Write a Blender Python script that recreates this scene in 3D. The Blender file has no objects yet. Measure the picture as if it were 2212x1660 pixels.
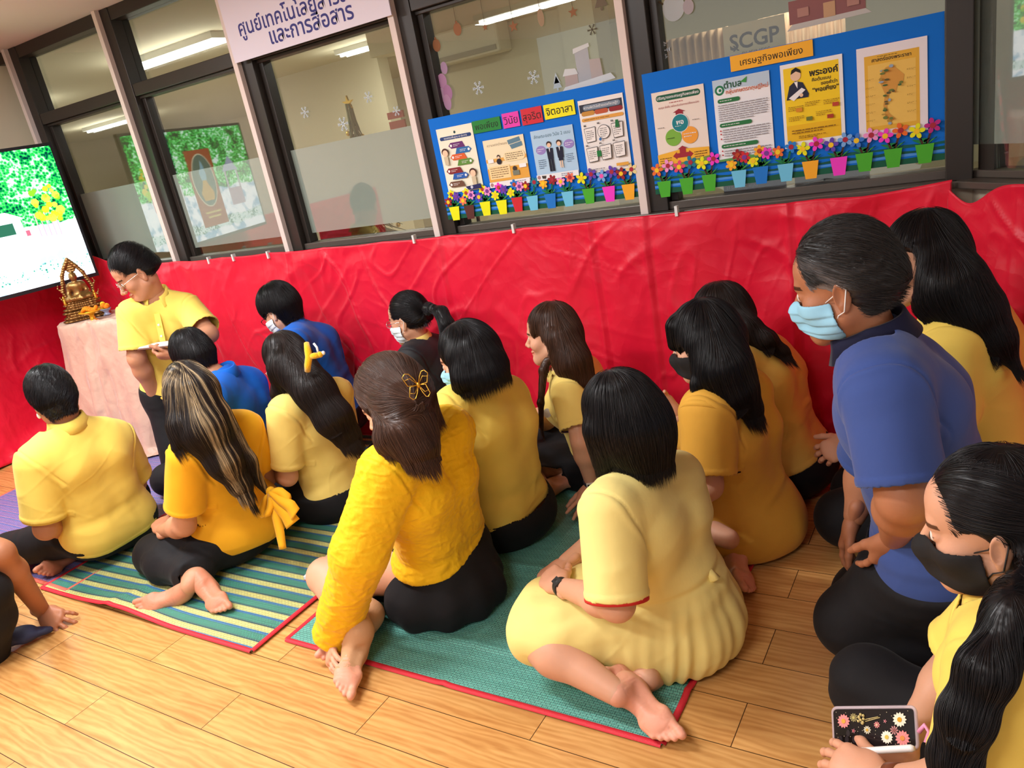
import bpy, bmesh, math, random
import numpy as np
from mathutils import Vector, Matrix

# ------------------------------------------------------------------ camera
SC = bpy.context.scene
COL = SC.collection
F_PX, CX, CY = 1661.48, 1106.0, 830.0          # focal length in pixels of the 2212 x 1660 frame
CAM_H = 1.57
YAW, PITCH, ROLL = math.radians(-33.732), math.radians(18.674), math.radians(-11.120)
_f = np.array([math.sin(YAW) * math.cos(PITCH), math.cos(YAW) * math.cos(PITCH), -math.sin(PITCH)])
_r = np.array([math.cos(YAW), -math.sin(YAW), 0.0])
_u = np.cross(_r, _f)
CR = math.cos(ROLL) * _r + math.sin(ROLL) * _u
CU = -math.sin(ROLL) * _r + math.cos(ROLL) * _u
CF = _f
CAMPOS = np.array([0, 0, CAM_H])
cam_data = bpy.data.cameras.new('camera')
cam_data.sensor_fit = 'HORIZONTAL'
cam_data.sensor_width = 36.0
cam_data.lens = F_PX / 2212.0 * 36.0
cam_data.clip_start = 0.05
cam = bpy.data.objects.new('camera', cam_data)
COL.objects.link(cam)
cam.matrix_world = Matrix(((CR[0], CU[0], -CF[0], 0), (CR[1], CU[1], -CF[1], 0), (CR[2], CU[2], -CF[2], CAM_H), (0, 0, 0, 1)))
SC.camera = cam

# ------------------------------------------------------------------ world, lights, exposure
SC.view_settings.view_transform = 'Standard'
SC.view_settings.look = 'None'
SC.view_settings.exposure = 0.0
SC.view_settings.gamma = 1.0
SC.view_settings.use_curve_mapping = False
SC.cycles.max_bounces = 6
SC.cycles.diffuse_bounces = 3
SC.cycles.glossy_bounces = 3
SC.cycles.transmission_bounces = 4
SC.cycles.transparent_max_bounces = 12
SC.cycles.caustics_reflective = False
SC.cycles.caustics_refractive = False
W = bpy.data.worlds.new('world')
SC.world = W
W.use_nodes = True
W.node_tree.nodes['Background'].inputs[0].default_value = (1.0, 0.985, 0.98, 1)
W.node_tree.nodes['Background'].inputs[1].default_value = 0.80


def area_light(name, loc, size, energy, color=(1, 1, 1), target=None, parent=None, spread=math.pi):
    l = bpy.data.lights.new(name, 'AREA')
    l.shape = 'RECTANGLE'
    l.size, l.size_y = size
    l.energy = energy
    l.color = color
    l.spread = spread
    o = bpy.data.objects.new(name, l)
    COL.objects.link(o)
    o.location = loc
    if target is not None:
        o.rotation_euler = (Vector(target) - Vector(loc)).to_track_quat('-Z', 'Y').to_euler()
    if parent:
        o.parent = parent
    return o


CEIL_LAMPS = [(-4.4, 1.35, 1.1), (-2.45, 0.95, 1.1), (-1.0, -0.6, .7), (-3.9, -0.9, .9)]   # x, y, strength of the room's ceiling fittings
LAMP_POWER = 56


# ------------------------------------------------------------------ pixel rays
def ray(px, py):
    return ((px - CX) / F_PX) * CR - ((py - CY) / F_PX) * CU + CF


def at(px, py, y):
    """point of the vertical plane at depth y seen at a pixel"""
    d = ray(px, py)
    return CAMPOS + d * (y / d[1])


def atz(px, py, z=0.0):
    """point of the horizontal plane at height z seen at a pixel"""
    d = ray(px, py)
    return CAMPOS + d * ((z - CAM_H) / d[2])


def proj(p):
    v = np.asarray(p, float) - CAMPOS
    z = v @ CF
    return (CX + F_PX * (v @ CR) / z, CY - F_PX * (v @ CU) / z)


# ------------------------------------------------------------------ object helpers
def tag(o, label=None, cat=None, group=None, kind=None):
    if label: o['label'] = label
    if cat: o['category'] = cat
    if group: o['group'] = group
    if kind: o['kind'] = kind
    return o


def empty(name, loc=(0, 0, 0), rz=0.0, label=None, cat=None, group=None):
    o = bpy.data.objects.new(name, None)
    COL.objects.link(o)
    o.location = loc
    o.rotation_euler = (0, 0, rz)
    o.empty_display_size = 0.1
    return tag(o, label, cat, group)


def world_of(o):
    M = o.matrix_parent_inverse @ o.matrix_basis if o.parent else o.matrix_basis
    return world_of(o.parent) @ M if o.parent else M.copy()


def link(name, me, mat=None, parent=None, world=True):
    """mesh data given in world space; child keeps its world place"""
    o = bpy.data.objects.new(name, me)
    COL.objects.link(o)
    if mat is not None:
        for m in (mat if isinstance(mat, (list, tuple)) else [mat]):
            me.materials.append(m)
    if parent is not None:
        o.parent = parent
        if world:
            o.matrix_parent_inverse = world_of(parent).inverted()
    return o


def mesh_np(name, V, F, smooth=True):
    me = bpy.data.meshes.new(name)
    V = np.asarray(V, np.float32)
    if isinstance(F, np.ndarray) and F.ndim == 2:
        n, k = F.shape
        me.vertices.add(len(V))
        me.vertices.foreach_set('co', V.ravel())
        me.loops.add(n * k)
        me.loops.foreach_set('vertex_index', F.astype(np.int32).ravel())
        me.polygons.add(n)
        me.polygons.foreach_set('loop_start', np.arange(0, n * k, k, dtype=np.int32))
        me.polygons.foreach_set('loop_total', np.full(n, k, np.int32))
        me.update(calc_edges=True)
        me.validate()
    else:
        me.from_pydata([tuple(map(float, v)) for v in V], [], [tuple(map(int, f)) for f in F])
        me.update()
    me.polygons.foreach_set('use_smooth', np.full(len(me.polygons), smooth, bool))
    return me


class MB:
    """collects simple shapes into one mesh"""

    def __init__(self):
        self.v, self.f, self.s = [], [], []

    def add(self, v, f, smooth=False):
        n = len(self.v)
        self.v += [tuple(map(float, p)) for p in v]
        self.f += [tuple(n + i for i in q) for q in f]
        self.s += [smooth] * len(f)
        return self

    def box(self, lo, hi):
        (a, b, c), (d, e, g) = lo, hi
        v = [(a, b, c), (d, b, c), (d, e, c), (a, e, c), (a, b, g), (d, b, g), (d, e, g), (a, e, g)]
        return self.add(v, [(0, 3, 2, 1), (4, 5, 6, 7), (0, 1, 5, 4), (1, 2, 6, 5), (2, 3, 7, 6), (3, 0, 4, 7)])

    def slab(self, poly, off):
        """closed prism: polygon (list of 3d points) swept by the vector off"""
        n = len(poly)
        p = [np.asarray(q, float) for q in poly]
        q = [a + np.asarray(off, float) for a in p]
        f = [tuple(range(n))[::-1], tuple(range(n, 2 * n))] + [(i, (i + 1) % n, n + (i + 1) % n, n + i) for i in range(n)]
        return self.add(p + q, f)

    def tube(self, pts, r, n=8, cap=True):
        pts = [np.asarray(p, float) for p in pts]
        rs = r if isinstance(r, (list, tuple, np.ndarray)) else [r] * len(pts)
        v, f = [], []
        t0 = pts[1] - pts[0]
        a = np.cross(t0, (0.31, 0.47, 0.83)); a /= np.linalg.norm(a)
        for i, p in enumerate(pts):
            t = pts[min(i + 1, len(pts) - 1)] - pts[max(i - 1, 0)]
            t /= np.linalg.norm(t) + 1e-12
            a = a - t * (a @ t); a /= np.linalg.norm(a) + 1e-12
            b = np.cross(t, a)
            for k in range(n):
                c = 2 * math.pi * k / n
                v.append(p + rs[i] * (math.cos(c) * a + math.sin(c) * b))
        for i in range(len(pts) - 1):
            for k in range(n):
                f.append((i * n + k, i * n + (k + 1) % n, (i + 1) * n + (k + 1) % n, (i + 1) * n + k))
        if cap:
            f += [tuple(range(n))[::-1], tuple(range((len(pts) - 1) * n, len(pts) * n))]
        return self.add(v, f, True)

    def lathe(self, prof, n=24, M=None):
        v, f = [], []
        for (r, z) in prof:
            for k in range(n):
                c = 2 * math.pi * k / n
                v.append((r * math.cos(c), r * math.sin(c), z))
        m = len(prof)
        for i in range(m - 1):
            for k in range(n):
                f.append((i * n + k, i * n + (k + 1) % n, (i + 1) * n + (k + 1) % n, (i + 1) * n + k))
        f += [tuple(range(n))[::-1], tuple(range((m - 1) * n, m * n))]
        if M is not None:
            v = [tuple(M @ Vector(p)) for p in v]
        return self.add(v, f, True)

    def ball(self, c, r, n=12, m=8):
        r = np.asarray(r if not np.isscalar(r) else (r, r, r), float)
        v = [np.asarray(c) + r * (0, 0, -1)]
        for i in range(1, m):
            t = math.pi * i / m - math.pi / 2
            for k in range(n):
                a = 2 * math.pi * k / n
                v.append(np.asarray(c) + r * (math.cos(t) * math.cos(a), math.cos(t) * math.sin(a), math.sin(t)))
        v.append(np.asarray(c) + r * (0, 0, 1))
        f = [(0, 1 + (k + 1) % n, 1 + k) for k in range(n)]
        for i in range(m - 2):
            for k in range(n):
                f.append((1 + i * n + k, 1 + i * n + (k + 1) % n, 1 + (i + 1) * n + (k + 1) % n, 1 + (i + 1) * n + k))
        e = len(v) - 1
        f += [(e, 1 + (m - 2) * n + k, 1 + (m - 2) * n + (k + 1) % n) for k in range(n)]
        return self.add(v, f, True)

    def build(self, name, mat=None, parent=None, world=True):
        me = bpy.data.meshes.new(name)
        me.from_pydata(self.v, [], self.f)
        me.update()
        me.polygons.foreach_set('use_smooth', np.array(self.s, bool))
        return link(name, me, mat, parent, world)


def bevel(o, w=0.004, seg=2):
    m = o.modifiers.new('bevel', 'BEVEL')
    m.width = w
    m.segments = seg
    m.limit_method = 'ANGLE'
    return o


# ------------------------------------------------------------------ noise
def _hash(ix, iy, iz, seed):
    h = (ix.astype(np.uint32) * np.uint32(374761393) + iy.astype(np.uint32) * np.uint32(668265263)
         + iz.astype(np.uint32) * np.uint32(2147483647) + np.uint32(seed * 144665 + 7))
    h = (h ^ (h >> np.uint32(13))) * np.uint32(1274126177)
    h = h ^ (h >> np.uint32(16))
    return h.astype(np.float64) / 4294967295.0 * 2 - 1


def noise3(P, seed=0):
    P = np.asarray(P, float)
    i = np.floor(P).astype(np.int64)
    f = P - i
    f = f * f * f * (f * (f * 6 - 15) + 10)
    o = 0
    for dx in (0, 1):
        wx = f[:, 0] if dx else 1 - f[:, 0]
        for dy in (0, 1):
            wy = f[:, 1] if dy else 1 - f[:, 1]
            for dz in (0, 1):
                wz = f[:, 2] if dz else 1 - f[:, 2]
                o = o + wx * wy * wz * _hash(i[:, 0] + dx, i[:, 1] + dy, i[:, 2] + dz, seed)
    return o


def fbm(P, seed=0, o=3):
    s, a = 0, 1.0
    for k in range(o):
        s = s + a * noise3(np.asarray(P) * 2 ** k, seed + k)
        a *= .5
    return s


def ridge(P, seed=0):
    return 1 - np.minimum(1, np.abs(noise3(P, seed)) * 2.2)


# ------------------------------------------------------------------ implicit surfaces
def nrm(v):
    v = np.asarray(v, float)
    return v / (np.linalg.norm(v) + 1e-12)


def frame(fwd, up):
    """rows: left, forward, up"""
    fw = nrm(fwd)
    up = np.asarray(up, float)
    up = nrm(up - fw * (up @ fw))
    lf = np.cross(up, fw)
    return np.array([lf, fw, up])


def rc(a, b, ra, rb, k=.03, op='u'):
    a, b = np.asarray(a, float), np.asarray(b, float)
    ab = b - a
    L2 = ab @ ab + 1e-12

    def fn(P):
        ap = P - a
        t = np.clip(ap @ ab / L2, 0, 1)
        return np.sqrt(((ap - t[:, None] * ab) ** 2).sum(1)) - (ra + (rb - ra) * t)
    lo = np.minimum(a - ra, b - rb); hi = np.maximum(a + ra, b + rb)
    return (op, k, fn, lo, hi)


def fc(a, b, ra, rb, ax, sc, k=.03, op='u'):
    """capsule whose cross-section is squeezed along ax by sc (<1 thinner)"""
    a, b = np.asarray(a, float), np.asarray(b, float)
    ab = b - a
    L2 = ab @ ab + 1e-12
    ax = nrm(ax)

    def fn(P):
        ap = P - a
        t = np.clip(ap @ ab / L2, 0, 1)
        q = ap - t[:, None] * ab
        h = q @ ax
        q2 = np.sqrt(np.maximum((q ** 2).sum(1) - h * h + (h / sc) ** 2, 0))
        d = q2 - (ra + (rb - ra) * t)
        g = np.sqrt(np.maximum((q ** 2).sum(1) - h * h + (h / sc / sc) ** 2, 1e-12)) / np.maximum(q2, 1e-9)
        return d / np.maximum(g, 1.0)
    m = max(1, sc)
    lo = np.minimum(a - ra * m, b - rb * m); hi = np.maximum(a + ra * m, b + rb * m)
    return (op, k, fn, lo, hi)


def el(c, r, R=None, k=.02, op='u'):
    """ellipsoid; R rows are its axes"""
    c, r = np.asarray(c, float), np.asarray(r, float)
    R = np.eye(3) if R is None else np.asarray(R)

    def fn(P):
        q = (P - c) @ R.T / r
        k0 = np.sqrt((q * q).sum(1))
        q2 = q / r
        k1 = np.sqrt((q2 * q2).sum(1)) + 1e-9
        return k0 * (k0 - 1) / k1
    m = r.max()
    return (op, k, fn, c - m, c + m)


def pl(p, n, k=.004, op='i'):
    """half space: keeps the side opposite to n"""
    p, n = np.asarray(p, float), nrm(n)
    return (op, k, lambda P: (P - p) @ n, None, None)


def combine(prims, P):
    d = None
    for op, k, fn, lo, hi in prims:
        b = fn(P)
        if d is None:
            d = b
            continue
        if op == 'u':
            h = np.clip(.5 + .5 * (d - b) / k, 0, 1)
            d = d + (b - d) * h - k * h * (1 - h)
        else:
            if op == 's':
                b = -b
            h = np.clip(.5 - .5 * (d - b) / k, 0, 1)
            d = d + (b - d) * h + k * h * (1 - h)
    return d


def grp(prims, k=.03):
    """a finished sub-shape (with its own cuts) used as one primitive"""
    lo = np.min([p[3] for p in prims if p[0] == 'u'], axis=0)
    hi = np.max([p[4] for p in prims if p[0] == 'u'], axis=0)
    return ('u', k, lambda P: combine(prims, P), lo, hi)


QUAL = 1.0      # grid coarseness factor


def polygonize(prims, res, box=None):
    """surface nets of the blended primitives; only blocks near the surface are evaluated"""
    res = res * QUAL
    if box is None:
        lo = np.min([p[3] for p in prims if p[0] == 'u' and p[3] is not None], axis=0) - 3 * res - .01
        hi = np.max([p[4] for p in prims if p[0] == 'u' and p[4] is not None], axis=0) + 3 * res + .01
    else:
        lo, hi = np.asarray(box[0], float), np.asarray(box[1], float)
    B = 12
    nb = np.maximum(1, np.ceil((hi - lo) / res / B).astype(int))
    n = nb * B + 1
    G = np.full(tuple(n), 1e3, np.float32)
    cs = np.stack(np.meshgrid(*[np.arange(m) for m in nb], indexing='ij'), -1).reshape(-1, 3)
    cen = lo + (cs * B + B / 2) * res
    hd = B * res * .5 * 1.7321
    dp = [p[2](cen) for p in prims]
    uni = np.min([d for d, p in zip(dp, prims) if p[0] == 'u'], axis=0)
    dcen = combine(prims, cen)
    kmax = max(p[1] for p in prims)
    act = np.abs(dcen) < hd * 1.35 + kmax * .5
    ins = (~act) & (dcen < 0)
    for c in cs[ins]:
        a = c * B
        G[a[0]:a[0] + B + 1, a[1]:a[1] + B + 1, a[2]:a[2] + B + 1] = -1e3
    o = np.stack(np.meshgrid(*[np.arange(B + 1)] * 3, indexing='ij'), -1).reshape(-1, 3) * res
    dpa = np.array(dp)
    for i in np.nonzero(act)[0]:
        a = cs[i] * B
        sel = [p for j, p in enumerate(prims) if (dpa[j, i] < hd * 1.5 + p[1] if p[0] != 'i' else dpa[j, i] > -hd - p[1] - .01)]
        if not sel or sel[0][0] != 'u':
            us = [p for p in sel if p[0] == 'u']
            if not us:
                j = min((jj for jj in range(len(prims)) if prims[jj][0] == 'u'), key=lambda jj: dpa[jj, i])
                us = [prims[j]]
            sel = us[:1] + [p for p in sel if p is not us[0]]
        d = combine(sel, lo + a * res + o)
        G[a[0]:a[0] + B + 1, a[1]:a[1] + B + 1, a[2]:a[2] + B + 1] = d.reshape(B + 1, B + 1, B + 1)
    return surface_nets(G, lo, res)


def surface_nets(G, lo, res):
    S = G < 0
    n = np.array(G.shape)
    cnt = np.zeros(tuple(n - 1), np.uint8)
    for dx in (0, 1):
        for dy in (0, 1):
            for dz in (0, 1):
                cnt += S[dx:n[0] - 1 + dx, dy:n[1] - 1 + dy, dz:n[2] - 1 + dz]
    C = np.argwhere((cnt > 0) & (cnt < 8))
    if len(C) == 0:
        return np.zeros((0, 3)), np.zeros((0, 4), int)
    idx = np.full(tuple(n - 1), -1, np.int32)
    idx[C[:, 0], C[:, 1], C[:, 2]] = np.arange(len(C))
    acc = np.zeros((len(C), 3)); num = np.zeros(len(C))
    cor = np.array([[x, y, z] for x in (0, 1) for y in (0, 1) for z in (0, 1)])
    val = [np.clip(G[C[:, 0] + c[0], C[:, 1] + c[1], C[:, 2] + c[2]].astype(float), -2 * res, 2 * res) for c in cor]
    for i in range(8):
        for j in range(i + 1, 8):
            if np.abs(cor[i] - cor[j]).sum() != 1:
                continue
            m = (val[i] < 0) != (val[j] < 0)
            t = np.where(m, val[i] / np.where(m, val[i] - val[j], 1), 0)
            acc += m[:, None] * (cor[i] + t[:, None] * (cor[j] - cor[i]))
            num += m
    V = lo + (C + acc / num[:, None]) * res
    quads = []
    for ax in range(3):
        u, w = [(1, 2), (2, 0), (0, 1)][ax]
        sl = [slice(0, n[0] - 1), slice(0, n[1] - 1), slice(0, n[2] - 1)]
        sl[u] = slice(1, n[u] - 1); sl[w] = slice(1, n[w] - 1)
        s2 = list(sl); s2[ax] = slice(1, n[ax])
        a, b = S[tuple(sl)], S[tuple(s2)]
        E = np.argwhere(a != b)
        if len(E) == 0:
            continue
        st = a[E[:, 0], E[:, 1], E[:, 2]]
        E = E.copy(); E[:, u] += 1; E[:, w] += 1
        e = np.zeros((4, len(E), 3), int)
        for q, (du, dw) in enumerate([(-1, -1), (0, -1), (0, 0), (-1, 0)]):
            t = E.copy(); t[:, u] += du; t[:, w] += dw
            e[q] = t
        Q = np.stack([idx[e[q][:, 0], e[q][:, 1], e[q][:, 2]] for q in range(4)], 1)
        Q[~st] = Q[~st][:, ::-1]
        quads.append(Q)
    Q = np.concatenate(quads)
    return V, Q[(Q >= 0).all(1)]


def vnormals(V, F):
    a = V[F[:, 2]] - V[F[:, 0]]
    b = V[F[:, 3]] - V[F[:, 1]]
    fn = np.cross(a, b)
    N = np.zeros_like(V)
    for k in range(4):
        for c in range(3):
            N[:, c] += np.bincount(F[:, k], fn[:, c], len(V))
    return N / (np.linalg.norm(N, axis=1, keepdims=True) + 1e-12)


def relax(V, F, it=1, w=.5):
    for _ in range(it):
        S = np.zeros_like(V); n = np.zeros(len(V))
        for k in range(4):
            i, j = F[:, k], F[:, (k + 1) % 4]
            for a, b in ((i, j), (j, i)):
                for c in range(3):
                    S[:, c] += np.bincount(a, V[b][:, c], len(V))
                n += np.bincount(a, minlength=len(V))
        V = V + w * (S / np.maximum(n, 1)[:, None] - V)
    return V


def compact(V, F, *extra):
    used = np.zeros(len(V), bool)
    used[F.ravel()] = True
    m = np.cumsum(used) - 1
    return (V[used], m[F]) + tuple(e[used] for e in extra)


def cut_caps(V, F, body, clips, eps=.0025):
    """opens a garment: drops the faces that lie on its cutting surfaces"""
    b = combine(body, V)
    Nn = vnormals(V, F)
    cap = np.zeros(len(V), bool)
    for op, k, f, lo, hi in clips:
        c = f(V)
        i = np.nonzero((np.abs(c) < eps * 1.3) & (b < -eps * .6))[0]
        if len(i) == 0: continue
        g = np.stack([f(V[i] + .001 * e) - c[i] for e in np.eye(3)], 1)
        g /= np.linalg.norm(g, axis=1, keepdims=True) + 1e-12
        if op == 's': g = -g
        cap[i[(g * Nn[i]).sum(1) > .6]] = True
    keep = ~cap[F].all(1)
    return compact(V, F[keep])


# ------------------------------------------------------------------ materials
def N(nt, t, **kw):
    n = nt.nodes.new(t)
    for k, v in kw.items():
        setattr(n, k, v)
    return n


def mat(name, col, rough=.6, metal=0.0, spec=.5, coat=0.0, coat_rough=.1, sheen=0.0, sss=0.0, emit=None, estr=0.0,
        bump=None, var=None, aniso=0.0, alpha=None, trans=0.0, ior=1.45):
    """bump = [(scale, strength, distance, stretch xyz)], var = (scale, amount) slight colour variation"""
    m = bpy.data.materials.new(name)
    m.use_nodes = True
    nt = m.node_tree
    b = nt.nodes['Principled BSDF']
    c = tuple(col) + (1,) if len(col) == 3 else tuple(col)
    b.inputs['Base Color'].default_value = c
    b.inputs['Roughness'].default_value = rough
    b.inputs['Metallic'].default_value = metal
    b.inputs['Specular IOR Level'].default_value = spec
    b.inputs['Coat Weight'].default_value = coat
    b.inputs['Coat Roughness'].default_value = coat_rough
    b.inputs['Sheen Weight'].default_value = sheen
    b.inputs['Anisotropic'].default_value = aniso
    b.inputs['IOR'].default_value = ior
    if sheen: b.inputs['Sheen Roughness'].default_value = .4
    if sss:
        b.inputs['Subsurface Weight'].default_value = sss
        b.inputs['Subsurface Radius'].default_value = (.010, .004, .002)
        b.inputs['Subsurface Scale'].default_value = 1.0
    if trans: b.inputs['Transmission Weight'].default_value = trans
    if emit is not None:
        b.inputs['Emission Color'].default_value = tuple(emit) + (1,)
        b.inputs['Emission Strength'].default_value = estr
    if alpha is not None: b.inputs['Alpha'].default_value = alpha
    tc = N(nt, 'ShaderNodeTexCoord')
    if var:
        no = N(nt, 'ShaderNodeTexNoise'); no.inputs['Scale'].default_value = var[0]; no.inputs['Detail'].default_value = 3
        nt.links.new(tc.outputs['Object'], no.inputs['Vector'])
        hs = N(nt, 'ShaderNodeHueSaturation')
        mr = N(nt, 'ShaderNodeMapRange'); mr.inputs[1].default_value = .3; mr.inputs[2].default_value = .7
        mr.inputs[3].default_value = 1 - var[1]; mr.inputs[4].default_value = 1 + var[1]
        nt.links.new(no.outputs[0], mr.inputs[0]); nt.links.new(mr.outputs[0], hs.inputs['Value'])
        hs.inputs['Color'].default_value = c
        nt.links.new(hs.outputs[0], b.inputs['Base Color'])
    prev = None
    for (sc, st, di, stretch) in (bump or []):
        mp = N(nt, 'ShaderNodeMapping'); mp.inputs['Scale'].default_value = stretch
        no = N(nt, 'ShaderNodeTexNoise'); no.inputs['Scale'].default_value = sc; no.inputs['Detail'].default_value = 3
        bp = N(nt, 'ShaderNodeBump'); bp.inputs['Strength'].default_value = st; bp.inputs['Distance'].default_value = di
        nt.links.new(tc.outputs['Object'], mp.inputs[0]); nt.links.new(mp.outputs[0], no.inputs['Vector'])
        nt.links.new(no.outputs[0], bp.inputs['Height'])
        if prev: nt.links.new(prev.outputs[0], bp.inputs['Normal'])
        prev = bp
    if prev: nt.links.new(prev.outputs[0], b.inputs['Normal'])
    return m


_FLAT = {}


def flat(col, rough=.55, spec=.3):
    k = (tuple(round(c, 4) for c in col), rough, spec)
    if k not in _FLAT:
        _FLAT[k] = mat('paper', col, rough, spec=spec)
    return _FLAT[k]


def srgb(r, g, b):
    return tuple(((c / 255 + .055) / 1.055) ** 2.4 if c > 10 else c / 255 / 12.92 for c in (r, g, b))


def skin_mat(name, col, rough=.48):
    m = mat(name, col, rough, spec=.4, sss=.12, bump=[(220, .12, .002, (1, 1, 1))])
    nt = m.node_tree
    b = nt.nodes['Principled BSDF']
    at_ = N(nt, 'ShaderNodeAttribute'); at_.attribute_name = 'tint'
    mx = N(nt, 'ShaderNodeMix'); mx.data_type = 'RGBA'; mx.blend_type = 'MULTIPLY'; mx.inputs[0].default_value = 1
    tc = N(nt, 'ShaderNodeTexCoord')
    no = N(nt, 'ShaderNodeTexNoise'); no.inputs['Scale'].default_value = 14; no.inputs['Detail'].default_value = 4
    nt.links.new(tc.outputs['Object'], no.inputs['Vector'])
    cr = N(nt, 'ShaderNodeMix'); cr.data_type = 'RGBA'
    cr.inputs[6].default_value = tuple(c * .9 for c in col) + (1,)
    cr.inputs[7].default_value = tuple(min(1, c * f) for c, f in zip(col, (1.1, 1.06, 1.06))) + (1,)
    nt.links.new(no.outputs[0], cr.inputs[0])
    nt.links.new(cr.outputs[2], mx.inputs[6]); nt.links.new(at_.outputs['Color'], mx.inputs[7])
    nt.links.new(mx.outputs[2], b.inputs['Base Color'])
    return m


def fabric(name, col, rough=.8, sheen=.12, wr=.3, weave=900, spec=.25, wscale=7.0):
    m = mat(name, col, rough, spec=spec, sheen=sheen, var=(5, .05), bump=[(wscale * 2.6, wr * .4, .012, (1, 1, .6)), (weave, .12, .0008, (1, 1, 1))])
    nt = m.node_tree
    tc = N(nt, 'ShaderNodeTexCoord')
    b = nt.nodes['Principled BSDF'].inputs['Normal']
    pv = b.links[0].from_socket
    for k, (st, sc, dist, dd) in enumerate((((1.0, 1.0, .45), wscale * .62, .022, 1.6), ((.5, .6, 1.2), wscale * .9, .014, 2.2))):
        mp = N(nt, 'ShaderNodeMapping'); mp.inputs['Scale'].default_value = st; mp.inputs['Rotation'].default_value = (.5 * k, .3, .4 + k)
        no = N(nt, 'ShaderNodeTexNoise'); no.noise_type = 'RIDGED_MULTIFRACTAL'
        no.inputs['Scale'].default_value = sc; no.inputs['Detail'].default_value = 1.2; no.inputs['Distortion'].default_value = dd * .5
        bp = N(nt, 'ShaderNodeBump'); bp.inputs['Strength'].default_value = wr; bp.inputs['Distance'].default_value = dist
        nt.links.new(tc.outputs['Object'], mp.inputs[0]); nt.links.new(mp.outputs[0], no.inputs['Vector']); nt.links.new(no.outputs[0], bp.inputs['Height'])
        nt.links.new(pv, bp.inputs['Normal']); pv = bp.outputs[0]
    nt.links.new(pv, b)
    return m


def hair_mat(name, col, rough=.36, spec=.38):
    m = mat(name, col, rough, spec=spec, coat=.0)
    nt = m.node_tree
    b = nt.nodes['Principled BSDF']
    at_ = N(nt, 'ShaderNodeAttribute'); at_.attribute_name = 'shade'
    mx = N(nt, 'ShaderNodeMix'); mx.data_type = 'RGBA'; mx.blend_type = 'MULTIPLY'; mx.inputs[0].default_value = 1
    mx.inputs[6].default_value = tuple(col) + (1,)
    nt.links.new(at_.outputs['Color'], mx.inputs[7])
    nt.links.new(mx.outputs[2], b.inputs['Base Color'])
    return m


M_SKIN_F = skin_mat('skin_fair', srgb(216, 164, 134))
M_SKIN_M = skin_mat('skin_tan', srgb(198, 142, 110))
M_SKIN_D = skin_mat('skin_brown', srgb(172, 116, 84))
M_BLACKHAIR = hair_mat('hair_black', (.006, .0055, .007))
M_DARKBROWN = hair_mat('hair_dark_brown', (.013, .008, .007))
M_BROWN = hair_mat('hair_brown', (.060, .026, .015))
M_GREYHAIR = hair_mat('hair_greying', (.022, .020, .020))
M_YELLOW = fabric('polo_yellow', srgb(247, 218, 104))
M_YELLOW2 = fabric('polo_soft_yellow', srgb(245, 218, 122))
M_SAT = fabric('blouse_bright_yellow', srgb(246, 194, 28), rough=.62, wr=.45, wscale=24)
M_MUSTARD = fabric('top_mustard', srgb(240, 178, 36), rough=.75)
M_DRESSM = fabric('dress_mustard', srgb(216, 163, 62), rough=.75)
M_DRESSY = fabric('dress_pale_yellow', srgb(245, 226, 142), wr=.4)
M_GOLDSH = fabric('shirt_golden', srgb(232, 188, 92), rough=.6)
M_BLUE = fabric('polo_royal_blue', srgb(24, 106, 214))
M_NAVY = fabric('polo_navy', srgb(62, 84, 148), rough=.85, sheen=.2)
M_NAVYD = fabric('collar_navy', srgb(24, 26, 52))
M_BLACK = fabric('trousers_black', (.010, .010, .012), rough=.75, sheen=.03, wr=.5)
M_CHAR = fabric('jacket_charcoal', (.022, .023, .027), rough=.6, sheen=.05)
M_WHITE = mat('white_plastic', srgb(240, 240, 240), .4)
M_MASKW = fabric('mask_white', srgb(225, 235, 240), rough=.7, sheen=0, wr=.2)
M_MASKB = fabric('mask_blue', srgb(150, 205, 232), rough=.7, sheen=0, wr=.2)
M_MASKK = fabric('mask_black', (.018, .017, .018), rough=.8, sheen=0, wr=.3)
M_ELASTIC = mat('elastic_white', srgb(240, 240, 238), .6)
M_ELASTICK = mat('elastic_black', (.02, .02, .02), .6)
M_EYEW = mat('eye_white', srgb(225, 218, 212), .25)
M_IRIS = mat('iris_dark', (.012, .007, .005), .12)
M_GOLD = mat('gold_metal', srgb(212, 170, 70), .28, metal=1)
M_SILVER = mat('silver_metal', (.75, .75, .76), .22, metal=1)
M_DARKMETAL = mat('dark_metal', (.03, .028, .03), .35, metal=.6)
M_LENS = mat('lens_glass', (.95, .96, .97), .03, trans=1.0, ior=1.2)
M_LENS.node_tree.nodes['Principled BSDF'].inputs['Alpha'].default_value = .25


# ------------------------------------------------------------------ the setting
CEIL = 2.617
YG = 3.27            # glass
M_FRAME = mat('frame_bronze', srgb(44, 38, 34), .38, spec=.5)
M_SILL = mat('sill_aluminium', srgb(92, 84, 78), .35, metal=.3)
M_STRIP = mat('batten_white', srgb(222, 206, 200), .55, bump=[(60, .2, .003, (1, 1, .1))])
M_CEIL = mat('ceiling_paint', srgb(236, 222, 220), .9)
M_OFFWALL = mat('office_paint', srgb(200, 192, 164), .85)
M_BEIGE = mat('wall_paint', srgb(214, 200, 176), .9)


def struct(mb, name, m, bv=0):
    o = mb.build(name, m)
    o['kind'] = 'structure'
    if bv: bevel(o, bv)
    return o


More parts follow.
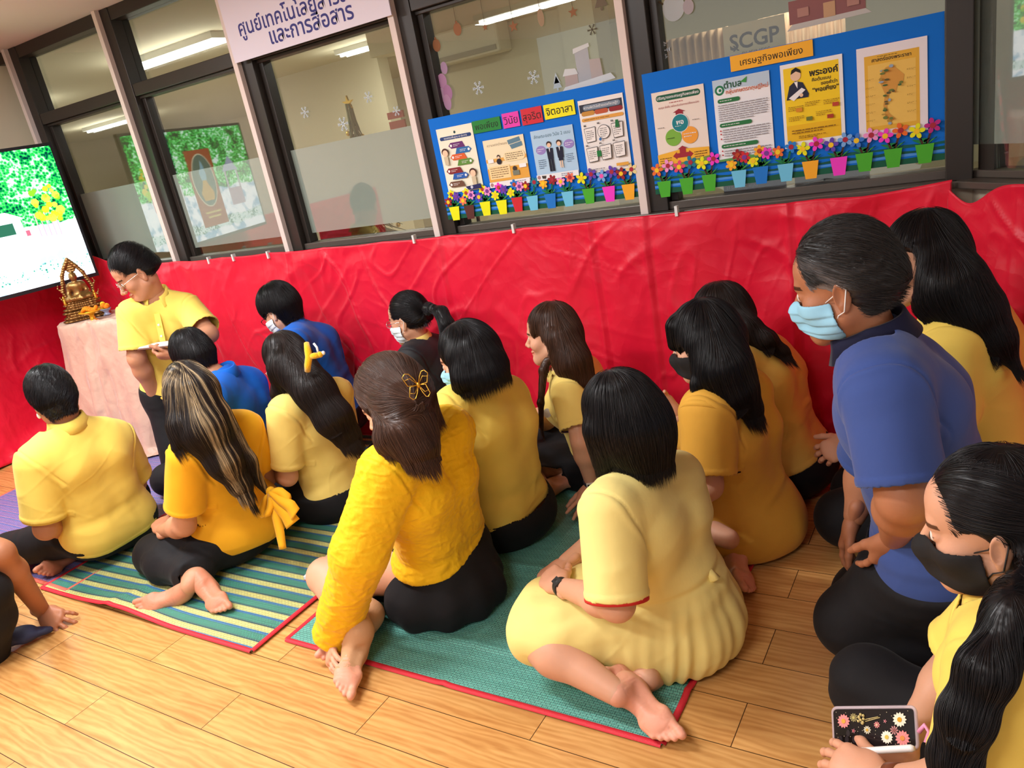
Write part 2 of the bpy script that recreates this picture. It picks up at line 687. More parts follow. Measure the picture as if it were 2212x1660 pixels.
def floor_mat():
    m = bpy.data.materials.new('laminate_planks')
    m.use_nodes = True
    nt = m.node_tree; b = nt.nodes['Principled BSDF']; L = nt.links
    tc = N(nt, 'ShaderNodeTexCoord')
    mp = N(nt, 'ShaderNodeMapping'); mp.inputs['Rotation'].default_value = (0, 0, .0133); mp.inputs['Location'].default_value = (.557 + .5, -1.14 + .0073, 0)
    L.new(tc.outputs['Object'], mp.inputs[0])
    br = N(nt, 'ShaderNodeTexBrick'); br.offset = .5; br.offset_frequency = 2
    br.inputs['Scale'].default_value = 1; br.inputs['Brick Width'].default_value = 1.0; br.inputs['Row Height'].default_value = .16
    br.inputs['Mortar Size'].default_value = .0013; br.inputs['Mortar Smooth'].default_value = .1; br.inputs['Bias'].default_value = 0
    br.inputs['Color1'].default_value = (0, 0, 0, 1); br.inputs['Color2'].default_value = (1, 1, 1, 1); br.inputs['Mortar'].default_value = (.5, .5, .5, 1)
    L.new(mp.outputs[0], br.inputs['Vector'])
    # grain, shifted from plank to plank
    ad = N(nt, 'ShaderNodeVectorMath', operation='MULTIPLY_ADD'); ad.inputs[1].default_value = (7, 3, 9)
    L.new(br.outputs['Color'], ad.inputs[0]); L.new(mp.outputs[0], ad.inputs[2])
    m2 = N(nt, 'ShaderNodeMapping'); m2.inputs['Scale'].default_value = (1.3, 11, 1); L.new(ad.outputs[0], m2.inputs[0])
    n1 = N(nt, 'ShaderNodeTexNoise'); n1.inputs['Scale'].default_value = 2.2; n1.inputs['Detail'].default_value = 6; n1.inputs['Distortion'].default_value = 1.2
    L.new(m2.outputs[0], n1.inputs['Vector'])
    m3 = N(nt, 'ShaderNodeMapping'); m3.inputs['Scale'].default_value = (1.0, 5.5, 1); L.new(ad.outputs[0], m3.inputs[0])
    wv = N(nt, 'ShaderNodeTexWave'); wv.wave_type = 'RINGS'; wv.inputs['Scale'].default_value = 3.2; wv.inputs['Distortion'].default_value = 9; wv.inputs['Detail'].default_value = 3; wv.inputs['Detail Scale'].default_value = 1.3
    L.new(m3.outputs[0], wv.inputs['Vector'])
    mx = N(nt, 'ShaderNodeMix'); mx.data_type = 'FLOAT'; mx.inputs[0].default_value = .22
    L.new(n1.outputs[0], mx.inputs[2]); L.new(wv.outputs['Fac'], mx.inputs[3])
    cr = N(nt, 'ShaderNodeValToRGB')
    e = cr.color_ramp.elements
    e[0].position = .22; e[0].color = (*srgb(186, 128, 70), 1)
    e[1].position = .72; e[1].color = (*srgb(222, 170, 104), 1)
    k = e.new(.5); k.color = (*srgb(208, 154, 90), 1)
    L.new(mx.outputs[0], cr.inputs[0])
    hs = N(nt, 'ShaderNodeHueSaturation'); L.new(cr.outputs[0], hs.inputs['Color'])
    mr = N(nt, 'ShaderNodeMapRange'); mr.inputs[3].default_value = .92; mr.inputs[4].default_value = 1.08
    L.new(br.outputs['Color'], mr.inputs[0]); L.new(mr.outputs[0], hs.inputs['Value'])
    mm = N(nt, 'ShaderNodeMix'); mm.data_type = 'RGBA'; mm.inputs[7].default_value = (*srgb(70, 44, 26), 1)
    L.new(br.outputs['Fac'], mm.inputs[0]); L.new(hs.outputs[0], mm.inputs[6]); L.new(mm.outputs[2], b.inputs['Base Color'])
    b.inputs['Roughness'].default_value = .26
    b.inputs['Specular IOR Level'].default_value = .5
    bp = N(nt, 'ShaderNodeBump'); bp.inputs['Strength'].default_value = .25; bp.inputs['Distance'].default_value = .002; bp.invert = True
    L.new(br.outputs['Fac'], bp.inputs['Height'])
    b2 = N(nt, 'ShaderNodeBump'); b2.inputs['Strength'].default_value = .06; b2.inputs['Distance'].default_value = .002
    L.new(mx.outputs[0], b2.inputs['Height']); L.new(bp.outputs[0], b2.inputs['Normal']); L.new(b2.outputs[0], b.inputs['Normal'])
    return m


struct(MB().box((-6.2, -4.5, -.05), (4.5, 3.3, 0)), 'floor', floor_mat())
struct(MB().box((-7.0, -4.5, CEIL), (4.5, 3.3, CEIL + .05)), 'ceiling', M_CEIL)
struct(MB().box((-5.85, -4.5, 0), (-5.76, 3.3, CEIL)), 'wall_left', M_BEIGE)
struct(MB().box((-5.76, 3.2, 0), (.0, 3.32, 1.06)), 'wall_back', M_BEIGE)

# right part of the wall turns towards the room
SD = np.array([.707, -.707, 0.0]); SN = np.array([-.707, -.707, 0.0])
S0 = np.array([-.085, 3.2, 0.0])


def sp(t, z, out=0.0):
    return S0 + SD * t + SN * out + np.array([0, 0, z])


def sbox(mb, t0, t1, o0, o1, z0, z1):
    return mb.slab([sp(t0, z0, o0), sp(t1, z0, o0), sp(t1, z0, o1), sp(t0, z0, o1)], (0, 0, z1 - z0))


struct(sbox(MB(), .0, 1.6, -.02, -.10, 0, 1.06), 'wall_right', M_BEIGE)

POSTS = [-5.61, -4.547, -3.494, -2.403, -1.286]
sill = MB().box((-5.76, 3.145, 1.06), (-.10, 3.32, 1.085)).box((-5.76, 3.215, 1.085), (-.10, 3.30, 1.118))
sbox(sill, .0, 1.6, .055, -.10, 1.06, 1.085); sbox(sill, .0, 1.6, -.015, -.10, 1.085, 1.11)
struct(sill, 'trim_1', M_SILL, .003)
struct(MB().box((-5.76, 3.2, 2.545), (-.06, 3.32, CEIL)), 'trim_2', M_FRAME, .003)
for i, x in enumerate(POSTS):
    tr = MB().box((x + .03, 3.195, 1.085), (x + .115, 3.32, CEIL)).box((x + .118, 3.235, 1.118), (x + .150, 3.30, 2.117))
    o = struct(tr, 'trim_%d' % (3 + i), M_FRAME, .003)
    st = MB().box((x, 3.165, 1.06), (x + .035, 3.20, CEIL)).build('batten', M_STRIP, o)
    bevel(st, .002)
    x1 = (POSTS + [-.138])[i + 1]
    struct(MB().box((x + .115, 3.2, 2.117), (x1, 3.32, 2.187)).box((x + .115, 3.225, 2.10), (x1, 3.30, 2.117)), 'trim_%d' % (9 + i), M_FRAME, .003)
struct(MB().box((-.138, 3.165, 1.06), (-.055, 3.32, CEIL)), 'trim_8', M_FRAME, .004)
pr = MB(); sbox(pr, .035, .10, -.03, -.09, 1.11, CEIL); sbox(pr, .0, 1.6, -.03, -.09, 1.70, 1.80)
struct(pr, 'trim_15', M_FRAME)


def outer_fresnel(nt, ior):
    """reflectance of a thin pane, the same from both of its faces"""
    f = N(nt, 'ShaderNodeFresnel')
    ge = N(nt, 'ShaderNodeNewGeometry')
    mr = N(nt, 'ShaderNodeMapRange'); mr.inputs[3].default_value = ior; mr.inputs[4].default_value = 1 / ior
    nt.links.new(ge.outputs['Backfacing'], mr.inputs[0]); nt.links.new(mr.outputs[0], f.inputs[0])
    return f


def glass_mat():
    m = bpy.data.materials.new('pane_glass')
    m.use_nodes = True
    nt = m.node_tree
    nt.nodes.remove(nt.nodes['Principled BSDF'])
    o = nt.nodes['Material Output']
    t = N(nt, 'ShaderNodeBsdfTransparent'); t.inputs[0].default_value = (.90, .92, .89, 1)
    g = N(nt, 'ShaderNodeBsdfGlossy'); g.inputs['Roughness'].default_value = .0; g.inputs[0].default_value = (.95, .96, .97, 1)
    f = outer_fresnel(nt, 1.45)
    mr = N(nt, 'ShaderNodeMath', operation='MULTIPLY_ADD'); mr.inputs[1].default_value = 1.35; mr.inputs[2].default_value = .035
    nt.links.new(f.outputs[0], mr.inputs[0])
    mx = N(nt, 'ShaderNodeMixShader')
    nt.links.new(mr.outputs[0], mx.inputs[0]); nt.links.new(t.outputs[0], mx.inputs[1]); nt.links.new(g.outputs[0], mx.inputs[2])
    nt.links.new(mx.outputs[0], o.inputs[0])
    return m


M_GLASS = glass_mat()
M_FILM = mat('frosted_film', srgb(150, 162, 152), .9, spec=0.0, alpha=.86)
_nt = M_FILM.node_tree
_g = N(_nt, 'ShaderNodeBsdfGlossy'); _g.inputs['Roughness'].default_value = .02
_f2 = outer_fresnel(_nt, 1.6)
_m2 = N(_nt, 'ShaderNodeMath', operation='MULTIPLY_ADD'); _m2.inputs[1].default_value = 1.5; _m2.inputs[2].default_value = .07
_mx = N(_nt, 'ShaderNodeMixShader')
_nt.links.new(_f2.outputs[0], _m2.inputs[0]); _nt.links.new(_m2.outputs[0], _mx.inputs[0])
_nt.links.new(_nt.nodes['Principled BSDF'].outputs[0], _mx.inputs[1]); _nt.links.new(_g.outputs[0], _mx.inputs[2])
_nt.links.new(_mx.outputs[0], _nt.nodes['Material Output'].inputs[0])

ends = POSTS + [-.138]
SWING = [0.012, .030, .0, .0, .0]       # the sliding sashes do not sit quite square in their tracks
for i in range(5):
    a, b = ends[i] + .115, ends[i + 1]
    s = SWING[i]
    if i == 0: a = ends[0] - .15 + .265
    w = (b - a) * s
    win = MB().slab([(a, YG - w / 2, 1.11), (b, YG + w / 2, 1.11), (b, YG + w / 2 + .005, 1.11), (a, YG - w / 2 + .005, 1.11)], (0, 0, 1.0)).build('window_%d' % (i + 1), M_GLASS)
    win['kind'] = 'structure'
    if i < 3:
        f0, f1 = 1.168, 1.633
        MB().slab([(a, YG - .003 - w / 2, f0), (b, YG - .003 + w / 2, f0), (b, YG - .0015 + w / 2, f0), (a, YG - .0015 - w / 2, f0)], (0, 0, f1 - f0)).build('frosted_film', M_FILM, win)
    tw = MB().box((a, YG, 2.187), (b, YG + .005, 2.545)).build('window_%d' % (i + 6), M_GLASS)
    tw['kind'] = 'structure'
wr_ = sbox(MB(), .0, 1.6, -.035, -.04, 1.11, CEIL).build('window_11', M_GLASS)
wr_['kind'] = 'structure'
sbox(MB(), .0, 1.6, -.030, -.033, 1.195, 1.745).build('frosted_film', M_FILM, wr_)
wl = MB().box((-5.76, YG, 1.11), (-5.61, YG + .005, 2.54)).build('window_12', M_GLASS); wl['kind'] = 'structure'

# ---- the office behind the glass
struct(MB().box((-14, 3.32, -.05), (3.5, 12, 0)), 'floor_2', mat('office_floor', srgb(205, 190, 160), .5))
struct(MB().box((-14, 3.3, CEIL), (3.5, 12, CEIL + .05)), 'ceiling_2', M_OFFWALL)
struct(MB().box((-14, 11.6, 0), (3.5, 11.7, CEIL)), 'wall_far', M_OFFWALL)
struct(MB().box((3.4, 3.3, 0), (3.5, 11.7, CEIL)), 'wall_office_right', M_OFFWALL)
struct(MB().box((-14.1, 3.3, 0), (-14, 11.7, CEIL)), 'wall_office_left', M_OFFWALL)
struct(MB().box((-8.2, 7.8, 0), (-6.2, 8.0, CEIL)), 'wall_office_partition', M_OFFWALL)
struct(MB().box((-5.0, 6.2, 2.35), (3.4, 6.5, CEIL)), 'wall_office_beam', M_OFFWALL)
struct(MB().box((-3.0, 6.2, 0), (-2.7, 6.5, 2.35)), 'wall_office_column', M_OFFWALL)
M_TUBE = mat('tube_light', (1, 1, 1), .5, emit=(1, .98, .92), estr=9)
M_FIX = mat('fixture_white', srgb(230, 230, 225), .4)


def ceiling_light(x, y, label, power, ln=1.2, two=True, group=None, soft=False):
    r = empty('ceiling_light', (x, y, CEIL), 0, label, 'lamp', group)
    MB().box((-ln / 2, -.11, -.05), (ln / 2, .11, 0)).build('housing', M_FIX, r, False)
    for s in ((-.05, .05) if two else (0,)):
        MB().tube([(-ln / 2 + .03, s, -.065), (ln / 2 - .03, s, -.065)], .014, 10).build('tube', M_TUBE, r, False)
    if soft:
        area_light('lamp_light', (0, 0, 0), (ln, .2), power, (1, .975, .93), parent=r).location = (0, 0, -.085)
        u = area_light('added_ceiling_fill', (0, 0, 0), (ln, .3), power * .5, (1, .975, .93), parent=r)  # added fill below the fitting, facing up to brighten the office ceiling
        u.location = (0, 0, -.30); u.rotation_euler = (math.pi, 0, 0)
    elif power:
        l = area_light('lamp_light', (x, y, CEIL - .085), (ln, .2), power, (.98, .99, 1), target=(x, y, 0))
        l.parent = r; l.location = (0, 0, -.085)
    return r


for x, y, s in CEIL_LAMPS:
    ceiling_light(x, y, 'white fluorescent ceiling fitting above the seated group, %s' % {-4.4: 'nearest the screen', -2.45: 'over the striped mat', -1.0: 'behind the photographer', -3.9: 'over the bare floor'}[x], LAMP_POWER * s, group=None)
for k, (x, y, pw, nm) in enumerate([(-5.65, 4.58, 34, 'long bright tube fitting seen through the second upper pane'), (-5.5, 7.05, 34, 'tube fitting seen below the white sign, deeper in the office'), (-2.2, 4.6, 24, 'office tube fitting above the poster boards'),
                                    (-6.1, 9.8, 30, 'farthest tube fitting, small bright streak behind the hanging ornaments'), (-1.5, 8.6, 26, 'office tube fitting behind the beam'), (1.2, 5.0, 26, 'office tube fitting at the right end'), (-8.6, 4.6, 36, 'office tube fitting added at the far left, behind the screen, to brighten the left panes'), (-11.0, 7.4, 40, 'office tube fitting added in the far left corner of the office to brighten the left panes')]):  # last two fittings are added to brighten the office behind the left panes
    ceiling_light(x, y, nm, pw * .62, 1.15, soft=True)

# a few office things that show through the panes
ac = empty('air_conditioner', (-3.95, 6.15, 2.25), 0, 'cream split air conditioner high on the office wall below the sign', 'air conditioner')
bevel(MB().box((-.45, -.12, -.13), (.45, .1, .13)).build('body', mat('ac_cream', srgb(206, 200, 176), .5), ac, False), .02)
MB().box((-.42, -.13, -.11), (.42, -.115, -.07)).build('vent', mat('ac_grey', srgb(150, 146, 130), .5), ac, False)
struct(MB().box((-4.6, 6.26, 0), (-3.0, 6.4, CEIL)), 'wall_office_stub', M_OFFWALL)
for k, (x, y, w, lb) in enumerate([(-4.9, 7.7, .45, 'white vertical blind strips beyond the frosted pane under the sign'), (-2.75, 8.6, .9, 'peach office curtain behind the left poster board'), (-1.6, 8.6, .8, 'peach office curtain to the right of the bright window gap')]):
    V, F = [], []
    n = 60
    for i in range(n + 1):
        for z in (.75, 2.05 if k else 1.95):
            V.append((x - w / 2 + w * i / n, y + .03 * math.sin(i * 1.15), z))
    for i in range(n): F.append((2 * i, 2 * i + 2, 2 * i + 3, 2 * i + 1))
    o = link('office_curtain', mesh_np('office_curtain', V, F), mat('blind', srgb(238, 236, 230) if k == 0 else srgb(214, 176, 138), .8, emit=(1, .98, .95) if k == 0 else None, estr=.5 if k == 0 else 0))  # white blind glows by itself, standing in for light falling on it
    so = o.modifiers.new('s', 'SOLIDIFY'); so.thickness = .004
    tag(o, lb, 'curtain')
wd = MB().box((-2.3, 8.7, .9), (-1.95, 8.75, 2.05)).build('window_13', mat('daylight', (1, 1, 1), .5, emit=(.75, .88, 1), estr=3)); wd['kind'] = 'structure'
ex = empty('notice_frame', (-4.62, 5.9, 1.72), 0, 'red notice with a white band on the office wall', 'notice')
MB().box((-.09, -.01, -.11), (.09, .01, .03)).build('red_panel', mat('notice_red', srgb(150, 40, 36), .5), ex, False)
MB().box((-.09, -.012, .05), (.09, .01, .11)).build('red_band', mat('notice_red', srgb(150, 40, 36), .5), ex, False)
ch = empty('office_chair', (-4.25, 4.4, 0), .4, 'dark mesh office chair behind the frosted pane', 'chair')
bevel(MB().box((-.24, -.24, .42), (.24, .24, .50)).build('seat', M_CHAR, ch, False), .03)
V, F = [], []
for i in range(13):
    for j in range(9):
        u, v = i / 12 - .5, j / 8
        V.append((u * .46 * (1 - .15 * v), .22 + .06 * math.sin(v * 2.5) - .10 * (2 * u) ** 2, .58 + v * .62))
for i in range(12):
    for j in range(8):
        F.append((i * 9 + j, i * 9 + 9 + j, i * 9 + 10 + j, i * 9 + 1 + j))
o = link('backrest', mesh_np('backrest', V, F), M_CHAR, ch, False); so = o.modifiers.new('s', 'SOLIDIFY'); so.thickness = .02
MB().tube([(0, 0, .08), (0, 0, .43)], .025, 10).build('stem', M_DARKMETAL, ch, False)
for k in range(5):
    a = k * 1.2566
    MB().tube([(0, 0, .09), (.26 * math.cos(a), .26 * math.sin(a), .05)], [.022, .016], 8).ball((.27 * math.cos(a), .27 * math.sin(a), .03), .028).build('leg', M_DARKMETAL, ch, False)
fan = empty('stand_fan', (-3.15, 4.7, 0), -.3, 'round floor fan behind the frosted pane beneath the sign', 'fan')
MB().lathe([(.19, 0), (.19, .02), (.02, .05)], 24).build('base', M_DARKMETAL, fan, False)
MB().tube([(0, 0, .03), (0, 0, 1.2)], .014, 8).build('pole', M_DARKMETAL, fan, False)
t = MB()
for rr in (.06, .11, .16, .20):
    t.tube([(rr * math.cos(a), -.06 + .03 * (rr / .2) ** 2, 1.25 + rr * math.sin(a)) for a in np.linspace(0, 2 * math.pi, 33)], .003, 5, False)
t.build('guard', M_DARKMETAL, fan, False)
MB().tube([(0, .12, 1.25), (0, -.03, 1.25)], [.05, .04], 12).build('motor', M_DARKMETAL, fan, False)
for k in range(3):
    a = k * 2.094
    MB().slab([(0, -.03, 1.25), (.17 * math.cos(a), -.04, 1.25 + .17 * math.sin(a)), (.16 * math.cos(a + .8), -.015, 1.25 + .16 * math.sin(a + .8))], (0, .004, 0)).build('blade', M_CHAR, fan, False)
# Christmas tree in the corner of the office
tr = empty('christmas_tree', (-4.62, 5.3, 0), 0, 'slim dark green Christmas tree with golden baubles inside the office', 'tree')
t = MB(); rng = random.Random(4)
for i in range(420):
    z = .35 + 1.55 * (i / 420); r = .34 * (1 - (z - .35) / 1.62) + .01
    a = rng.uniform(0, 6.283)
    p0 = np.array((.02 * math.cos(a), .02 * math.sin(a), z + .05)); p1 = np.array((r * math.cos(a), r * math.sin(a), z - .06))
    t.tube([p0, p1], [.010, .002], 4, False)
t.build('foliage', mat('fir_green', srgb(70, 84, 52), .8), tr, False)
MB().tube([(0, 0, 0), (0, 0, 1.9)], [.03, .006], 8).build('trunk', M_DARKMETAL, tr, False)
for i in range(34):
    z = .5 + 1.3 * i / 34; r = .30 * (1 - (z - .35) / 1.62) + .02; a = i * 2.4
    MB().ball((r * math.cos(a), r * math.sin(a), z - .05), .022, 8, 6).build('bauble', M_GOLD, tr, False)
t = MB()
for k in range(5):
    a = math.pi / 2 + k * 1.2566
    t.slab([(0, -.01, 1.95), (.02 * math.cos(a - .63), -.01, 1.95 + .02 * math.sin(a - .63)), (.06 * math.cos(a), -.01, 1.95 + .06 * math.sin(a)), (.02 * math.cos(a + .63), -.01, 1.95 + .02 * math.sin(a + .63))], (0, .02, 0))
t.build('star', M_GOLD, tr, False)

# ---- red cloth along the wall
M_RED = mat('satin_red', srgb(224, 18, 54), .40, spec=.45, sheen=.25, var=(3, .06), bump=[(9, .25, .02, (1, 1, .5)), (700, .06, .001, (1, 1, 1))])



def crease_bump(m, sizes):
    """sharp facets of a cloth that has been folded and crumpled"""
    nt = m.node_tree
    tc = N(nt, 'ShaderNodeTexCoord')
    no = N(nt, 'ShaderNodeTexNoise'); no.inputs['Scale'].default_value = 2.2; no.inputs['Detail'].default_value = 3
    nt.links.new(tc.outputs['Object'], no.inputs['Vector'])
    ad = N(nt, 'ShaderNodeVectorMath', operation='MULTIPLY_ADD'); ad.inputs[1].default_value = (.5, .5, .5)
    nt.links.new(no.outputs['Color'], ad.inputs[0]); nt.links.new(tc.outputs['Object'], ad.inputs[2])
    b = nt.nodes['Principled BSDF'].inputs['Normal']
    pv = b.links[0].from_socket
    for sc, st, sh in sizes:
        mp = N(nt, 'ShaderNodeMapping'); mp.inputs['Scale'].default_value = sh; mp.inputs['Rotation'].default_value = (.3 * sc, .2 * sc, .1 * sc)
        vo = N(nt, 'ShaderNodeTexVoronoi'); vo.inputs['Scale'].default_value = sc
        bp = N(nt, 'ShaderNodeBump'); bp.inputs['Strength'].default_value = st; bp.inputs['Distance'].default_value = .10 / sc
        nt.links.new(ad.outputs[0], mp.inputs[0]); nt.links.new(mp.outputs[0], vo.inputs['Vector']); nt.links.new(vo.outputs['Distance'], bp.inputs['Height'])
        nt.links.new(pv, bp.inputs['Normal']); pv = bp.outputs[0]
    nt.links.new(pv, b)


crease_bump(M_RED, ((3.4, .5, (1, 1, .62)), (7.5, .42, (1, 1, .8)), (15, .3, (1, 1, 1))))


def crumple(S, seed=0):
    """S: surface coordinates in metres (along, up); depth of folds and creases"""
    P = np.stack([S[:, 0], S[:, 1], np.zeros(len(S))], 1)
    wv = fbm(P * 1.7, seed + 40, 2)
    d = .013 * np.sin(S[:, 0] * 9 + 2.2 * wv) * (.35 + .65 * np.clip(1.1 - S[:, 1], 0, 1))
    d += .012 * fbm(P * np.array([3.2, 1.6, 1]), seed, 2)
    for k, (f, a, ang) in enumerate(((4.5, .009, .5), (6, .007, -.7), (7, .005, 1.2), (9, .004, -.25), (3.5, .009, 1.45))):
        c, s = math.cos(ang), math.sin(ang)
        Q = np.stack([(P[:, 0] * c + P[:, 1] * s) * f + .5 * wv, (-P[:, 0] * s + P[:, 1] * c) * f * .35, P[:, 2] + k], 1)
        d += a * (np.clip(ridge(Q, seed + k * 7) - .70, 0, 1) / .30) ** 1.3 * np.clip(noise3(P * 1.9 + k * 9, seed + k) * 2.2 + .35, 0, 1)
    return d


def cloth_sheet(name, top, m, nu, nv, out, seed, label, foot=None, seams=()):
    """top: function u(0..1) -> (point, outward normal, length u in m); hangs to the floor"""
    V, S, Nn, up = [], [], [], []
    for i in range(nu + 1):
        p, n, l = top(i / nu)
        for j in range(nv + 1):
            v = j / nv
            f = (out * (1 - v) ** 1.5) + (0 if foot is None else foot(i / nu) * max(0, (.16 - v) / .16) ** 2)
            z = p[2] * v + .006
            V.append(p * np.array([1, 1, 0]) + n * f + np.array([0, 0, z])); S.append((l, z)); Nn.append(n + np.array([0, 0, .4 * (1 - v) ** 6])); up.append(v)
    V, S, Nn, up = np.array(V), np.array(S), np.array(Nn), np.array(up)
    d = crumple(S, seed) * np.clip((1 - up) / .05, .15, 1)
    for x in seams:
        d += .008 * np.exp(-np.abs(S[:, 0] - x) / .012) - .006 * np.exp(-np.abs(S[:, 0] - x - .03) / .015)
    V = V + Nn * (d * 1.15 + .014)[:, None]
    V[:, 2] = np.maximum(V[:, 2], .004)
    V[:, 1] = np.minimum(V[:, 1], np.where(V[:, 0] < -.1, 3.14, 9))
    n = nv + 1
    i, j = np.meshgrid(np.arange(nu), np.arange(nv), indexing='ij')
    a = (i * n + j).ravel()
    F = np.stack([a, a + n, a + n + 1, a + 1], 1)
    o = link(name, mesh_np(name, V, F), m)
    so = o.modifiers.new('solid', 'SOLIDIFY'); so.thickness = .002
    return tag(o, label, 'curtain')


TOPZ = ([-5.72, -5.41, -5.2, -4.9, -4.72, -4.3, -3.43, -2.35, -1.51, -1.26, -.67, -.4, -.115], [1.26, 1.24, 1.17, 1.135, 1.12, 1.105, 1.098, 1.088, 1.082, 1.085, 1.075, 1.070, 1.09])
LM = 5.605


def top_main(u):
    l = u * (LM + 1.3)
    if l < LM:
        x = -5.72 + l
        k = math.exp(-((LM - l) / .05))
        return np.array([x, 3.132 - .0 * k, np.interp(x, *TOPZ) - .006 * abs(math.sin(l * 7.3))]), np.array([0, -1, 0.]), l
    t = l - LM
    p = sp(t + .02, 0, .075)
    return np.array([p[0], p[1], 1.085 - .07 * math.exp(-((t - .10) / .09) ** 2) * 1.0 + .0]), SN, l


cloth_sheet('red_curtain', top_main, M_RED, 860, 104, .035, 2, 'long crumpled red cloth hung along the wall under the windows', foot=lambda u: .05 + .035 * math.sin(u * 23), seams=(.62, 1.2, 2.28, 3.37, 4.2, 4.46, 5.05))


def top_left(u):
    l = u * 3.2
    return np.array([-5.745, 3.05 - l, 1.15]), np.array([1, 0, 0.]), l


cloth_sheet('red_curtain', top_left, M_RED, 240, 80, .03, 9, 'red cloth hanging down the left wall below the screen, trailing on the floor', foot=lambda u: .10 + .06 * math.sin(u * 17))
for k, px in enumerate([(452, 562), (505, 556), (580, 550), (895, 516), (1110, 493), (1462, 455), (338, 567)]):
    c = at(px[0], px[1], 3.12)
    MB().box(c + (-.006, -.012, -.022), c + (.006, .012, .02)).build('cloth_clip', mat('clip_clear', srgb(225, 225, 225), .2), None)
    tag(bpy.context.scene.objects[-1] if False else COL.objects[-1], 'small clear clip holding the red cloth to the sill', 'clip', 'clear clips along the sill')


# ------------------------------------------------------------------ lettering and flat artwork
_TXT = {}


def text_mesh(body, size=1.0, bold=0.0, depth=0.0):
    c = bpy.data.curves.new('lettering', 'FONT')
    c.body = body; c.size = size; c.align_x = 'CENTER'; c.align_y = 'CENTER'; c.offset = bold; c.extrude = depth
    c.resolution_u = 3
    o = bpy.data.objects.new('lettering', c)
    COL.objects.link(o)
    bpy.context.view_layer.update()
    me = bpy.data.meshes.new_from_object(o.evaluated_get(bpy.context.evaluated_depsgraph_get()))
    bpy.data.objects.remove(o)
    bpy.data.curves.remove(c)
    me.name = 'lettering'
    me.materials.clear()
    V = np.zeros(len(me.vertices) * 3, np.float32); me.vertices.foreach_get('co', V); V = V.reshape(-1, 3)
    F = [tuple(p.vertices) for p in me.polygons]
    bpy.data.meshes.remove(me)
    return V, F


class Sheet:
    """a flat sheet on a vertical plane: u to the right and v down, 0..1; everything lies in thin real layers"""

    def __init__(s, name, x0, x1, z1, z0, y, col, label, cat, thick=.0015, group=None, quad=None, parent=None, m=None):
        s.x0, s.x1, s.z1, s.z0, s.y = x0, x1, z1, z0, y
        s.w, s.h = x1 - x0, z1 - z0
        s.L = 0
        s.root = MB().box((x0, y, z0), (x1, y + thick, z1)).build(name, m or flat(col), parent)
        if label: tag(s.root, label, cat, group)

    def P(s, u, v, l=None):
        return np.array([s.x0 + u * s.w, s.y - .0004 * (s.L if l is None else l), s.z1 - v * s.h])

    def poly(s, pts, col, name='print', m=None):
        s.L += 1
        q = [s.P(u, v) for u, v in pts]
        mb = MB(); mb.slab(q, (0, .0003, 0))
        return mb.build(name, m or flat(col), s.root)

    def rect(s, u0, v0, u1, v1, col, name='print'):
        return s.poly([(u0, v0), (u1, v0), (u1, v1), (u0, v1)], col, name)

    def pill(s, u0, v0, u1, v1, col, name='print'):
        r = abs(v1 - v0) / 2; a = s.h / s.w
        pts = []
        for k in range(9):
            t = math.pi / 2 + math.pi * k / 8
            pts.append((u0 + r * a + r * a * math.cos(t), (v0 + v1) / 2 - r * math.sin(t)))
        for k in range(9):
            t = -math.pi / 2 + math.pi * k / 8
            pts.append((u1 - r * a + r * a * math.cos(t), (v0 + v1) / 2 - r * math.sin(t)))
        return s.poly(pts, col, name)

    def disc(s, u, v, r, col, ry=None, name='print', n=24):
        """r in units of the width"""
        a = s.w / s.h
        ry = r if ry is None else ry
        return s.poly([(u + r * math.cos(t), v + ry * a * math.sin(t)) for t in np.linspace(0, 2 * math.pi, n + 1)[:-1]], col, name)

    def text(s, body, u, v, hgt, col, bold=.0, wmax=None, rot=0.0):
        """hgt: letter height in units of the sheet height"""
        s.L += 1
        V, F = text_mesh(body, 1.0, bold)
        if len(V) == 0: return
        k = hgt * s.h / .72
        if wmax: k = min(k, wmax * s.w / max(1e-6, np.ptp(V[:, 0])))
        c, n = math.cos(rot), math.sin(rot)
        x = (V[:, 0] * c - V[:, 1] * n) * k; z = (V[:, 0] * n + V[:, 1] * c) * k
        o = s.P(u, v)
        W3 = np.stack([o[0] + x, np.full(len(x), o[1]), o[2] + z], 1)
        me = mesh_np('lettering', W3, F, False)
        return link('lettering', me, flat(col), s.root)

    def lines(s, u0, u1, v0, v1, n, col, seed=0, wd=.35):
        """rows of small print, too small to read"""
        rng = random.Random(seed); mb = MB(); s.L += 1
        for i in range(n):
            v = v0 + (v1 - v0) * (i + .5) / n; h = (v1 - v0) / n * wd
            u = u0
            e = u1 if i < n - 1 else u0 + (u1 - u0) * .7
            while u < e - .02:
                w = rng.uniform(.03, .12) * (u1 - u0) / .8
                q = [s.P(u, v - h / 2), s.P(min(e, u + w), v - h / 2), s.P(min(e, u + w), v + h / 2), s.P(u, v + h / 2)]
                mb.slab(q, (0, .0002, 0))
                u += w + .012
        return mb.build('small_print', flat(col), s.root)


def rect_px(tl, br, y, tr=None, bl=None):
    a, b = at(*tl, y), at(*br, y)
    c = at(*tr, y) if tr else np.array([b[0], y, a[2]]); d = at(*bl, y) if bl else np.array([a[0], y, b[2]])
    return (a[0] + d[0]) / 2, (b[0] + c[0]) / 2, (a[2] + c[2]) / 2, (b[2] + d[2]) / 2


K = srgb
BLK, WHT = K(30, 28, 30), K(242, 240, 242)

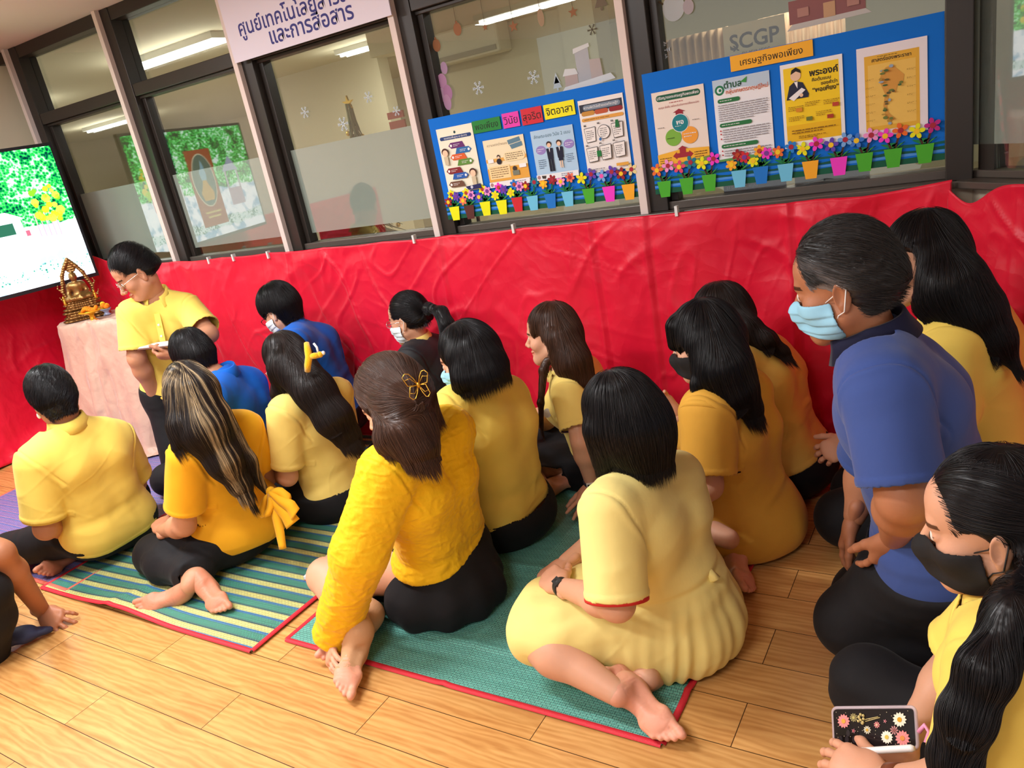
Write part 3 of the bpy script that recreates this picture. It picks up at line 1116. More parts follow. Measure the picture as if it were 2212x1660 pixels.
# ---- white sign above the transom
sg = Sheet('hanging_sign', -3.45, -2.36, 2.62, 2.118, 3.145, K(226, 220, 236), 'big white sign with violet Thai lettering across the top of two panes', 'sign', .006)
_l1, _l2 = at(690, 5, 3.145), at(655, 58, 3.145)
for _b, _p in (('ศูนย์เทคโนโลยีสารสนเทศ', _l1), ('และการสื่อสาร', _l2)):
    sg.text(_b, .535, (sg.z1 - _p[2]) / sg.h, .150, K(58, 58, 132), .014, wmax=.90)

# ---- blue boards
M_BOARD = mat('board_blue', K(20, 112, 214), .75, spec=.2)
YB = 3.178


def board(x0, x1, name_label):
    b = Sheet('display_board', x0, x1, 1.642, 1.160, YB, None, name_label, 'board', .012, m=M_BOARD)
    for k, (v0, v1, c) in enumerate(((.865, .885, K(12, 92, 84)), (.925, .945, K(78, 148, 228)), (.905, .925, K(10, 84, 72)), (.955, 1.0, K(12, 88, 64)))):
        mb = MB(); n = 24; b.L += 1
        top = [b.P(i / n, v0 + .006 * math.sin(i * 1.7 + k)) for i in range(n + 1)]; bot = [b.P(i / n, v1) for i in range(n + 1)]
        mb.slab(top + bot[::-1], (0, .0004, 0))
        mb.build('grass_strip', flat(c), b.root)
    return b


b1 = board(-2.305, -1.288, 'left blue display board with four posters and coloured word cards')
b2 = board(-1.212, -.140, 'right blue display board with four large posters and an orange title card')
YP = YB - .004


def poster(tl, tr, bl, br, col, label):
    x0, x1, z1, z0 = rect_px(tl, br, YP, tr, bl)
    return Sheet('poster', x0, x1, z1, z0, YP - .0015, col, label, 'poster', .0018)


def card(tl, tr, bl, br, col, txt, label, h=.55, bold=.0, tc=BLK):
    x0, x1, z1, z0 = rect_px(tl, br, YP, tr, bl)
    s = Sheet('word_card', x0, x1, z1, z0, YP - .003, col, label, 'card', .0012)
    s.text(txt, .5, .54, h, tc, bold, wmax=.86)
    return s


card((1018.7, 264), (1080, 250), (1025, 289), (1083.4, 278.6), K(38, 130, 58), 'พอเพียง', 'dark green word card curling at its edge, first of the row of cards', .5)
card((1083, 247), (1120, 239), (1090, 278), (1124, 272), K(226, 66, 176), 'วินัย', 'magenta word card between the green and the red one', .5)
card((1124, 237), (1170, 228), (1130, 270), (1174, 265), K(206, 44, 60), 'สุจริต', 'red word card between the magenta and the yellow one', .48)
card((1174, 228), (1240.6, 214), (1178, 259), (1243, 247), K(240, 232, 24), 'จิตอาสา', 'bright yellow word card at the right end of the row', .5, .01)
tc = card((1577, 124), (1755, 83), (1580, 160.6), (1757, 115), K(244, 178, 48), 'เศรษฐกิจพอเพียง', 'orange title card with rounded corners on the right board', .42, .004)

# posters of the left board
a = poster((941, 280), (1019, 266), (971, 419), (1045, 406), K(238, 234, 214), 'cream poster with coloured numbered arrows and two cartoon pupils')
a.disc(.5, .085, .03, K(30, 70, 70)); a.pill(.06, .13, .94, .185, K(34, 62, 120)); a.text('คุณธรรมพื้นฐาน ๗ ประการ', .5, .158, .03, WHT, wmax=.8)
for i, (c, x, v) in enumerate(((K(104, 44, 110), .26, .28), (K(46, 108, 170), .42, .37), (K(218, 96, 44), .26, .46), (K(96, 142, 62), .42, .55), (K(130, 34, 44), .08, .66), (K(40, 92, 176), .22, .75), (K(112, 76, 58), .08, .87))):
    d = 1 if i % 2 == 0 else -1
    w = .46
    p_ = [(x, v), (x + .07, v - .045), (x + w - .06, v - .045), (x + w, v + .045), (x + .07, v + .045)] if d > 0 else [(x + w, v), (x + w - .07, v - .045), (x + .06, v - .045), (x, v + .045), (x + w - .07, v + .045)]
    a.poly(p_, c); a.disc(x + .075 if d > 0 else x + w - .075, v, .03, WHT); a.lines(x + .14, x + w - .12, v - .022, v + .022, 2, WHT, i)
for (u, v, hr) in ((.16, .36, 0), (.82, .72, 1)):
    a.disc(u, v, .095, K(70, 36, 32), .085); a.disc(u, v + .02, .075, K(240, 200, 170), .075)
    a.poly([(u - .06, v + .07), (u + .06, v + .07), (u + .05, v + .20), (u - .05, v + .20)], K(206, 190, 160))
a.poly([(.55, .93), (.98, .91), (.98, .985), (.62, .985)], K(36, 38, 92)); a.disc(.72, .95, .035, K(200, 200, 220))

b = poster((1043, 306), (1130, 288.5), (1061, 406.6), (1147.6, 394), K(240, 224, 190), 'small cream and orange poster with a sitting cartoon figure')
b.text('ความแตกต่างของ', .34, .12, .06, K(130, 110, 90), wmax=.5)
b.poly([(.6, .07), (.9, .03), (.92, .12), (.62, .16)], K(96, 130, 150)); b.poly([(.64, .17), (.94, .13), (.95, .22), (.68, .26)], K(96, 130, 150))
b.rect(0, .40, 1, .47, K(226, 168, 84)); b.rect(0, .60, 1, .88, K(228, 166, 70))
b.pill(.45, .30, .97, .50, K(240, 220, 176)); b.lines(.5, .93, .32, .48, 4, K(110, 90, 70), 3)
b.rect(.04, .56, .56, .83, K(244, 214, 160)); b.lines(.08, .52, .58, .81, 5, K(130, 100, 70), 4)
b.disc(.33, .37, .04, K(60, 40, 36)); b.disc(.33, .39, .03, K(240, 200, 170)); b.disc(.33, .47, .06, K(32, 32, 44))
b.rect(.06, .40, .2, .48, WHT); b.disc(.68, .66, .05, K(60, 52, 50)); b.rect(.62, .70, .78, .80, K(120, 124, 110)); b.rect(.80, .58, .97, .66, WHT)
b.rect(0, .89, 1, 1, K(236, 232, 236)); b.disc(.06, .94, .04, K(170, 130, 130)); b.lines(.6, .92, .91, .98, 2, K(90, 100, 140), 5)

c = poster((1145, 284), (1237, 269), (1163, 391.5), (1252, 376.5), K(176, 206, 232), 'pale blue poster with a man and a woman in dark suits')
c.text('ลักษณะของ วินัย 2 แบบ', .5, .13, .075, K(50, 90, 110), wmax=.86)
c.disc(.19, .40, .12, K(150, 130, 196), .09); c.lines(.1, .28, .36, .44, 2, WHT, 1); c.disc(.86, .36, .12, K(150, 130, 196), .09); c.lines(.78, .95, .32, .40, 2, WHT, 2)
c.lines(.09, .28, .58, .78, 5, K(70, 90, 120), 3); c.lines(.76, .93, .54, .72, 5, K(70, 90, 120), 4)
for (u, sk) in ((.40, 0), (.64, 1)):
    v = .30
    c.disc(u, v, .06, K(58, 38, 36), .055); c.disc(u, v + .025, .045, K(238, 198, 168), .045)
    c.poly([(u - .075, v + .085), (u + .075, v + .085), (u + .065, v + .30), (u - .065, v + .30)], K(26, 28, 52)); c.poly([(u - .014, v + .085), (u + .014, v + .085), (u, v + .17)], WHT)
    if sk:
        c.rect(u - .05, v + .30, u + .05, v + .36, K(26, 28, 52)); c.rect(u - .035, v + .36, u - .01, v + .50, K(232, 194, 164)); c.rect(u + .01, v + .36, u + .035, v + .50, K(232, 194, 164))
    else:
        c.rect(u - .06, v + .30, u - .008, v + .55, K(22, 24, 44)); c.rect(u + .008, v + .30, u + .06, v + .55, K(22, 24, 44))
c.rect(0, .89, 1, 1, K(232, 234, 240)); c.disc(.06, .94, .04, K(170, 130, 130)); c.poly([(.13, .91), (.24, .92), (.22, .98), (.14, .97)], K(60, 52, 46)); c.lines(.6, .9, .91, .98, 2, K(90, 100, 140), 6)

d = poster((1250.6, 219), (1345, 199), (1268, 376.5), (1365, 362), K(238, 232, 230), 'tall white poster with hand-drawn quotation boxes')
d.rect(.02, .06, .97, .17, K(52, 52, 64)); d.pill(.10, .075, .93, .145, K(120, 134, 152)); d.text('ความผิดวินัยร้ายแรงที่ควรรู้!!', .5, .11, .035, WHT, wmax=.76)
for u, cc in ((.2, K(196, 140, 60)), (.5, K(186, 84, 52)), (.82, K(142, 36, 44))): d.pill(u - .15, .155, u + .15, .215, cc)
d.pill(.04, .245, .97, .29, K(226, 162, 74)); d.lines(.1, .9, .258, .278, 1, K(90, 60, 30), 2)
for i, (u, v) in enumerate(((.06, .37), (.37, .36), (.68, .36), (.06, .64), (.37, .63), (.68, .62))):
    w, h = .26, .20
    if i == 1: d.disc(u + w / 2, v + h / 2, .14, BLK); d.disc(u + w / 2, v + h / 2, .13, K(238, 232, 230))
    else: d.poly([(u, v + .01), (u + w, v), (u + w - .02, v + h), (u + .03, v + h + .01)], BLK); d.poly([(u + .01, v + .017), (u + w - .01, v + .008), (u + w - .028, v + h - .008), (u + .038, v + h + .001)], K(238, 232, 230))
    d.text('“', u + .03, v - .005, .06, BLK, .03); d.lines(u + .05, u + w - .05, v + .04, v + h - .03, 5, K(60, 56, 58), i)
d.poly([(.80, .33), (.86, .33), (.87, .43), (.78, .43)], K(30, 110, 60)); d.disc(.42, .55, .03, K(50, 110, 180)); d.rect(.3, .70, .40, .78, K(30, 120, 60)); d.rect(.7, .905, .97, .945, K(226, 166, 70)); d.lines(.05, .6, .93, .96, 1, K(120, 120, 126), 9)

# posters of the right board
e = poster((1407, 203.4), (1519.5, 179), (1426, 368), (1536, 352.7), K(236, 222, 212), 'pale poster with a teal, a green and an orange circle')
e.pill(.08, .045, .93, .125, K(30, 92, 66)); e.text('ปรัชญาของเศรษฐกิจพอเพียง', .5, .085, .042, WHT, .008, wmax=.8)
e.lines(.33, .7, .145, .17, 1, K(170, 60, 60), 1); e.text('สมดุล ยั่งยืน พร้อมรับต่อการเปลี่ยนแปลง', .5, .205, .026, K(170, 60, 60), wmax=.78)
e.poly([(.5, .25), (.62, .29), (.57, .29), (.57, .33), (.43, .33), (.43, .29), (.38, .29)], K(150, 36, 52))
e.disc(.34, .60, .155, K(124, 178, 66)); e.disc(.66, .60, .155, K(240, 160, 60)); e.disc(.5, .43, .165, WHT); e.disc(.5, .43, .155, K(24, 128, 140))
e.text('พอ', .5, .42, .06, WHT, .02); e.lines(.4, .6, .455, .475, 1, WHT, 2); e.lines(.22, .42, .59, .62, 1, K(40, 80, 30), 3); e.lines(.55, .78, .56, .63, 2, WHT, 4)
e.lines(.06, .24, .445, .465, 1, K(90, 80, 80), 5); e.lines(.74, .96, .405, .425, 1, K(90, 80, 80), 6)
e.poly([(0, .80), (.5, .76), (1, .78), (1, .99), (0, .99)], K(238, 178, 54)); e.poly([(0, .95), (.5, .93), (1, .89), (1, 1), (0, 1)], K(120, 140, 70))
e.poly([(.5, .72), (.60, .76), (.56, .76), (.56, .81), (.62, .81), (.62, .79), (.70, .84), (.62, .89), (.62, .87), (.38, .87), (.38, .89), (.30, .84), (.38, .79), (.38, .81), (.44, .81), (.44, .76), (.40, .76)], K(160, 40, 52))
e.lines(.04, .28, .84, .93, 3, K(90, 60, 30), 7); e.lines(.72, .98, .81, .90, 3, K(90, 60, 30), 8)

f = poster((1538, 175), (1660, 152), (1554.6, 348), (1675.4, 335), K(238, 238, 244), 'white poster full of small print under green headings')
f.poly([(0, 0), (1, 0), (1, .17), (.5, .13), (0, .15)], K(186, 206, 226))
f.disc(.12, .13, .085, K(32, 120, 80)); f.disc(.12, .13, .05, K(220, 230, 236)); f.disc(.13, .13, .026, K(32, 120, 80)); f.text('ตำบล', .36, .085, .075, K(30, 90, 60), .02); f.text('กลุ่มเกษตรทฤษฎีใหม่', .60, .165, .07, K(206, 96, 40), .012, wmax=.74)
f.poly([(.5, .07), (.62, .02), (.6, .09)], K(60, 150, 70))
for v, w in ((.235, .40), (.53, .58), (.79, .66)): f.pill(.07, v, .07 + w, v + .05, K(40, 116, 66)); f.lines(.11, .03 + w, v + .015, v + .035, 1, WHT, int(v * 50))
f.lines(.07, .95, .30, .51, 8, K(150, 148, 156), 1); f.lines(.12, .95, .60, .77, 6, K(150, 148, 156), 2); f.lines(.12, .95, .86, .95, 3, K(150, 148, 156), 3)
for v in (.62, .66, .72, .87, .92): f.disc(.085, v, .014, K(190, 50, 60))
f.poly([(0, .975), (.5, .96), (1, .97), (1, 1), (0, 1)], K(90, 150, 80))

g = poster((1683, 143.4), (1813.8, 115.7), (1698, 322.7), (1832, 302), K(240, 238, 240), 'yellow poster with a man in a dark suit and bold black lettering')
g.rect(.05, .05, .94, .93, K(246, 208, 34)); g.rect(.05, .73, .94, .93, K(236, 186, 30))
g.text('พระองค์', .70, .155, .10, BLK, .028, wmax=.46); g.text('คือต้นแบบ', .66, .235, .045, BLK, .016, wmax=.3); g.text('ของคำว่า', .78, .29, .045, BLK, .016, wmax=.26); g.text('“พอเพียง”', .72, .355, .075, BLK, .02, wmax=.42)
g.poly([(.08, .42), (.14, .26), (.24, .21), (.36, .24), (.45, .38), (.44, .42)], K(36, 42, 66)); g.disc(.25, .15, .085, K(234, 196, 166), .085); g.poly([(.17, .13), (.19, .08), (.26, .055), (.33, .09), (.34, .13), (.26, .10)], BLK)
g.poly([(.22, .22), (.28, .22), (.27, .30)], WHT); g.poly([(.12, .40), (.34, .30), (.40, .33), (.20, .44)], WHT); g.disc(.33, .385, .03, K(234, 196, 166))
for i, (u, v) in enumerate(((.1, .50), (.38, .47), (.68, .48), (.1, .62), (.55, .60))): g.lines(u, u + .25, v, v + .06, 3, K(150, 110, 30), i)
for (u, v, cc) in ((.87, .55, K(190, 70, 50)), (.28, .55, K(220, 140, 40)), (.44, .67, K(110, 120, 50)), (.78, .68, K(170, 60, 40))): g.poly([(u - .05, v - .02), (u + .05, v - .02), (u + .05, v + .025), (u - .05, v + .025)], cc)
g.lines(.14, .86, .78, .84, 2, K(120, 80, 20), 8); g.lines(.25, .7, .86, .90, 2, K(120, 80, 20), 9)

h = poster((1849.6, 107), (2002, 76.8), (1856.6, 303), (2006, 278), K(236, 230, 238), 'white-bordered golden poster with an infographic map')
h.rect(.11, .10, .89, .93, K(228, 176, 60)); h.rect(.16, .2, .84, .88, K(236, 194, 96)); h.text('ศาสตร์ของพระราชา', .5, .155, .05, BLK, .014, wmax=.56); h.lines(.3, .7, .115, .128, 1, BLK, 1)
rg = random.Random(3)
mp_ = [(.42, .25), (.52, .24), (.60, .30), (.68, .36), (.66, .44), (.58, .47), (.55, .54), (.47, .52), (.44, .60), (.42, .70), (.46, .76), (.54, .82), (.48, .85), (.40, .78), (.37, .66), (.40, .54), (.36, .46), (.32, .38), (.36, .30)]
h.poly(mp_, K(214, 154, 70))
for i in range(26):
    q = mp_[rg.randrange(len(mp_))]; u = q[0] * .6 + .5 * .4 - (.05 if q[1] > .55 else 0) + rg.uniform(-.05, .05); v = q[1] + rg.uniform(-.02, .02)
    h.disc(u, v, rg.uniform(.018, .045), (K(110, 124, 60), K(150, 170, 190), K(90, 84, 50), K(176, 140, 60), K(70, 104, 60))[i % 5], rg.uniform(.012, .026), n=9)
for i in range(12):
    l = i % 2; v = .30 + i * .045
    h.lines(.13 if l else .72, .27 if l else .86, v, v + .02, 2, K(110, 80, 30), i)

# ---- paper flower pots along the lower edge of the boards
def flower_pot(px, py, pot, flowers, label, leaf=1):
    c = at(px, py, YP - .004)
    r = empty('flower_pot_cutout', c, 0, label, 'paper flower pot', 'paper flower pots on the boards')
    P_ = lambda x, z, l: (x, -.0016 * l, z)
    w = .030
    MB().slab([P_(-w, .032, 2), P_(w, .032, 2), P_(w * .66, -.034, 2), P_(-w * .66, -.034, 2)], (0, .0014, 0)).build('pot', flat(pot), r, False)
    for k, (dx, dz, col, cen) in enumerate(flowers):
        MB().slab([P_(-.004 + dx * .2, .028, 1), P_(.004 + dx * .2, .028, 1), P_(dx + .004, dz, 1), P_(dx - .004, dz, 1)], (0, .0012, 0)).build('stem', flat(K(70, 44, 30) if leaf > 1 else K(20, 110, 60)), r, False)
        for s in (-1, 1):
            lx = dx * .5 + s * .016
            MB().slab([P_(dx * .3, .030, 1), P_(lx + .010, .034 + (dz - .03) * .3, 1), P_(lx + s * .012, .052, 1), P_(lx - .006, .046, 1)], (0, .001, 0)).build('leaf', flat(K(64, 160, 50) if s > 0 else K(24, 126, 70)), r, False)
        n = 5 if leaf > 1 else 6
        mb = MB(); R = .0265 if leaf > 1 else .023
        for q in range(n):
            a = math.pi / 2 + q * 2 * math.pi / n + dx * 9
            pts = []
            for t in np.linspace(0, 2 * math.pi, 9)[:-1]:
                x, z = R * .62 + R * .42 * math.cos(t), R * .30 * math.sin(t)
                pts.append(P_(dx + x * math.cos(a) - z * math.sin(a), dz + x * math.sin(a) + z * math.cos(a), 3.2 + k * .8))
            mb.slab(pts, (0, .0012, 0))
        fl = mb.build('flower', flat(col), r, False)
        MB().slab([P_(dx + .0095 * math.cos(t), dz + .0095 * math.sin(t), 4 + k * .8) for t in np.linspace(0, 2 * math.pi, 13)[:-1]], (0, .0014, 0)).build('flower_centre', flat(cen), fl, False)
    return r


YE, RE, BR_, LB, BL_, GR, PK, OR = K(232, 232, 20), K(206, 40, 50), K(88, 44, 40), K(110, 194, 230), K(28, 118, 206), K(74, 172, 46), K(240, 60, 200), K(246, 172, 42)
VI, LP, DR, CO, TE, WH = K(98, 66, 180), K(240, 150, 210), K(150, 32, 40), K(236, 120, 90), K(22, 122, 150), K(236, 214, 150)
F3 = lambda a, b, c, ca=K(244, 200, 40), cb=K(180, 70, 40), cc=K(120, 60, 150): [(-.026, .058, a, ca), (.002, .092, b, cb), (.028, .080, c, cc)]
F2 = lambda a, b, ca=K(244, 200, 40), cb=K(170, 40, 60): [(-.024, .080, a, ca), (.026, .092, b, cb)]
q = lambda x, y: (850 + x / 3.32, y / 3.32)
for (xy, pot, fl, lab) in (((445, 1530), YE, F3(DR, YE, VI), 'yellow paper pot at the left end of the left board'), ((550, 1520), BR_, F3(CO, YE, LP), 'brown paper pot with red, yellow and pink flowers'),
                           ((665, 1495), YE, F3(VI, YE, LP), 'yellow paper pot with a violet flower, next after the brown pot'), ((782, 1485), YE, F3(YE, PK, VI), 'yellow paper pot left of the red pot'), ((893, 1465), RE, F3(YE, BL_, LP), 'red paper pot with a yellow flower'),
                           ((1003, 1455), LB, F2(DR, TE), 'light blue paper pot right of the red pot'), ((1130, 1440), BL_, F2(OR, DR), 'deep blue paper pot on the left board'), ((1255, 1425), LB, F2(LP, CO), 'light blue paper pot right of the deep blue one on the left board')):
    flower_pot(*q(*xy), pot, fl, lab, 1)
for (xy, pot, fl, lab) in (((1405, 1405), GR, F2(YE, VI), 'green paper pot, the only one on the left board'), ((1550, 1390), PK, F2(K(120, 170, 230), VI, K(240, 90, 180)), 'magenta paper pot on the left board'), ((1690, 1375), OR, F2(DR, WH), 'orange paper pot at the right end of the left board')):
    flower_pot(*q(*xy), pot, fl, lab, 2)
q = lambda x, y: (1350 + x / 2.566, y / 2.566)
for (xy, pot, fl, lab, lf) in (((222, 1047), GR, F2(K(232, 110, 50), LP), 'green paper pot at the left end of the right board', 2), ((345, 1030), GR, F2(K(226, 70, 110), TE), 'green paper pot with a crimson flower, second on the right board', 2), ((470, 1012), GR, F2(YE, PK), 'green paper pot below the gap between circles and small-print posters', 2),
                               ((635, 990), LB, F3(OR, DR, RE), 'light blue paper pot under the small-print poster', 1), ((755, 970), BL_, F3(YE, OR, PK), 'deep blue paper pot on the right board', 1), ((893, 955), LB, F2(K(232, 110, 50), K(40, 130, 210)), 'light blue paper pot with a blue flower on the right board', 1),
                               ((1030, 940), OR, F2(YE, PK), 'orange paper pot under the yellow poster', 2), ((1187, 920), PK, F2(VI, K(120, 170, 230)), 'magenta paper pot on the right board', 2), ((1328, 898), GR, F2(K(60, 120, 210), LP), 'green paper pot right of the magenta one on the right board', 2),
                               ((1487, 875), GR, F2(PK, K(236, 110, 40)), 'green paper pot under the golden map poster', 2), ((1662, 850), GR, F2(YE, K(186, 40, 130)), 'green paper pot at the right end of the right board', 2)):
    flower_pot(*q(*xy), pot, fl, lab, lf)

# ---- decals on the panes
YD = YG - .006


def decal(name, px, py, pts, col, label, cat, group=None, y=YD, strings=None):
    c = at(px, py, y)
    mb = MB()
    for poly in pts: mb.slab([(u, 0, v) for u, v in poly], (0, .001, 0))
    o = mb.build(name, flat(col, .6), None)
    o.location = c
    tag(o, label, cat, group)
    if strings:
        s = MB().tube([(0, 0, strings[0]), (0, 0, strings[1])], .0012, 5).build('string', flat(K(120, 110, 90)), o, False)
    return o


def star(r, n=5, k=.42):
    return [(r * (1 if i % 2 == 0 else k) * math.sin(i * math.pi / n), r * (1 if i % 2 == 0 else k) * math.cos(i * math.pi / n)) for i in range(2 * n)]


def oval(a, b, n=18, cx=0, cz=0):
    return [(cx + a * math.cos(t), cz + b * math.sin(t)) for t in np.linspace(0, 2 * math.pi, n + 1)[:-1]]


def flake(r):
    out = []
    for i in range(6):
        a = i * math.pi / 3
        c, s = math.cos(a), math.sin(a)
        T = lambda x, z: (x * c - z * s, x * s + z * c)
        w = r * .07
        out.append([T(0, -w), T(r, -w), T(r, w), T(0, w)])
        for k in (.45, .7):
            for sg in (-1, 1):
                out.append([T(r * k, 0), T(r * (k + .25), sg * r * .22), T(r * (k + .25) + w, sg * r * .2), T(r * k + 1.6 * w, 0)])
    return out


for (x, y, r, lb) in ((658, 243, .030, 'white snowflake decal beside the bright blind strips'), (741, 268, .036, 'larger white snowflake decal left of the dark post'), (795, 210, .028, 'pale snowflake decal highest below the sign'), (856, 240, .024, 'pale snowflake decal closest to the white batten under the sign'),
                      (1033, 190, .030, 'faint snowflake decal above the green word card'), (1152, 167, .030, 'faint snowflake decal above the yellow word card'), (1430, 110, .034, 'faint snowflake decal at the left of the rightmost big pane')):
    decal('snowflake_decal', x, y, flake(r), K(204, 214, 222), lb, 'decal')
BRZ = K(140, 92, 58)
for (x, y, lb) in ((988, 63, 'brown round bauble decal hanging from a string, the higher one'), (943, 98, 'brown round bauble decal hanging lower, near the dark post')):
    decal('bauble_decal', x, y, [oval(.022, .028), [(-.006, .026), (.006, .026), (.005, .036), (-.005, .036)]], BRZ, lb, 'decal', strings=(.034, .30))
for (x, y, r, lb) in ((1048, 59, .016, 'smallest brown star decal, left of the others'), (1109, 57, .026, 'brown star decal in the middle of the hanging row'), (1238, 26, .024, 'brown star decal highest at the right of the row')):
    decal('star_decal', x, y, [star(r)], BRZ, lb, 'decal', strings=(r, .26))
decal('ornament_decal', 1168, 38, [oval(.016, .036)], K(158, 132, 104), 'long striped drop ornament decal between two stars', 'decal', strings=(.036, .2))
decal('bell_decal', 1298, 5, [[(-.03, -.016), (.03, -.016), (.016, .012), (.008, .03), (-.008, .03), (-.016, .012)], oval(.006, .008, 8, 0, -.024)], K(110, 96, 78), 'dark bell decal cut by the top of the picture', 'decal')
decal('snow_crystal_decal', 1279, 64, flake(.022), K(96, 84, 66), 'dark brown snow crystal decal near the white batten', 'decal')
bl = empty('balloon_decal', at(952, 175, YD), 0, 'bunch of lilac balloon decals beside the dark post', 'decal')
for i, (x, z, a, b_, cc) in enumerate(((-.052, .055, .019, .026, K(166, 140, 164)), (.034, .052, .019, .028, K(160, 130, 160)), (-.020, .0, .026, .032, K(158, 120, 150)), (.010, -.002, .026, .034, K(170, 124, 160)), (-.006, -.062, .024, .032, K(172, 140, 166)), (.030, -.058, .026, .036, K(160, 112, 150)), (.018, -.10, .022, .036, K(172, 130, 160)))):
    MB().slab([(u, -.001 * i, v) for u, v in oval(a, b_, 18, x, z)], (0, .0008, 0)).build('balloon', flat(cc), bl, False)
ho = empty('house_decal', at(1262, 150, YD), 0, 'pale grey snowy house decal above the left board', 'decal')
for i, (pts, cc) in enumerate((([(-.035, -.06), (.03, -.06), (.03, .085), (-.035, .075)], K(170, 172, 178)), ([(-.042, .07), (.038, .085), (.036, .10), (-.04, .09)], K(206, 208, 210)), ([(-.10, -.07), (-.035, -.06), (-.035, -.01), (-.095, -.005)], K(176, 158, 154)), ([(-.105, -.01), (-.03, -.012), (-.04, .012), (-.09, .018)], K(206, 208, 210)), ([(.03, -.05), (.085, -.04), (.08, .03), (.03, .035)], K(176, 164, 162)), ([(-.13, -.085), (.14, -.06), (.12, -.035), (-.1, -.055)], K(212, 214, 216)))):
    MB().slab([(u, -.001 * i, v) for u, v in pts], (0, .0008, 0)).build('shape', flat(cc), ho, False)
decal('fir_decal', 1203, 180, [[(-.022, -.02), (.022, -.02), (0, .03)], [(-.018, .0), (.018, .0), (0, .045)], [(-.004, -.03), (.004, -.03), (.004, -.02), (-.004, -.02)]], K(176, 188, 194), 'small white fir decal left of the snowy house', 'decal')
sn = empty('snowman_decal', at(1460, 15, YD), 0, 'pale snowman decal cut off by the top of the picture', 'decal')
for i, (pts, cc) in enumerate(((oval(.045, .05, 20, -.01, 0), K(180, 186, 190)), (oval(.032, .034, 20, 0, .062), K(190, 194, 198)), (oval(.022, .028, 16, .05, -.01), K(170, 160, 166)), ([(-.03, .036), (.03, .04), (.028, .05), (-.028, .048)], K(150, 170, 164)))):
    MB().slab([(u, -.001 * i, v) for u, v in pts], (0, .0008, 0)).build('shape', flat(cc), sn, False)
MB().tube([(-.05, 0, .02), (-.085, 0, .05)], .003, 6).build('twig_arm', flat(K(90, 76, 56)), sn, False)
hh = empty('shop_decal', at(1785, 18, YD), 0, 'dull red house-row decal above the right board', 'decal')
for i, (pts, cc) in enumerate((([(-.13, -.03), (.13, -.03), (.13, .05), (-.13, .05)], K(142, 92, 92)), ([(-.14, -.05), (.15, -.045), (.13, -.028), (-.12, -.03)], K(196, 190, 184)), ([(-.01, -.03), (.03, -.03), (.03, .02), (-.01, .02)], K(196, 156, 120)), ([(-.10, -.01), (-.06, -.01), (-.06, .02), (-.10, .02)], K(176, 130, 120)), ([(.07, -.01), (.11, -.01), (.11, .02), (.07, .02)], K(176, 130, 120)))):
    MB().slab([(u, -.001 * i, v) for u, v in pts], (0, .0008, 0)).build('shape', flat(cc), hh, False)
pa = Sheet('office_notice', *rect_px((1560, 60), (1700, 125), YG + .02), YG + .02, K(196, 180, 146), 'beige sheet with a dark word on the inside of the pane above the right board', 'notice', .001)
pa.text('SCGP', .5, .42, .36, K(70, 60, 60), .02); pa.text('x', .2, .52, .2, K(70, 60, 60), .02); pa.text('BUSINESS', .52, .72, .12, K(120, 104, 88))
lp = Sheet('office_notice', *rect_px((1560, 372), (1700, 415), YG + .05), YG + .05, K(88, 88, 112), 'violet grey printed panel below the right board, behind the glass', 'notice', .001)
lp.text('03 ร้องเรียนร้องทุกข์', .30, .62, .22, K(180, 176, 190), wmax=.5)
l2 = Sheet('office_notice', *rect_px((1715, 360), (1880, 412), YG + .05), YG + .05, K(150, 140, 124), 'grey contact panel with dark Thai lettering below the right board', 'notice', .001)
l2.text('ติดต่อเรา', .42, .72, .30, K(30, 28, 30), .02)


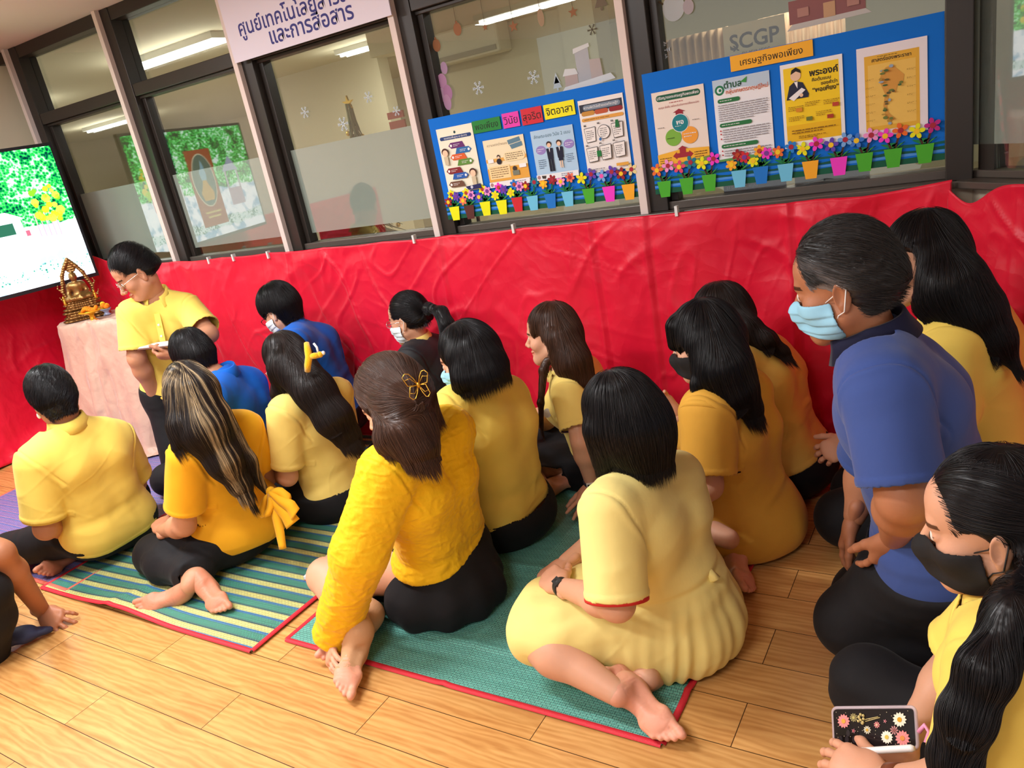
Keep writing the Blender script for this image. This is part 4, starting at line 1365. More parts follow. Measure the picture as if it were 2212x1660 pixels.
# ------------------------------------------------------------------ the big screen
def screen_mat():
    m = bpy.data.materials.new('screen_picture')
    m.use_nodes = True
    nt = m.node_tree; L = nt.links
    nt.nodes.remove(nt.nodes['Principled BSDF'])
    tc = N(nt, 'ShaderNodeTexCoord')
    sx = N(nt, 'ShaderNodeSeparateXYZ'); L.new(tc.outputs['Object'], sx.inputs[0])

    def ramp(pts):
        r = N(nt, 'ShaderNodeValToRGB'); e = r.color_ramp.elements
        e[0].position, e[0].color = pts[0][0], (*pts[0][1], 1); e[1].position, e[1].color = pts[-1][0], (*pts[-1][1], 1)
        for p, c in pts[1:-1]:
            k = e.new(p); k.color = (*c, 1)
        return r
    vo = N(nt, 'ShaderNodeTexVoronoi'); vo.inputs['Scale'].default_value = 60; L.new(tc.outputs['Object'], vo.inputs['Vector'])
    no = N(nt, 'ShaderNodeTexNoise'); no.inputs['Scale'].default_value = 9; no.inputs['Detail'].default_value = 6; L.new(tc.outputs['Object'], no.inputs['Vector'])
    mx = N(nt, 'ShaderNodeMath', operation='MULTIPLY_ADD'); mx.inputs[1].default_value = .5; L.new(vo.outputs['Distance'], mx.inputs[0]); L.new(no.outputs[0], mx.inputs[2])
    leaf = ramp([(.46, K(2, 26, 30)), (.62, K(6, 92, 56)), (.74, K(30, 190, 60)), (.86, K(110, 235, 130)), (.97, K(235, 255, 245))])
    L.new(mx.outputs[0], leaf.inputs[0])
    gnd = ramp([(.40, K(150, 190, 215)), (.5, K(248, 252, 255)), (1, (1, 1, 1))]); L.new(no.outputs[0], gnd.inputs[0])
    bush = ramp([(.42, K(10, 40, 44)), (.58, K(40, 130, 110)), (.75, K(215, 235, 230))]); L.new(mx.outputs[0], bush.inputs[0])
    # foreground shrubs, pale ground, trees: by height on the screen
    n2 = N(nt, 'ShaderNodeTexNoise'); n2.inputs['Scale'].default_value = 5; n2.inputs['Detail'].default_value = 4; L.new(tc.outputs['Object'], n2.inputs['Vector'])
    zz = N(nt, 'ShaderNodeMath', operation='MULTIPLY_ADD'); zz.inputs[1].default_value = .12; L.new(n2.outputs[0], zz.inputs[0]); L.new(sx.outputs['Z'], zz.inputs[2])

    def step(at_):
        g = N(nt, 'ShaderNodeMapRange'); g.inputs[1].default_value = at_ - .006; g.inputs[2].default_value = at_ + .006; L.new(zz.outputs[0], g.inputs[0]); return g
    a = N(nt, 'ShaderNodeMix'); a.data_type = 'RGBA'; L.new(step(.205).outputs[0], a.inputs[0]); L.new(bush.outputs[0], a.inputs[6]); L.new(gnd.outputs[0], a.inputs[7])
    a0 = N(nt, 'ShaderNodeMix'); a0.data_type = 'RGBA'; L.new(step(.125).outputs[0], a0.inputs[0]); L.new(gnd.outputs[0], a0.inputs[6]); L.new(a.outputs[2], a0.inputs[7])
    b = N(nt, 'ShaderNodeMix'); b.data_type = 'RGBA'; L.new(step(.44).outputs[0], b.inputs[0]); L.new(a0.outputs[2], b.inputs[6]); L.new(leaf.outputs[0], b.inputs[7])
    em = N(nt, 'ShaderNodeEmission'); em.inputs[1].default_value = 3.2; L.new(b.outputs[2], em.inputs[0])
    L.new(em.outputs[0], nt.nodes['Material Output'].inputs[0])
    return m


def glow(col, s=1.4):
    m = bpy.data.materials.new('screen_image'); m.use_nodes = True; nt = m.node_tree
    nt.nodes.remove(nt.nodes['Principled BSDF'])
    e = N(nt, 'ShaderNodeEmission'); e.inputs[0].default_value = (*col, 1); e.inputs[1].default_value = s
    nt.links.new(e.outputs[0], nt.nodes['Material Output'].inputs[0])
    return m


# screen: local x to the viewer's left (towards -y of the room), z up, face towards +x of the room
TVH, TVW = .862, 1.53
tv = empty('television', (-5.19, 3.02, 1.105), 0, 'large bright screen showing a tree-lined garden path, at the left edge', 'television')
tdir = nrm(np.array([-.19, -1.0, 0])); tnor = np.array([-tdir[1], tdir[0], 0]) * 1.0
tnor = np.array([1.0, -.19, 0]) / np.linalg.norm((1, .19))
tv.rotation_euler = (0, 0, math.atan2(tdir[1], tdir[0]))      # local x runs along the screen
# local y: rotate +90 from x ; facing direction is +y or -y
_ly = np.array([-tdir[1], tdir[0], 0]); TS = 1 if _ly @ tnor > 0 else -1
bz = MB().box((-.012, -.03 * TS if TS < 0 else -.03, -.012), (TVW + .012, .0, TVH + .012)) if TS > 0 else MB().box((-.012, 0, -.012), (TVW + .012, .03, TVH + .012))
bz.build('bezel', mat('tv_black', (.012, .012, .016), .35), tv, False)
f_ = lambda x, z, l: (x, TS * (.001 + .0012 * l), z)
MB().slab([f_(.006, .012, 0), f_(TVW - .006, .012, 0), f_(TVW - .006, TVH - .008, 0), f_(.006, TVH - .008, 0)], (0, TS * .001, 0)).build('screen', screen_mat(), tv, False)


def pic(pts, col, l=1, s=2.4, name='picture_detail'):
    return MB().slab([f_(x, z, l) for x, z in pts], (0, TS * .0008, 0)).build(name, glow(col, s), tv, False)


# pavilion near the right end (x small), path, and the framed sign with a shrine further left
pic([(.34, .34), (.56, .34), (.56, .45), (.34, .45)], K(214, 240, 236)); pic([(.38, .36), (.52, .36), (.52, .43), (.38, .43)], K(40, 90, 70), 2)
pic([(.30, .445), (.60, .445), (.50, .50), (.40, .50)], K(236, 250, 244), 2); pic([(.33, .335), (.36, .335), (.36, .45), (.33, .45)], K(250, 250, 250), 3); pic([(.54, .335), (.57, .335), (.57, .45), (.54, .45)], K(250, 250, 250), 3)
pic([(.30, .335), (.325, .335), (.325, .37), (.30, .37)], K(235, 90, 110), 3)
for k in range(5): pic([(.12 + k * .03, .30 + k * .004), (.126 + k * .03, .30 + k * .004), (.126 + k * .03, .46), (.12 + k * .03, .46)], K(240, 150, 170), 2)
rg = random.Random(8)
for k in range(26):
    x, z, r = .06 + rg.random() * .16, .40 + rg.random() * .22, .012 + rg.random() * .018
    pic([(x + r * math.cos(t), z + r * math.sin(t)) for t in np.linspace(0, 6.28, 7)[:-1]], (K(190, 240, 40), K(250, 230, 70), K(120, 220, 40))[k % 3], 3)
pic([(.70, .10), (1.02, .10), (1.02, .70), (.70, .70)], K(190, 84, 50), 3, 2.0)
pic([(.86 + .14 * math.cos(t), .46 + .21 * math.sin(t)) for t in np.linspace(0, 6.28, 33)[:-1]], K(240, 225, 190), 4, 2.0)
pic([(.86 + .13 * math.cos(t), .46 + .20 * math.sin(t)) for t in np.linspace(0, 6.28, 33)[:-1]], K(96, 130, 120), 5, 1.8)
pic([(.80, .30), (.92, .30), (.94, .36), (.90, .42), (.88, .46), (.84, .46), (.82, .42), (.78, .36)], K(236, 176, 60), 6, 2.0)
pic([(.83, .46), (.89, .46), (.90, .52), (.88, .56), (.86, .62), (.84, .56), (.82, .52)], K(150, 205, 225), 6, 2.0)
pic([(.76, .20), (.96, .20), (.96, .215), (.76, .215)], K(240, 210, 110), 5, 2.0); pic([(.78, .165), (.94, .165), (.94, .18), (.78, .18)], K(240, 210, 110), 5, 2.0)
pic([(1.14, .22), (1.32, .22), (1.32, .36), (1.14, .36)], K(226, 200, 216), 4, 2.0); pic([(1.12, .50), (1.34, .50), (1.23, .62)], K(196, 206, 236), 4, 2.0)
for x in (1.14, 1.30): pic([(x, .36), (x + .02, .36), (x + .02, .50), (x, .50)], K(226, 210, 226), 4, 2.0)
brk = empty('wall_bracket', tuple(np.array((-5.19, 3.02, 1.5)) + tdir * .765 - tnor * .03), tv.rotation_euler[2], 'black bracket carrying the large screen on the left wall', 'bracket')
bevel(MB().box((-.25, 0 if TS < 0 else -.03, -.18), (.25, .03 if TS < 0 else 0, .18)).build('mount_plate', M_DARKMETAL, brk, False), .004)
for s in (-1, 1):
    MB().tube([(s * .12, -TS * .02, .0), (s * .05, -TS * .2, .0), (s * .12, -TS * .42, .0)], .02, 10).build('arm', M_DARKMETAL, brk, False)

# ------------------------------------------------------------------ altar table under a satin cloth
M_SATIN = mat('satin_champagne', srgb(212, 176, 156), .34, spec=.55, sheen=.3, bump=[(16, .3, .02, (1, 1, 1))])
crease_bump(M_SATIN, ((7, .6, (1, 1, .6)), (15, .5, (1, 1, .8))))
TX0, TX1, TY0, TY1, TZ = -5.26, -4.50, 2.66, 3.02, .845
tb = empty('altar_table', ((TX0 + TX1) / 2, (TY0 + TY1) / 2, 0), 0, 'small table hidden beneath the champagne satin cloth, by the screen', 'table')
MB().box((-.36, -.16, TZ - .04), (.36, .16, TZ - .012)).build('table_top', mat('table_wood', srgb(120, 80, 50), .5), tb, False)
for sx_ in (-1, 1):
    for sy_ in (-1, 1):
        MB().box((sx_ * .33 - .02, sy_ * .13 - .02, 0), (sx_ * .33 + .02, sy_ * .13 + .02, TZ - .04)).build('leg', mat('table_wood', srgb(120, 80, 50), .5), tb, False)
V, F, S = [], [], []
nr, na = 92, 220
cx, cy = (TX0 + TX1) / 2, (TY0 + TY1) / 2
hx, hy = (TX1 - TX0) / 2, (TY1 - TY0) / 2
for i in range(nr + 1):
    u = i / nr
    for j in range(na):
        a = 2 * math.pi * j / na
        c, s = math.cos(a), math.sin(a)
        rr = 1 / max(abs(c), abs(s))                # square outline
        sq = lambda k: (abs(c) ** k + abs(s) ** k) ** (-1 / k)
        if u < .3:
            k = u / .3
            V.append((cx + hx * sq(9) * c * k, cy + hy * sq(9) * s * k, TZ + .003)); S.append((c * k * .4, s * k * .3))
        else:
            k = (u - .3) / .7
            fl = .115 * k ** .9 + .05 * max(0, k - .88) / .12
            fd = (.026 * math.sin(a * 11 + 2 * math.sin(a * 3)) + .012 * math.sin(a * 25)) * k
            bx, by = hx * sq(9) * c, hy * sq(9) * s
            n = nrm((c * .9, s, 0))
            V.append((cx + bx + n[0] * (fl + fd), min(3.10, cy + by + n[1] * (fl + fd)), max(.006, TZ - (TZ - .006) * min(1, k / .93)))); S.append((a * .6, -k * .9))
    if i:
        for j in range(na):
            F.append(((i - 1) * na + j, (i - 1) * na + (j + 1) % na, i * na + (j + 1) % na, i * na + j))
V, F, S = np.array(V), np.array(F)[:, ::-1], np.array(S)
Nn = vnormals(V, F)
V = V + Nn * (np.abs(crumple(S * 1.6, 31)) * 1.0 * np.where(S[:, 1] < 0, 1, .35) + .002)[:, None]
V[:, 2] = np.maximum(V[:, 2], .004)
o = link('altar_cloth', mesh_np('altar_cloth', V, F), M_SATIN)
tag(o, 'champagne pink satin cloth draped over the altar table down to the floor', 'tablecloth')

# ------------------------------------------------------------------ bronze seated statue and offerings
M_BRONZE = mat('bronze_gilt', srgb(150, 112, 66), .36, metal=.85, bump=[(60, .4, .004, (1, 1, 1))])
bp_ = at(192, 692, 2.80); bp_[2] = TZ + .008
st = empty('buddha_statue', bp_, .95, 'bronze seated Buddha statue with a pointed flame arch on the altar table', 'statue')


def sdf_part(name, prims, res, m, parent, wr=None):
    V, F = polygonize(prims, res)
    V = relax(V, F, 1, .5)
    if wr:
        V = V + vnormals(V, F) * wr(V)[:, None]
    me = mesh_np(name, V, F)
    return link(name, me, m, parent, False)


ex = (1, 0, 0)
base = []
for i, (w, z) in enumerate(((.115, .010), (.105, .030), (.092, .046), (.108, .062), (.100, .082), (.082, .098), (.095, .112), (.088, .126))):
    base.append(fc((-w + .03, 0, z), (w - .03, 0, z), .062 - .002 * i, .062 - .002 * i, (0, 0, 1), .20, .004))
sdf_part('lotus_base', base, .0035, M_BRONZE, st, lambda V: .0016 * np.sin(np.arctan2(V[:, 1], V[:, 0]) * 26))
bd = [fc((-.062, -.018, .148), (.062, -.018, .148), .022, .022, (0, 1, 0), 1.5, .012), fc((-.07, -.03, .145), (.02, -.055, .145), .018, .014, (0, 0, 1), .8, .01), fc((.07, -.03, .145), (-.02, -.055, .150), .018, .014, (0, 0, 1), .8, .01),
      rc((0, 0, .16), (0, .0, .215), .034, .030, .02), rc((-.028, 0, .228), (.028, 0, .228), .026, .026, .02), rc((0, 0, .235), (0, 0, .262), .014, .013, .01), el((0, -.004, .282), (.021, .022, .027), None, .008), el((0, .004, .300), (.022, .021, .014), None, .006), rc((0, .002, .312), (0, .002, .334), .008, .002, .006)]
for s in (-1, 1):
    bd += [rc((s * .044, 0, .226), (s * .056, -.008, .180), .015, .013, .01), rc((s * .056, -.008, .180), (s * (.012 if s > 0 else .046), -.052, .162 if s > 0 else .150), .013, .010, .01), el((s * .021, -.002, .282), (.004, .007, .014), None, .003)]
sdf_part('figure', bd, .0028, M_BRONZE, st)
ar = []
pts = [(-.078, .03, .15), (-.090, .03, .20), (-.074, .03, .25), (-.062, .03, .30), (-.036, .03, .345), (0, .03, .395)]
for a, b in zip(pts[:-1], pts[1:]):
    for s in (1, -1):
        ar.append(rc((a[0] * s, a[1], a[2]), (b[0] * s, b[1], b[2]), .012, .011, .008))
for s in (1, -1):
    ar += [rc((s * .090, .03, .20), (s * .112, .025, .225), .008, .004, .006), rc((s * .112, .025, .225), (s * .104, .025, .252), .005, .002, .004), rc((s * .078, .03, .15), (s * .104, .02, .142), .011, .006, .006), rc((s * .104, .02, .142), (s * .118, .02, .170), .007, .003, .004)]
ar.append(el((0, .034, .35), (.034, .006, .045), None, .006))
sdf_part('flame_arch', ar, .003, M_BRONZE, st, lambda V: .0012 * np.sin(V[:, 2] * 420))
for s in (1, -1):
    sdf_part('attendant', [rc((s * .092, -.03, .128), (s * .092, -.03, .150), .013, .010, .006), el((s * .092, -.032, .166), (.008, .008, .010), None, .004), rc((s * .092, -.03, .17), (s * .092, -.03, .184), .004, .001, .003)], .0028, M_GOLD, st)
M_MARI = mat('marigold', srgb(246, 138, 16), .8, bump=[(140, 1, .006, (1, 1, 1))])


def marigolds(name, px, y, pts, label, base_mat, r=.017, extra=None):
    c = at(px[0], px[1], y); c[2] = TZ + .010
    e = empty(name, c, 0, label, 'offering')
    MB().lathe([(.022, 0), (.026, .004), (.016, .012), (.014, .022), (.034, .04), (.036, .044), (.030, .040)], 20).build('cup', base_mat, e, False)
    for (x, y_, z, k) in pts:
        MB().ball((x, y_, z), r, 10, 7).build('blossom', M_MARI if k == 0 else mat('blossom_yellow', srgb(240, 200, 40), .8), e, False)
    return e


CUP = mat('cup_blue', srgb(150, 160, 190), .3)
marigolds('flower_cup', (160, 690), 2.74, [(-.018, 0, .052, 0), (.016, -.004, .054, 0), (0, .016, .056, 0), (0, -.018, .050, 0), (.002, 0, .070, 0)], 'small cup of orange marigolds at the left of the statue', CUP)
marigolds('flower_cup', (228, 668), 2.86, [(-.016, 0, .054, 1), (.018, 0, .056, 0), (0, .016, .058, 1), (.004, -.012, .066, 0), (-.012, .0, .074, 1)], 'small cup of yellow and orange flowers at the right of the statue', CUP)
c = at(206, 703, 2.72); c[2] = TZ + .006
tr_ = empty('pedestal_tray', c, .2, 'golden pedestal tray holding an orange garland in front of the statue', 'tray')
MB().lathe([(.034, 0), (.036, .006), (.018, .018), (.014, .040), (.022, .052), (.066, .066), (.070, .074), (.060, .068), (.01, .058)], 28).build('tray', mat('gold_yellow', srgb(236, 182, 40), .3, metal=.4), tr_, False)
g_ = MB()
for i in range(26):
    a = i / 26 * 2 * math.pi
    g_.ball((.052 * math.cos(a), .030 * math.sin(a), .082 + .008 * math.sin(a * 3)), .012, 8, 6)
g_.build('garland', M_MARI, tr_, False)


# ------------------------------------------------------------------ woven mats
def weave_mat(name, stripes, period, u_dir=1, base_rough=.45):
    """stripes: [(position 0..1, colour)] repeated along y; fine woven ribs"""
    m = bpy.data.materials.new(name); m.use_nodes = True
    nt = m.node_tree; b = nt.nodes['Principled BSDF']; L = nt.links
    tc = N(nt, 'ShaderNodeTexCoord'); sx = N(nt, 'ShaderNodeSeparateXYZ'); L.new(tc.outputs['Object'], sx.inputs[0])
    wob = N(nt, 'ShaderNodeTexNoise'); wob.inputs['Scale'].default_value = 2.5; L.new(tc.outputs['Object'], wob.inputs['Vector'])
    y2 = N(nt, 'ShaderNodeMath', operation='MULTIPLY_ADD'); y2.inputs[1].default_value = .008; L.new(wob.outputs[0], y2.inputs[0]); L.new(sx.outputs['Y'], y2.inputs[2])
    md = N(nt, 'ShaderNodeMath', operation='DIVIDE'); md.inputs[1].default_value = period; L.new(y2.outputs[0], md.inputs[0])
    fr = N(nt, 'ShaderNodeMath', operation='FRACT'); L.new(md.outputs[0], fr.inputs[0])
    r = N(nt, 'ShaderNodeValToRGB'); r.color_ramp.interpolation = 'CONSTANT'; e = r.color_ramp.elements
    e[0].position, e[0].color = 0, (*stripes[0][1], 1)
    e[1].position, e[1].color = stripes[1][0], (*stripes[1][1], 1)
    for p, c in stripes[2:]:
        k = e.new(p); k.color = (*c, 1)
    L.new(fr.outputs[0], r.inputs[0])
    br = N(nt, 'ShaderNodeTexBrick'); br.offset = .5; br.inputs['Scale'].default_value = 1; br.inputs['Brick Width'].default_value = .018; br.inputs['Row Height'].default_value = .0085
    br.inputs['Mortar Size'].default_value = .0016; br.inputs['Mortar Smooth'].default_value = .3
    br.inputs['Color1'].default_value = (.82, .82, .82, 1); br.inputs['Color2'].default_value = (1.05, 1.05, 1.05, 1); br.inputs['Mortar'].default_value = (.42, .42, .45, 1)
    mp = N(nt, 'ShaderNodeMapping'); L.new(tc.outputs['Object'], mp.inputs[0]); L.new(mp.outputs[0], br.inputs['Vector'])
    mx = N(nt, 'ShaderNodeMix'); mx.data_type = 'RGBA'; mx.blend_type = 'MULTIPLY'; mx.inputs[0].default_value = 1
    L.new(r.outputs[0], mx.inputs[6]); L.new(br.outputs['Color'], mx.inputs[7])
    # pale warp threads
    wv = N(nt, 'ShaderNodeTexBrick'); wv.offset = .37; wv.inputs['Scale'].default_value = 1; wv.inputs['Brick Width'].default_value = .021; wv.inputs['Row Height'].default_value = .0065; wv.inputs['Mortar Size'].default_value = .0010
    wv.inputs['Color1'].default_value = (0, 0, 0, 1); wv.inputs['Color2'].default_value = (0, 0, 0, 1); wv.inputs['Mortar'].default_value = (1, 1, 1, 1)
    m4 = N(nt, 'ShaderNodeMapping'); m4.inputs['Rotation'].default_value = (0, 0, math.pi / 2); L.new(tc.outputs['Object'], m4.inputs[0]); L.new(m4.outputs[0], wv.inputs['Vector'])
    li = N(nt, 'ShaderNodeMix'); li.data_type = 'RGBA'; li.blend_type = 'MIX'; li.inputs[7].default_value = (*srgb(150, 205, 190), 1)
    f3 = N(nt, 'ShaderNodeMath', operation='MULTIPLY'); f3.inputs[1].default_value = .42; L.new(wv.outputs['Color'], f3.inputs[0])
    L.new(f3.outputs[0], li.inputs[0]); L.new(mx.outputs[2], li.inputs[6]); L.new(li.outputs[2], b.inputs['Base Color'])
    b.inputs['Roughness'].default_value = base_rough; b.inputs['Specular IOR Level'].default_value = .4
    bp = N(nt, 'ShaderNodeBump'); bp.inputs['Strength'].default_value = .5; bp.inputs['Distance'].default_value = .002; bp.invert = True
    L.new(br.outputs['Fac'], bp.inputs['Height']); L.new(bp.outputs[0], b.inputs['Normal'])
    return m


def woven_mat(name, poly, z, m, border, label, lift, nx=120, ny=120, bw=.010):
    """poly: corners BL, BR, TR, TL on the floor; lift(x, y) small bulges"""
    BL, BR, TR, TL = [np.array(p, float) for p in poly]
    V = []
    for i in range(nx + 1):
        for j in range(ny + 1):
            u, v = i / nx, j / ny
            p = (BL * (1 - u) + BR * u) * (1 - v) + (TL * (1 - u) + TR * u) * v
            V.append((p[0], p[1], z + .003 + lift(p[0], p[1])))
    n = ny + 1
    ii, jj = np.meshgrid(np.arange(nx), np.arange(ny), indexing='ij')
    a = (ii * n + jj).ravel()
    F = np.stack([a, a + n, a + n + 1, a + 1], 1)
    V = np.array(V)
    o = link(name, mesh_np(name, V, F), m)
    so = o.modifiers.new('s', 'SOLIDIFY'); so.thickness = .0028; so.offset = -1
    tag(o, label, 'mat')
    for idx in ([i * n for i in range(nx + 1)], [i * n + ny for i in range(nx + 1)], [j for j in range(n)], [nx * n + j for j in range(n)]):
        P = V[idx]
        mb = MB(); vv, ff = [], []
        t = np.gradient(P, axis=0); t /= np.linalg.norm(t, axis=1, keepdims=True)
        s = np.cross(t, (0, 0, 1.0))
        prof = [(-bw, 0), (-bw * .8, .0042), (0, .0058), (bw * .8, .0042), (bw, 0)]
        for k in range(len(P)):
            for (x, h_) in prof: vv.append(P[k] + s[k] * x + np.array([0, 0, h_ - .0025]))
        for k in range(len(P) - 1):
            for q_ in range(4): ff.append((k * 5 + q_, k * 5 + q_ + 1, k * 5 + 6 + q_, k * 5 + 5 + q_))
        mb.add(vv, ff, True); mb.build('edge_binding', border, o)
    return o


M_BIND = mat('binding_red', srgb(208, 40, 56), .6, bump=[(300, .5, .002, (1, 1, 1))])
M_BIND2 = mat('binding_orange', srgb(226, 110, 90), .6, bump=[(300, .5, .002, (1, 1, 1))])
G_, B_, Y_, D_ = srgb(44, 140, 118), srgb(34, 104, 176), srgb(232, 224, 128), srgb(36, 58, 78)
W_STR = weave_mat('weave_striped', [(0, G_), (.40, B_), (.55, Y_), (.88, D_)], .0765)
W_GRN = weave_mat('weave_teal', [(0, srgb(92, 172, 158)), (.5, srgb(100, 180, 166))], .05)
W_PUR = weave_mat('weave_purple', [(0, srgb(146, 106, 196)), (.42, srgb(96, 104, 204)), (.62, srgb(190, 120, 184)), (.75, srgb(134, 104, 200))], .05)
rip = lambda x, y, s: .0025 * (math.sin(x * 7 + s) * math.sin(y * 6 + 2 * s) + 1)
woven_mat('woven_mat', [(-5.1, 1.42), (-3.42, 1.36), (-3.42, 2.98), (-5.12, 2.98)], 0, W_PUR, M_BIND2, 'purple and blue woven mat on the far left floor', lambda x, y: rip(x, y, .3))
woven_mat('woven_mat', [(-3.585, 1.338), (-2.172, 1.323), (-2.16, 3.02), (-3.56, 3.02)], .004, W_STR, M_BIND, 'green, blue and yellow striped woven mat with a red edge',
          lambda x, y: rip(x, y, 1.1) + (.022 * math.exp(-((x + 2.95) / .22) ** 2) * math.exp(-((y - 1.34) / .10) ** 2)) + .006 * math.exp(-((x + 3.05 - .25 * (y - 1.34)) / .03) ** 2))
woven_mat('woven_mat', [(-2.095, 1.416), (-.700, 1.405), (-.660, 3.0), (-2.05, 3.0)], .001, W_GRN, M_BIND, 'teal green woven mat with a dark red edge, its fold lines showing',
          lambda x, y: rip(x, y, 2.2) + sum(.011 * math.exp(-abs(y - f - .01 * math.sin(x * 5)) / .022) for f in (1.60, 2.04, 2.5)) + .006 * math.exp(-abs(x + 1.40) / .012))

# ------------------------------------------------------------------ small things in hands and on the mats
a_, b_, c_, d_ = at(297, 757, 2.20), at(374, 749, 2.22), at(384, 738, 2.36), at(312, 746, 2.34)
cb = empty('clipboard', (a_ + b_ + c_ + d_) / 4, 0, 'brown clipboard with papers held by the speaker', 'clipboard')
k_ = (a_ + b_ + c_ + d_) / 4
MB().slab([a_ - k_, b_ - k_, c_ - k_, d_ - k_], (0, 0, .006)).build('board', mat('hardboard', srgb(124, 88, 76), .6), cb, False)
MB().slab([(p - k_) * .95 + (0, 0, .007) for p in (a_, b_, c_, d_)], (0, 0, .002)).build('paper', flat(WHT), cb, False)
nb = empty('notebook', (0, 0, 0), 0, 'open white writing pad with a red edge lying on the striped mat', 'notebook')
Z0 = .03
q4 = [atz(655, 1246, Z0), atz(730, 1262, Z0), atz(830, 1160, Z0), atz(768, 1143, Z0)]
MB().slab([p - (0, 0, .018) for p in q4], (0, 0, .004)).build('cover', M_BIND, nb)
MB().slab([p - (0, 0, .014) for p in q4], (0, 0, .014)).build('pages', mat('paper_white', srgb(232, 234, 240), .7), nb)
pn = atz(742, 1192, .034); pd = nrm(np.array([-.5, .9, 0]))
pen = MB().tube([pn - pd * .065, pn - pd * .055, pn + pd * .06, pn + pd * .07], [.0015, .0045, .0045, .003], 10).build('pen', M_ELASTICK)
tag(pen, 'black pen lying on the open writing pad', 'pen')

# phone in a clear flowered case
p0, p1, p2, p3 = at(1797, 1531, 1.30), at(1975, 1529, 1.27), at(1979, 1615, 1.235), at(1801, 1614, 1.265)
ph = empty('smartphone', (0, 0, 0), 0, 'smartphone in a clear case decorated with pressed daisies', 'phone')
X_, Y_2 = nrm(p1 - p0), nrm(p3 - p0); NZ = nrm(np.cross(X_, Y_2)); NZ = NZ if NZ @ CF > 0 else -NZ    # NZ away from us
wl, hl = np.linalg.norm(p1 - p0), np.linalg.norm(p3 - p0)
pp = lambda u, v, l=0: p0 + X_ * u * wl + Y_2 * v * hl - NZ * l


def rr_poly(u0, v0, u1, v1, r, l=0, n=6):
    out = []; ru, rv = r / wl, r / hl
    for (cu, cv, t0) in ((u1 - ru, v0 + rv, -90), (u1 - ru, v1 - rv, 0), (u0 + ru, v1 - rv, 90), (u0 + ru, v0 + rv, 180)):
        for k in range(n):
            t = math.radians(t0 + 90 * k / (n - 1)); out.append(pp(cu + ru * math.cos(t), cv + rv * math.sin(t), l))
    return out


MB().slab(rr_poly(.015, .03, .985, .97, .008), NZ * .008).build('body', mat('phone_black', (.012, .010, .012), .15), ph)
case = MB()
case.tube(rr_poly(0, 0, 1, 1, .009, -.004) + [rr_poly(0, 0, 1, 1, .009, -.004)[0]], .0035, 8, False)
case.build('case', mat('case_clear', srgb(220, 205, 215), .1, trans=.0, alpha=.55), ph)
cm = MB().slab(rr_poly(.05, .56, .33, .92, .006, .0008), NZ * .0008).build('camera_bump', mat('phone_black', (.006, .006, .006), .2), ph)
for u, v in ((.10, .80), (.18, .80), (.27, .80), (.20, .64)):
    MB().slab([pp(u + .028 * math.cos(t) * hl / wl * 2, v + .056 * math.sin(t) * 1.6, .0016) for t in np.linspace(0, 6.28, 17)[:-1]], NZ * .0008).build('lens', mat('phone_lens', (.03, .026, .03), .05), cm)
for (u, v, r, col, cen, n) in ((.15, .33, .19, K(240, 150, 150), K(226, 170, 70), 13), (.83, .29, .19, K(244, 240, 220), K(214, 160, 40), 13), (.67, .72, .17, K(246, 244, 228), K(226, 200, 90), 14), (.85, .74, .20, K(240, 150, 150), K(226, 150, 80), 13), (.44, .55, .11, K(232, 226, 200), K(214, 170, 60), 10), (.56, .42, .09, K(232, 150, 150), K(240, 190, 160), 9), (.76, .55, .12, K(196, 140, 140), K(150, 90, 90), 9), (.27, .58, .06, K(240, 170, 180), K(200, 80, 90), 5), (.66, .33, .05, K(240, 170, 180), K(220, 120, 130), 5), (.28, .24, .12, K(150, 140, 96), K(190, 180, 110), 11)):
    mb = MB(); R_ = r * hl
    for k in range(n):
        t = 2 * math.pi * k / n
        e1 = X_ * math.cos(t) + Y_2 * math.sin(t); e2 = -X_ * math.sin(t) + Y_2 * math.cos(t)
        c0 = pp(u, v, .0012)
        mb.slab([c0 + e1 * R_ * .2 - e2 * R_ * .05, c0 + e1 * R_ * .75 - e2 * R_ * .17, c0 + e1 * R_, c0 + e1 * R_ * .75 + e2 * R_ * .17, c0 + e1 * R_ * .2 + e2 * R_ * .05], -NZ * .0004)
    fl = mb.build('pressed_flower', flat(col), ph)
    MB().slab([pp(u, v, .0018) + (X_ * math.cos(t) + Y_2 * math.sin(t)) * R_ * .32 for t in np.linspace(0, 6.28, 13)[:-1]], -NZ * .0006).build('flower_centre', flat(cen), fl)
mb = MB()
for k in range(9):
    a = .36 + .02 * math.sin(k * 2.1); mb.ball(pp(.37 + .035 * math.sin(k * 1.9), .16 + .028 * k, .002), .0028, 8, 6)
mb.tube([pp(.40, .30, .001), pp(.58, .22, .001)], .0008, 5).tube([pp(.42, .34, .001), pp(.6, .24, .001)], .0008, 5)
mb.build('pressed_flower', flat(K(206, 190, 130)), ph)
mb = MB(); rg = random.Random(5)
for k in range(40): mb.ball(pp(rg.uniform(.05, .95), rg.uniform(.06, .94), .0012), .0008, 5, 4)
mb.build('glitter', flat(K(230, 220, 190)), ph)
mb = MB(); c0 = pp(1.02, .60, -.004)
mb.tube([c0, c0 + X_ * .012 - Y_2 * .012, c0 + X_ * .020 + Y_2 * .0, c0 + X_ * .012 + Y_2 * .016, c0 + X_ * .028 + Y_2 * .020], .0042, 8)
mb.build('strap_charm', mat('charm_pink', srgb(244, 160, 200), .4), ph)
e0, e1 = at(1822, 1626, 1.23), at(1975, 1617, 1.21)
sty = empty('marker_pen', (0, 0, 0), 0, 'white pen with a pink cap held beneath the phone', 'pen')
dd_ = nrm(e1 - e0)
MB().tube([e0 + dd_ * .02, e0 + dd_ * .03, e1 - dd_ * .005, e1], [.005, .0065, .0065, .004], 12).build('barrel', M_WHITE, sty)
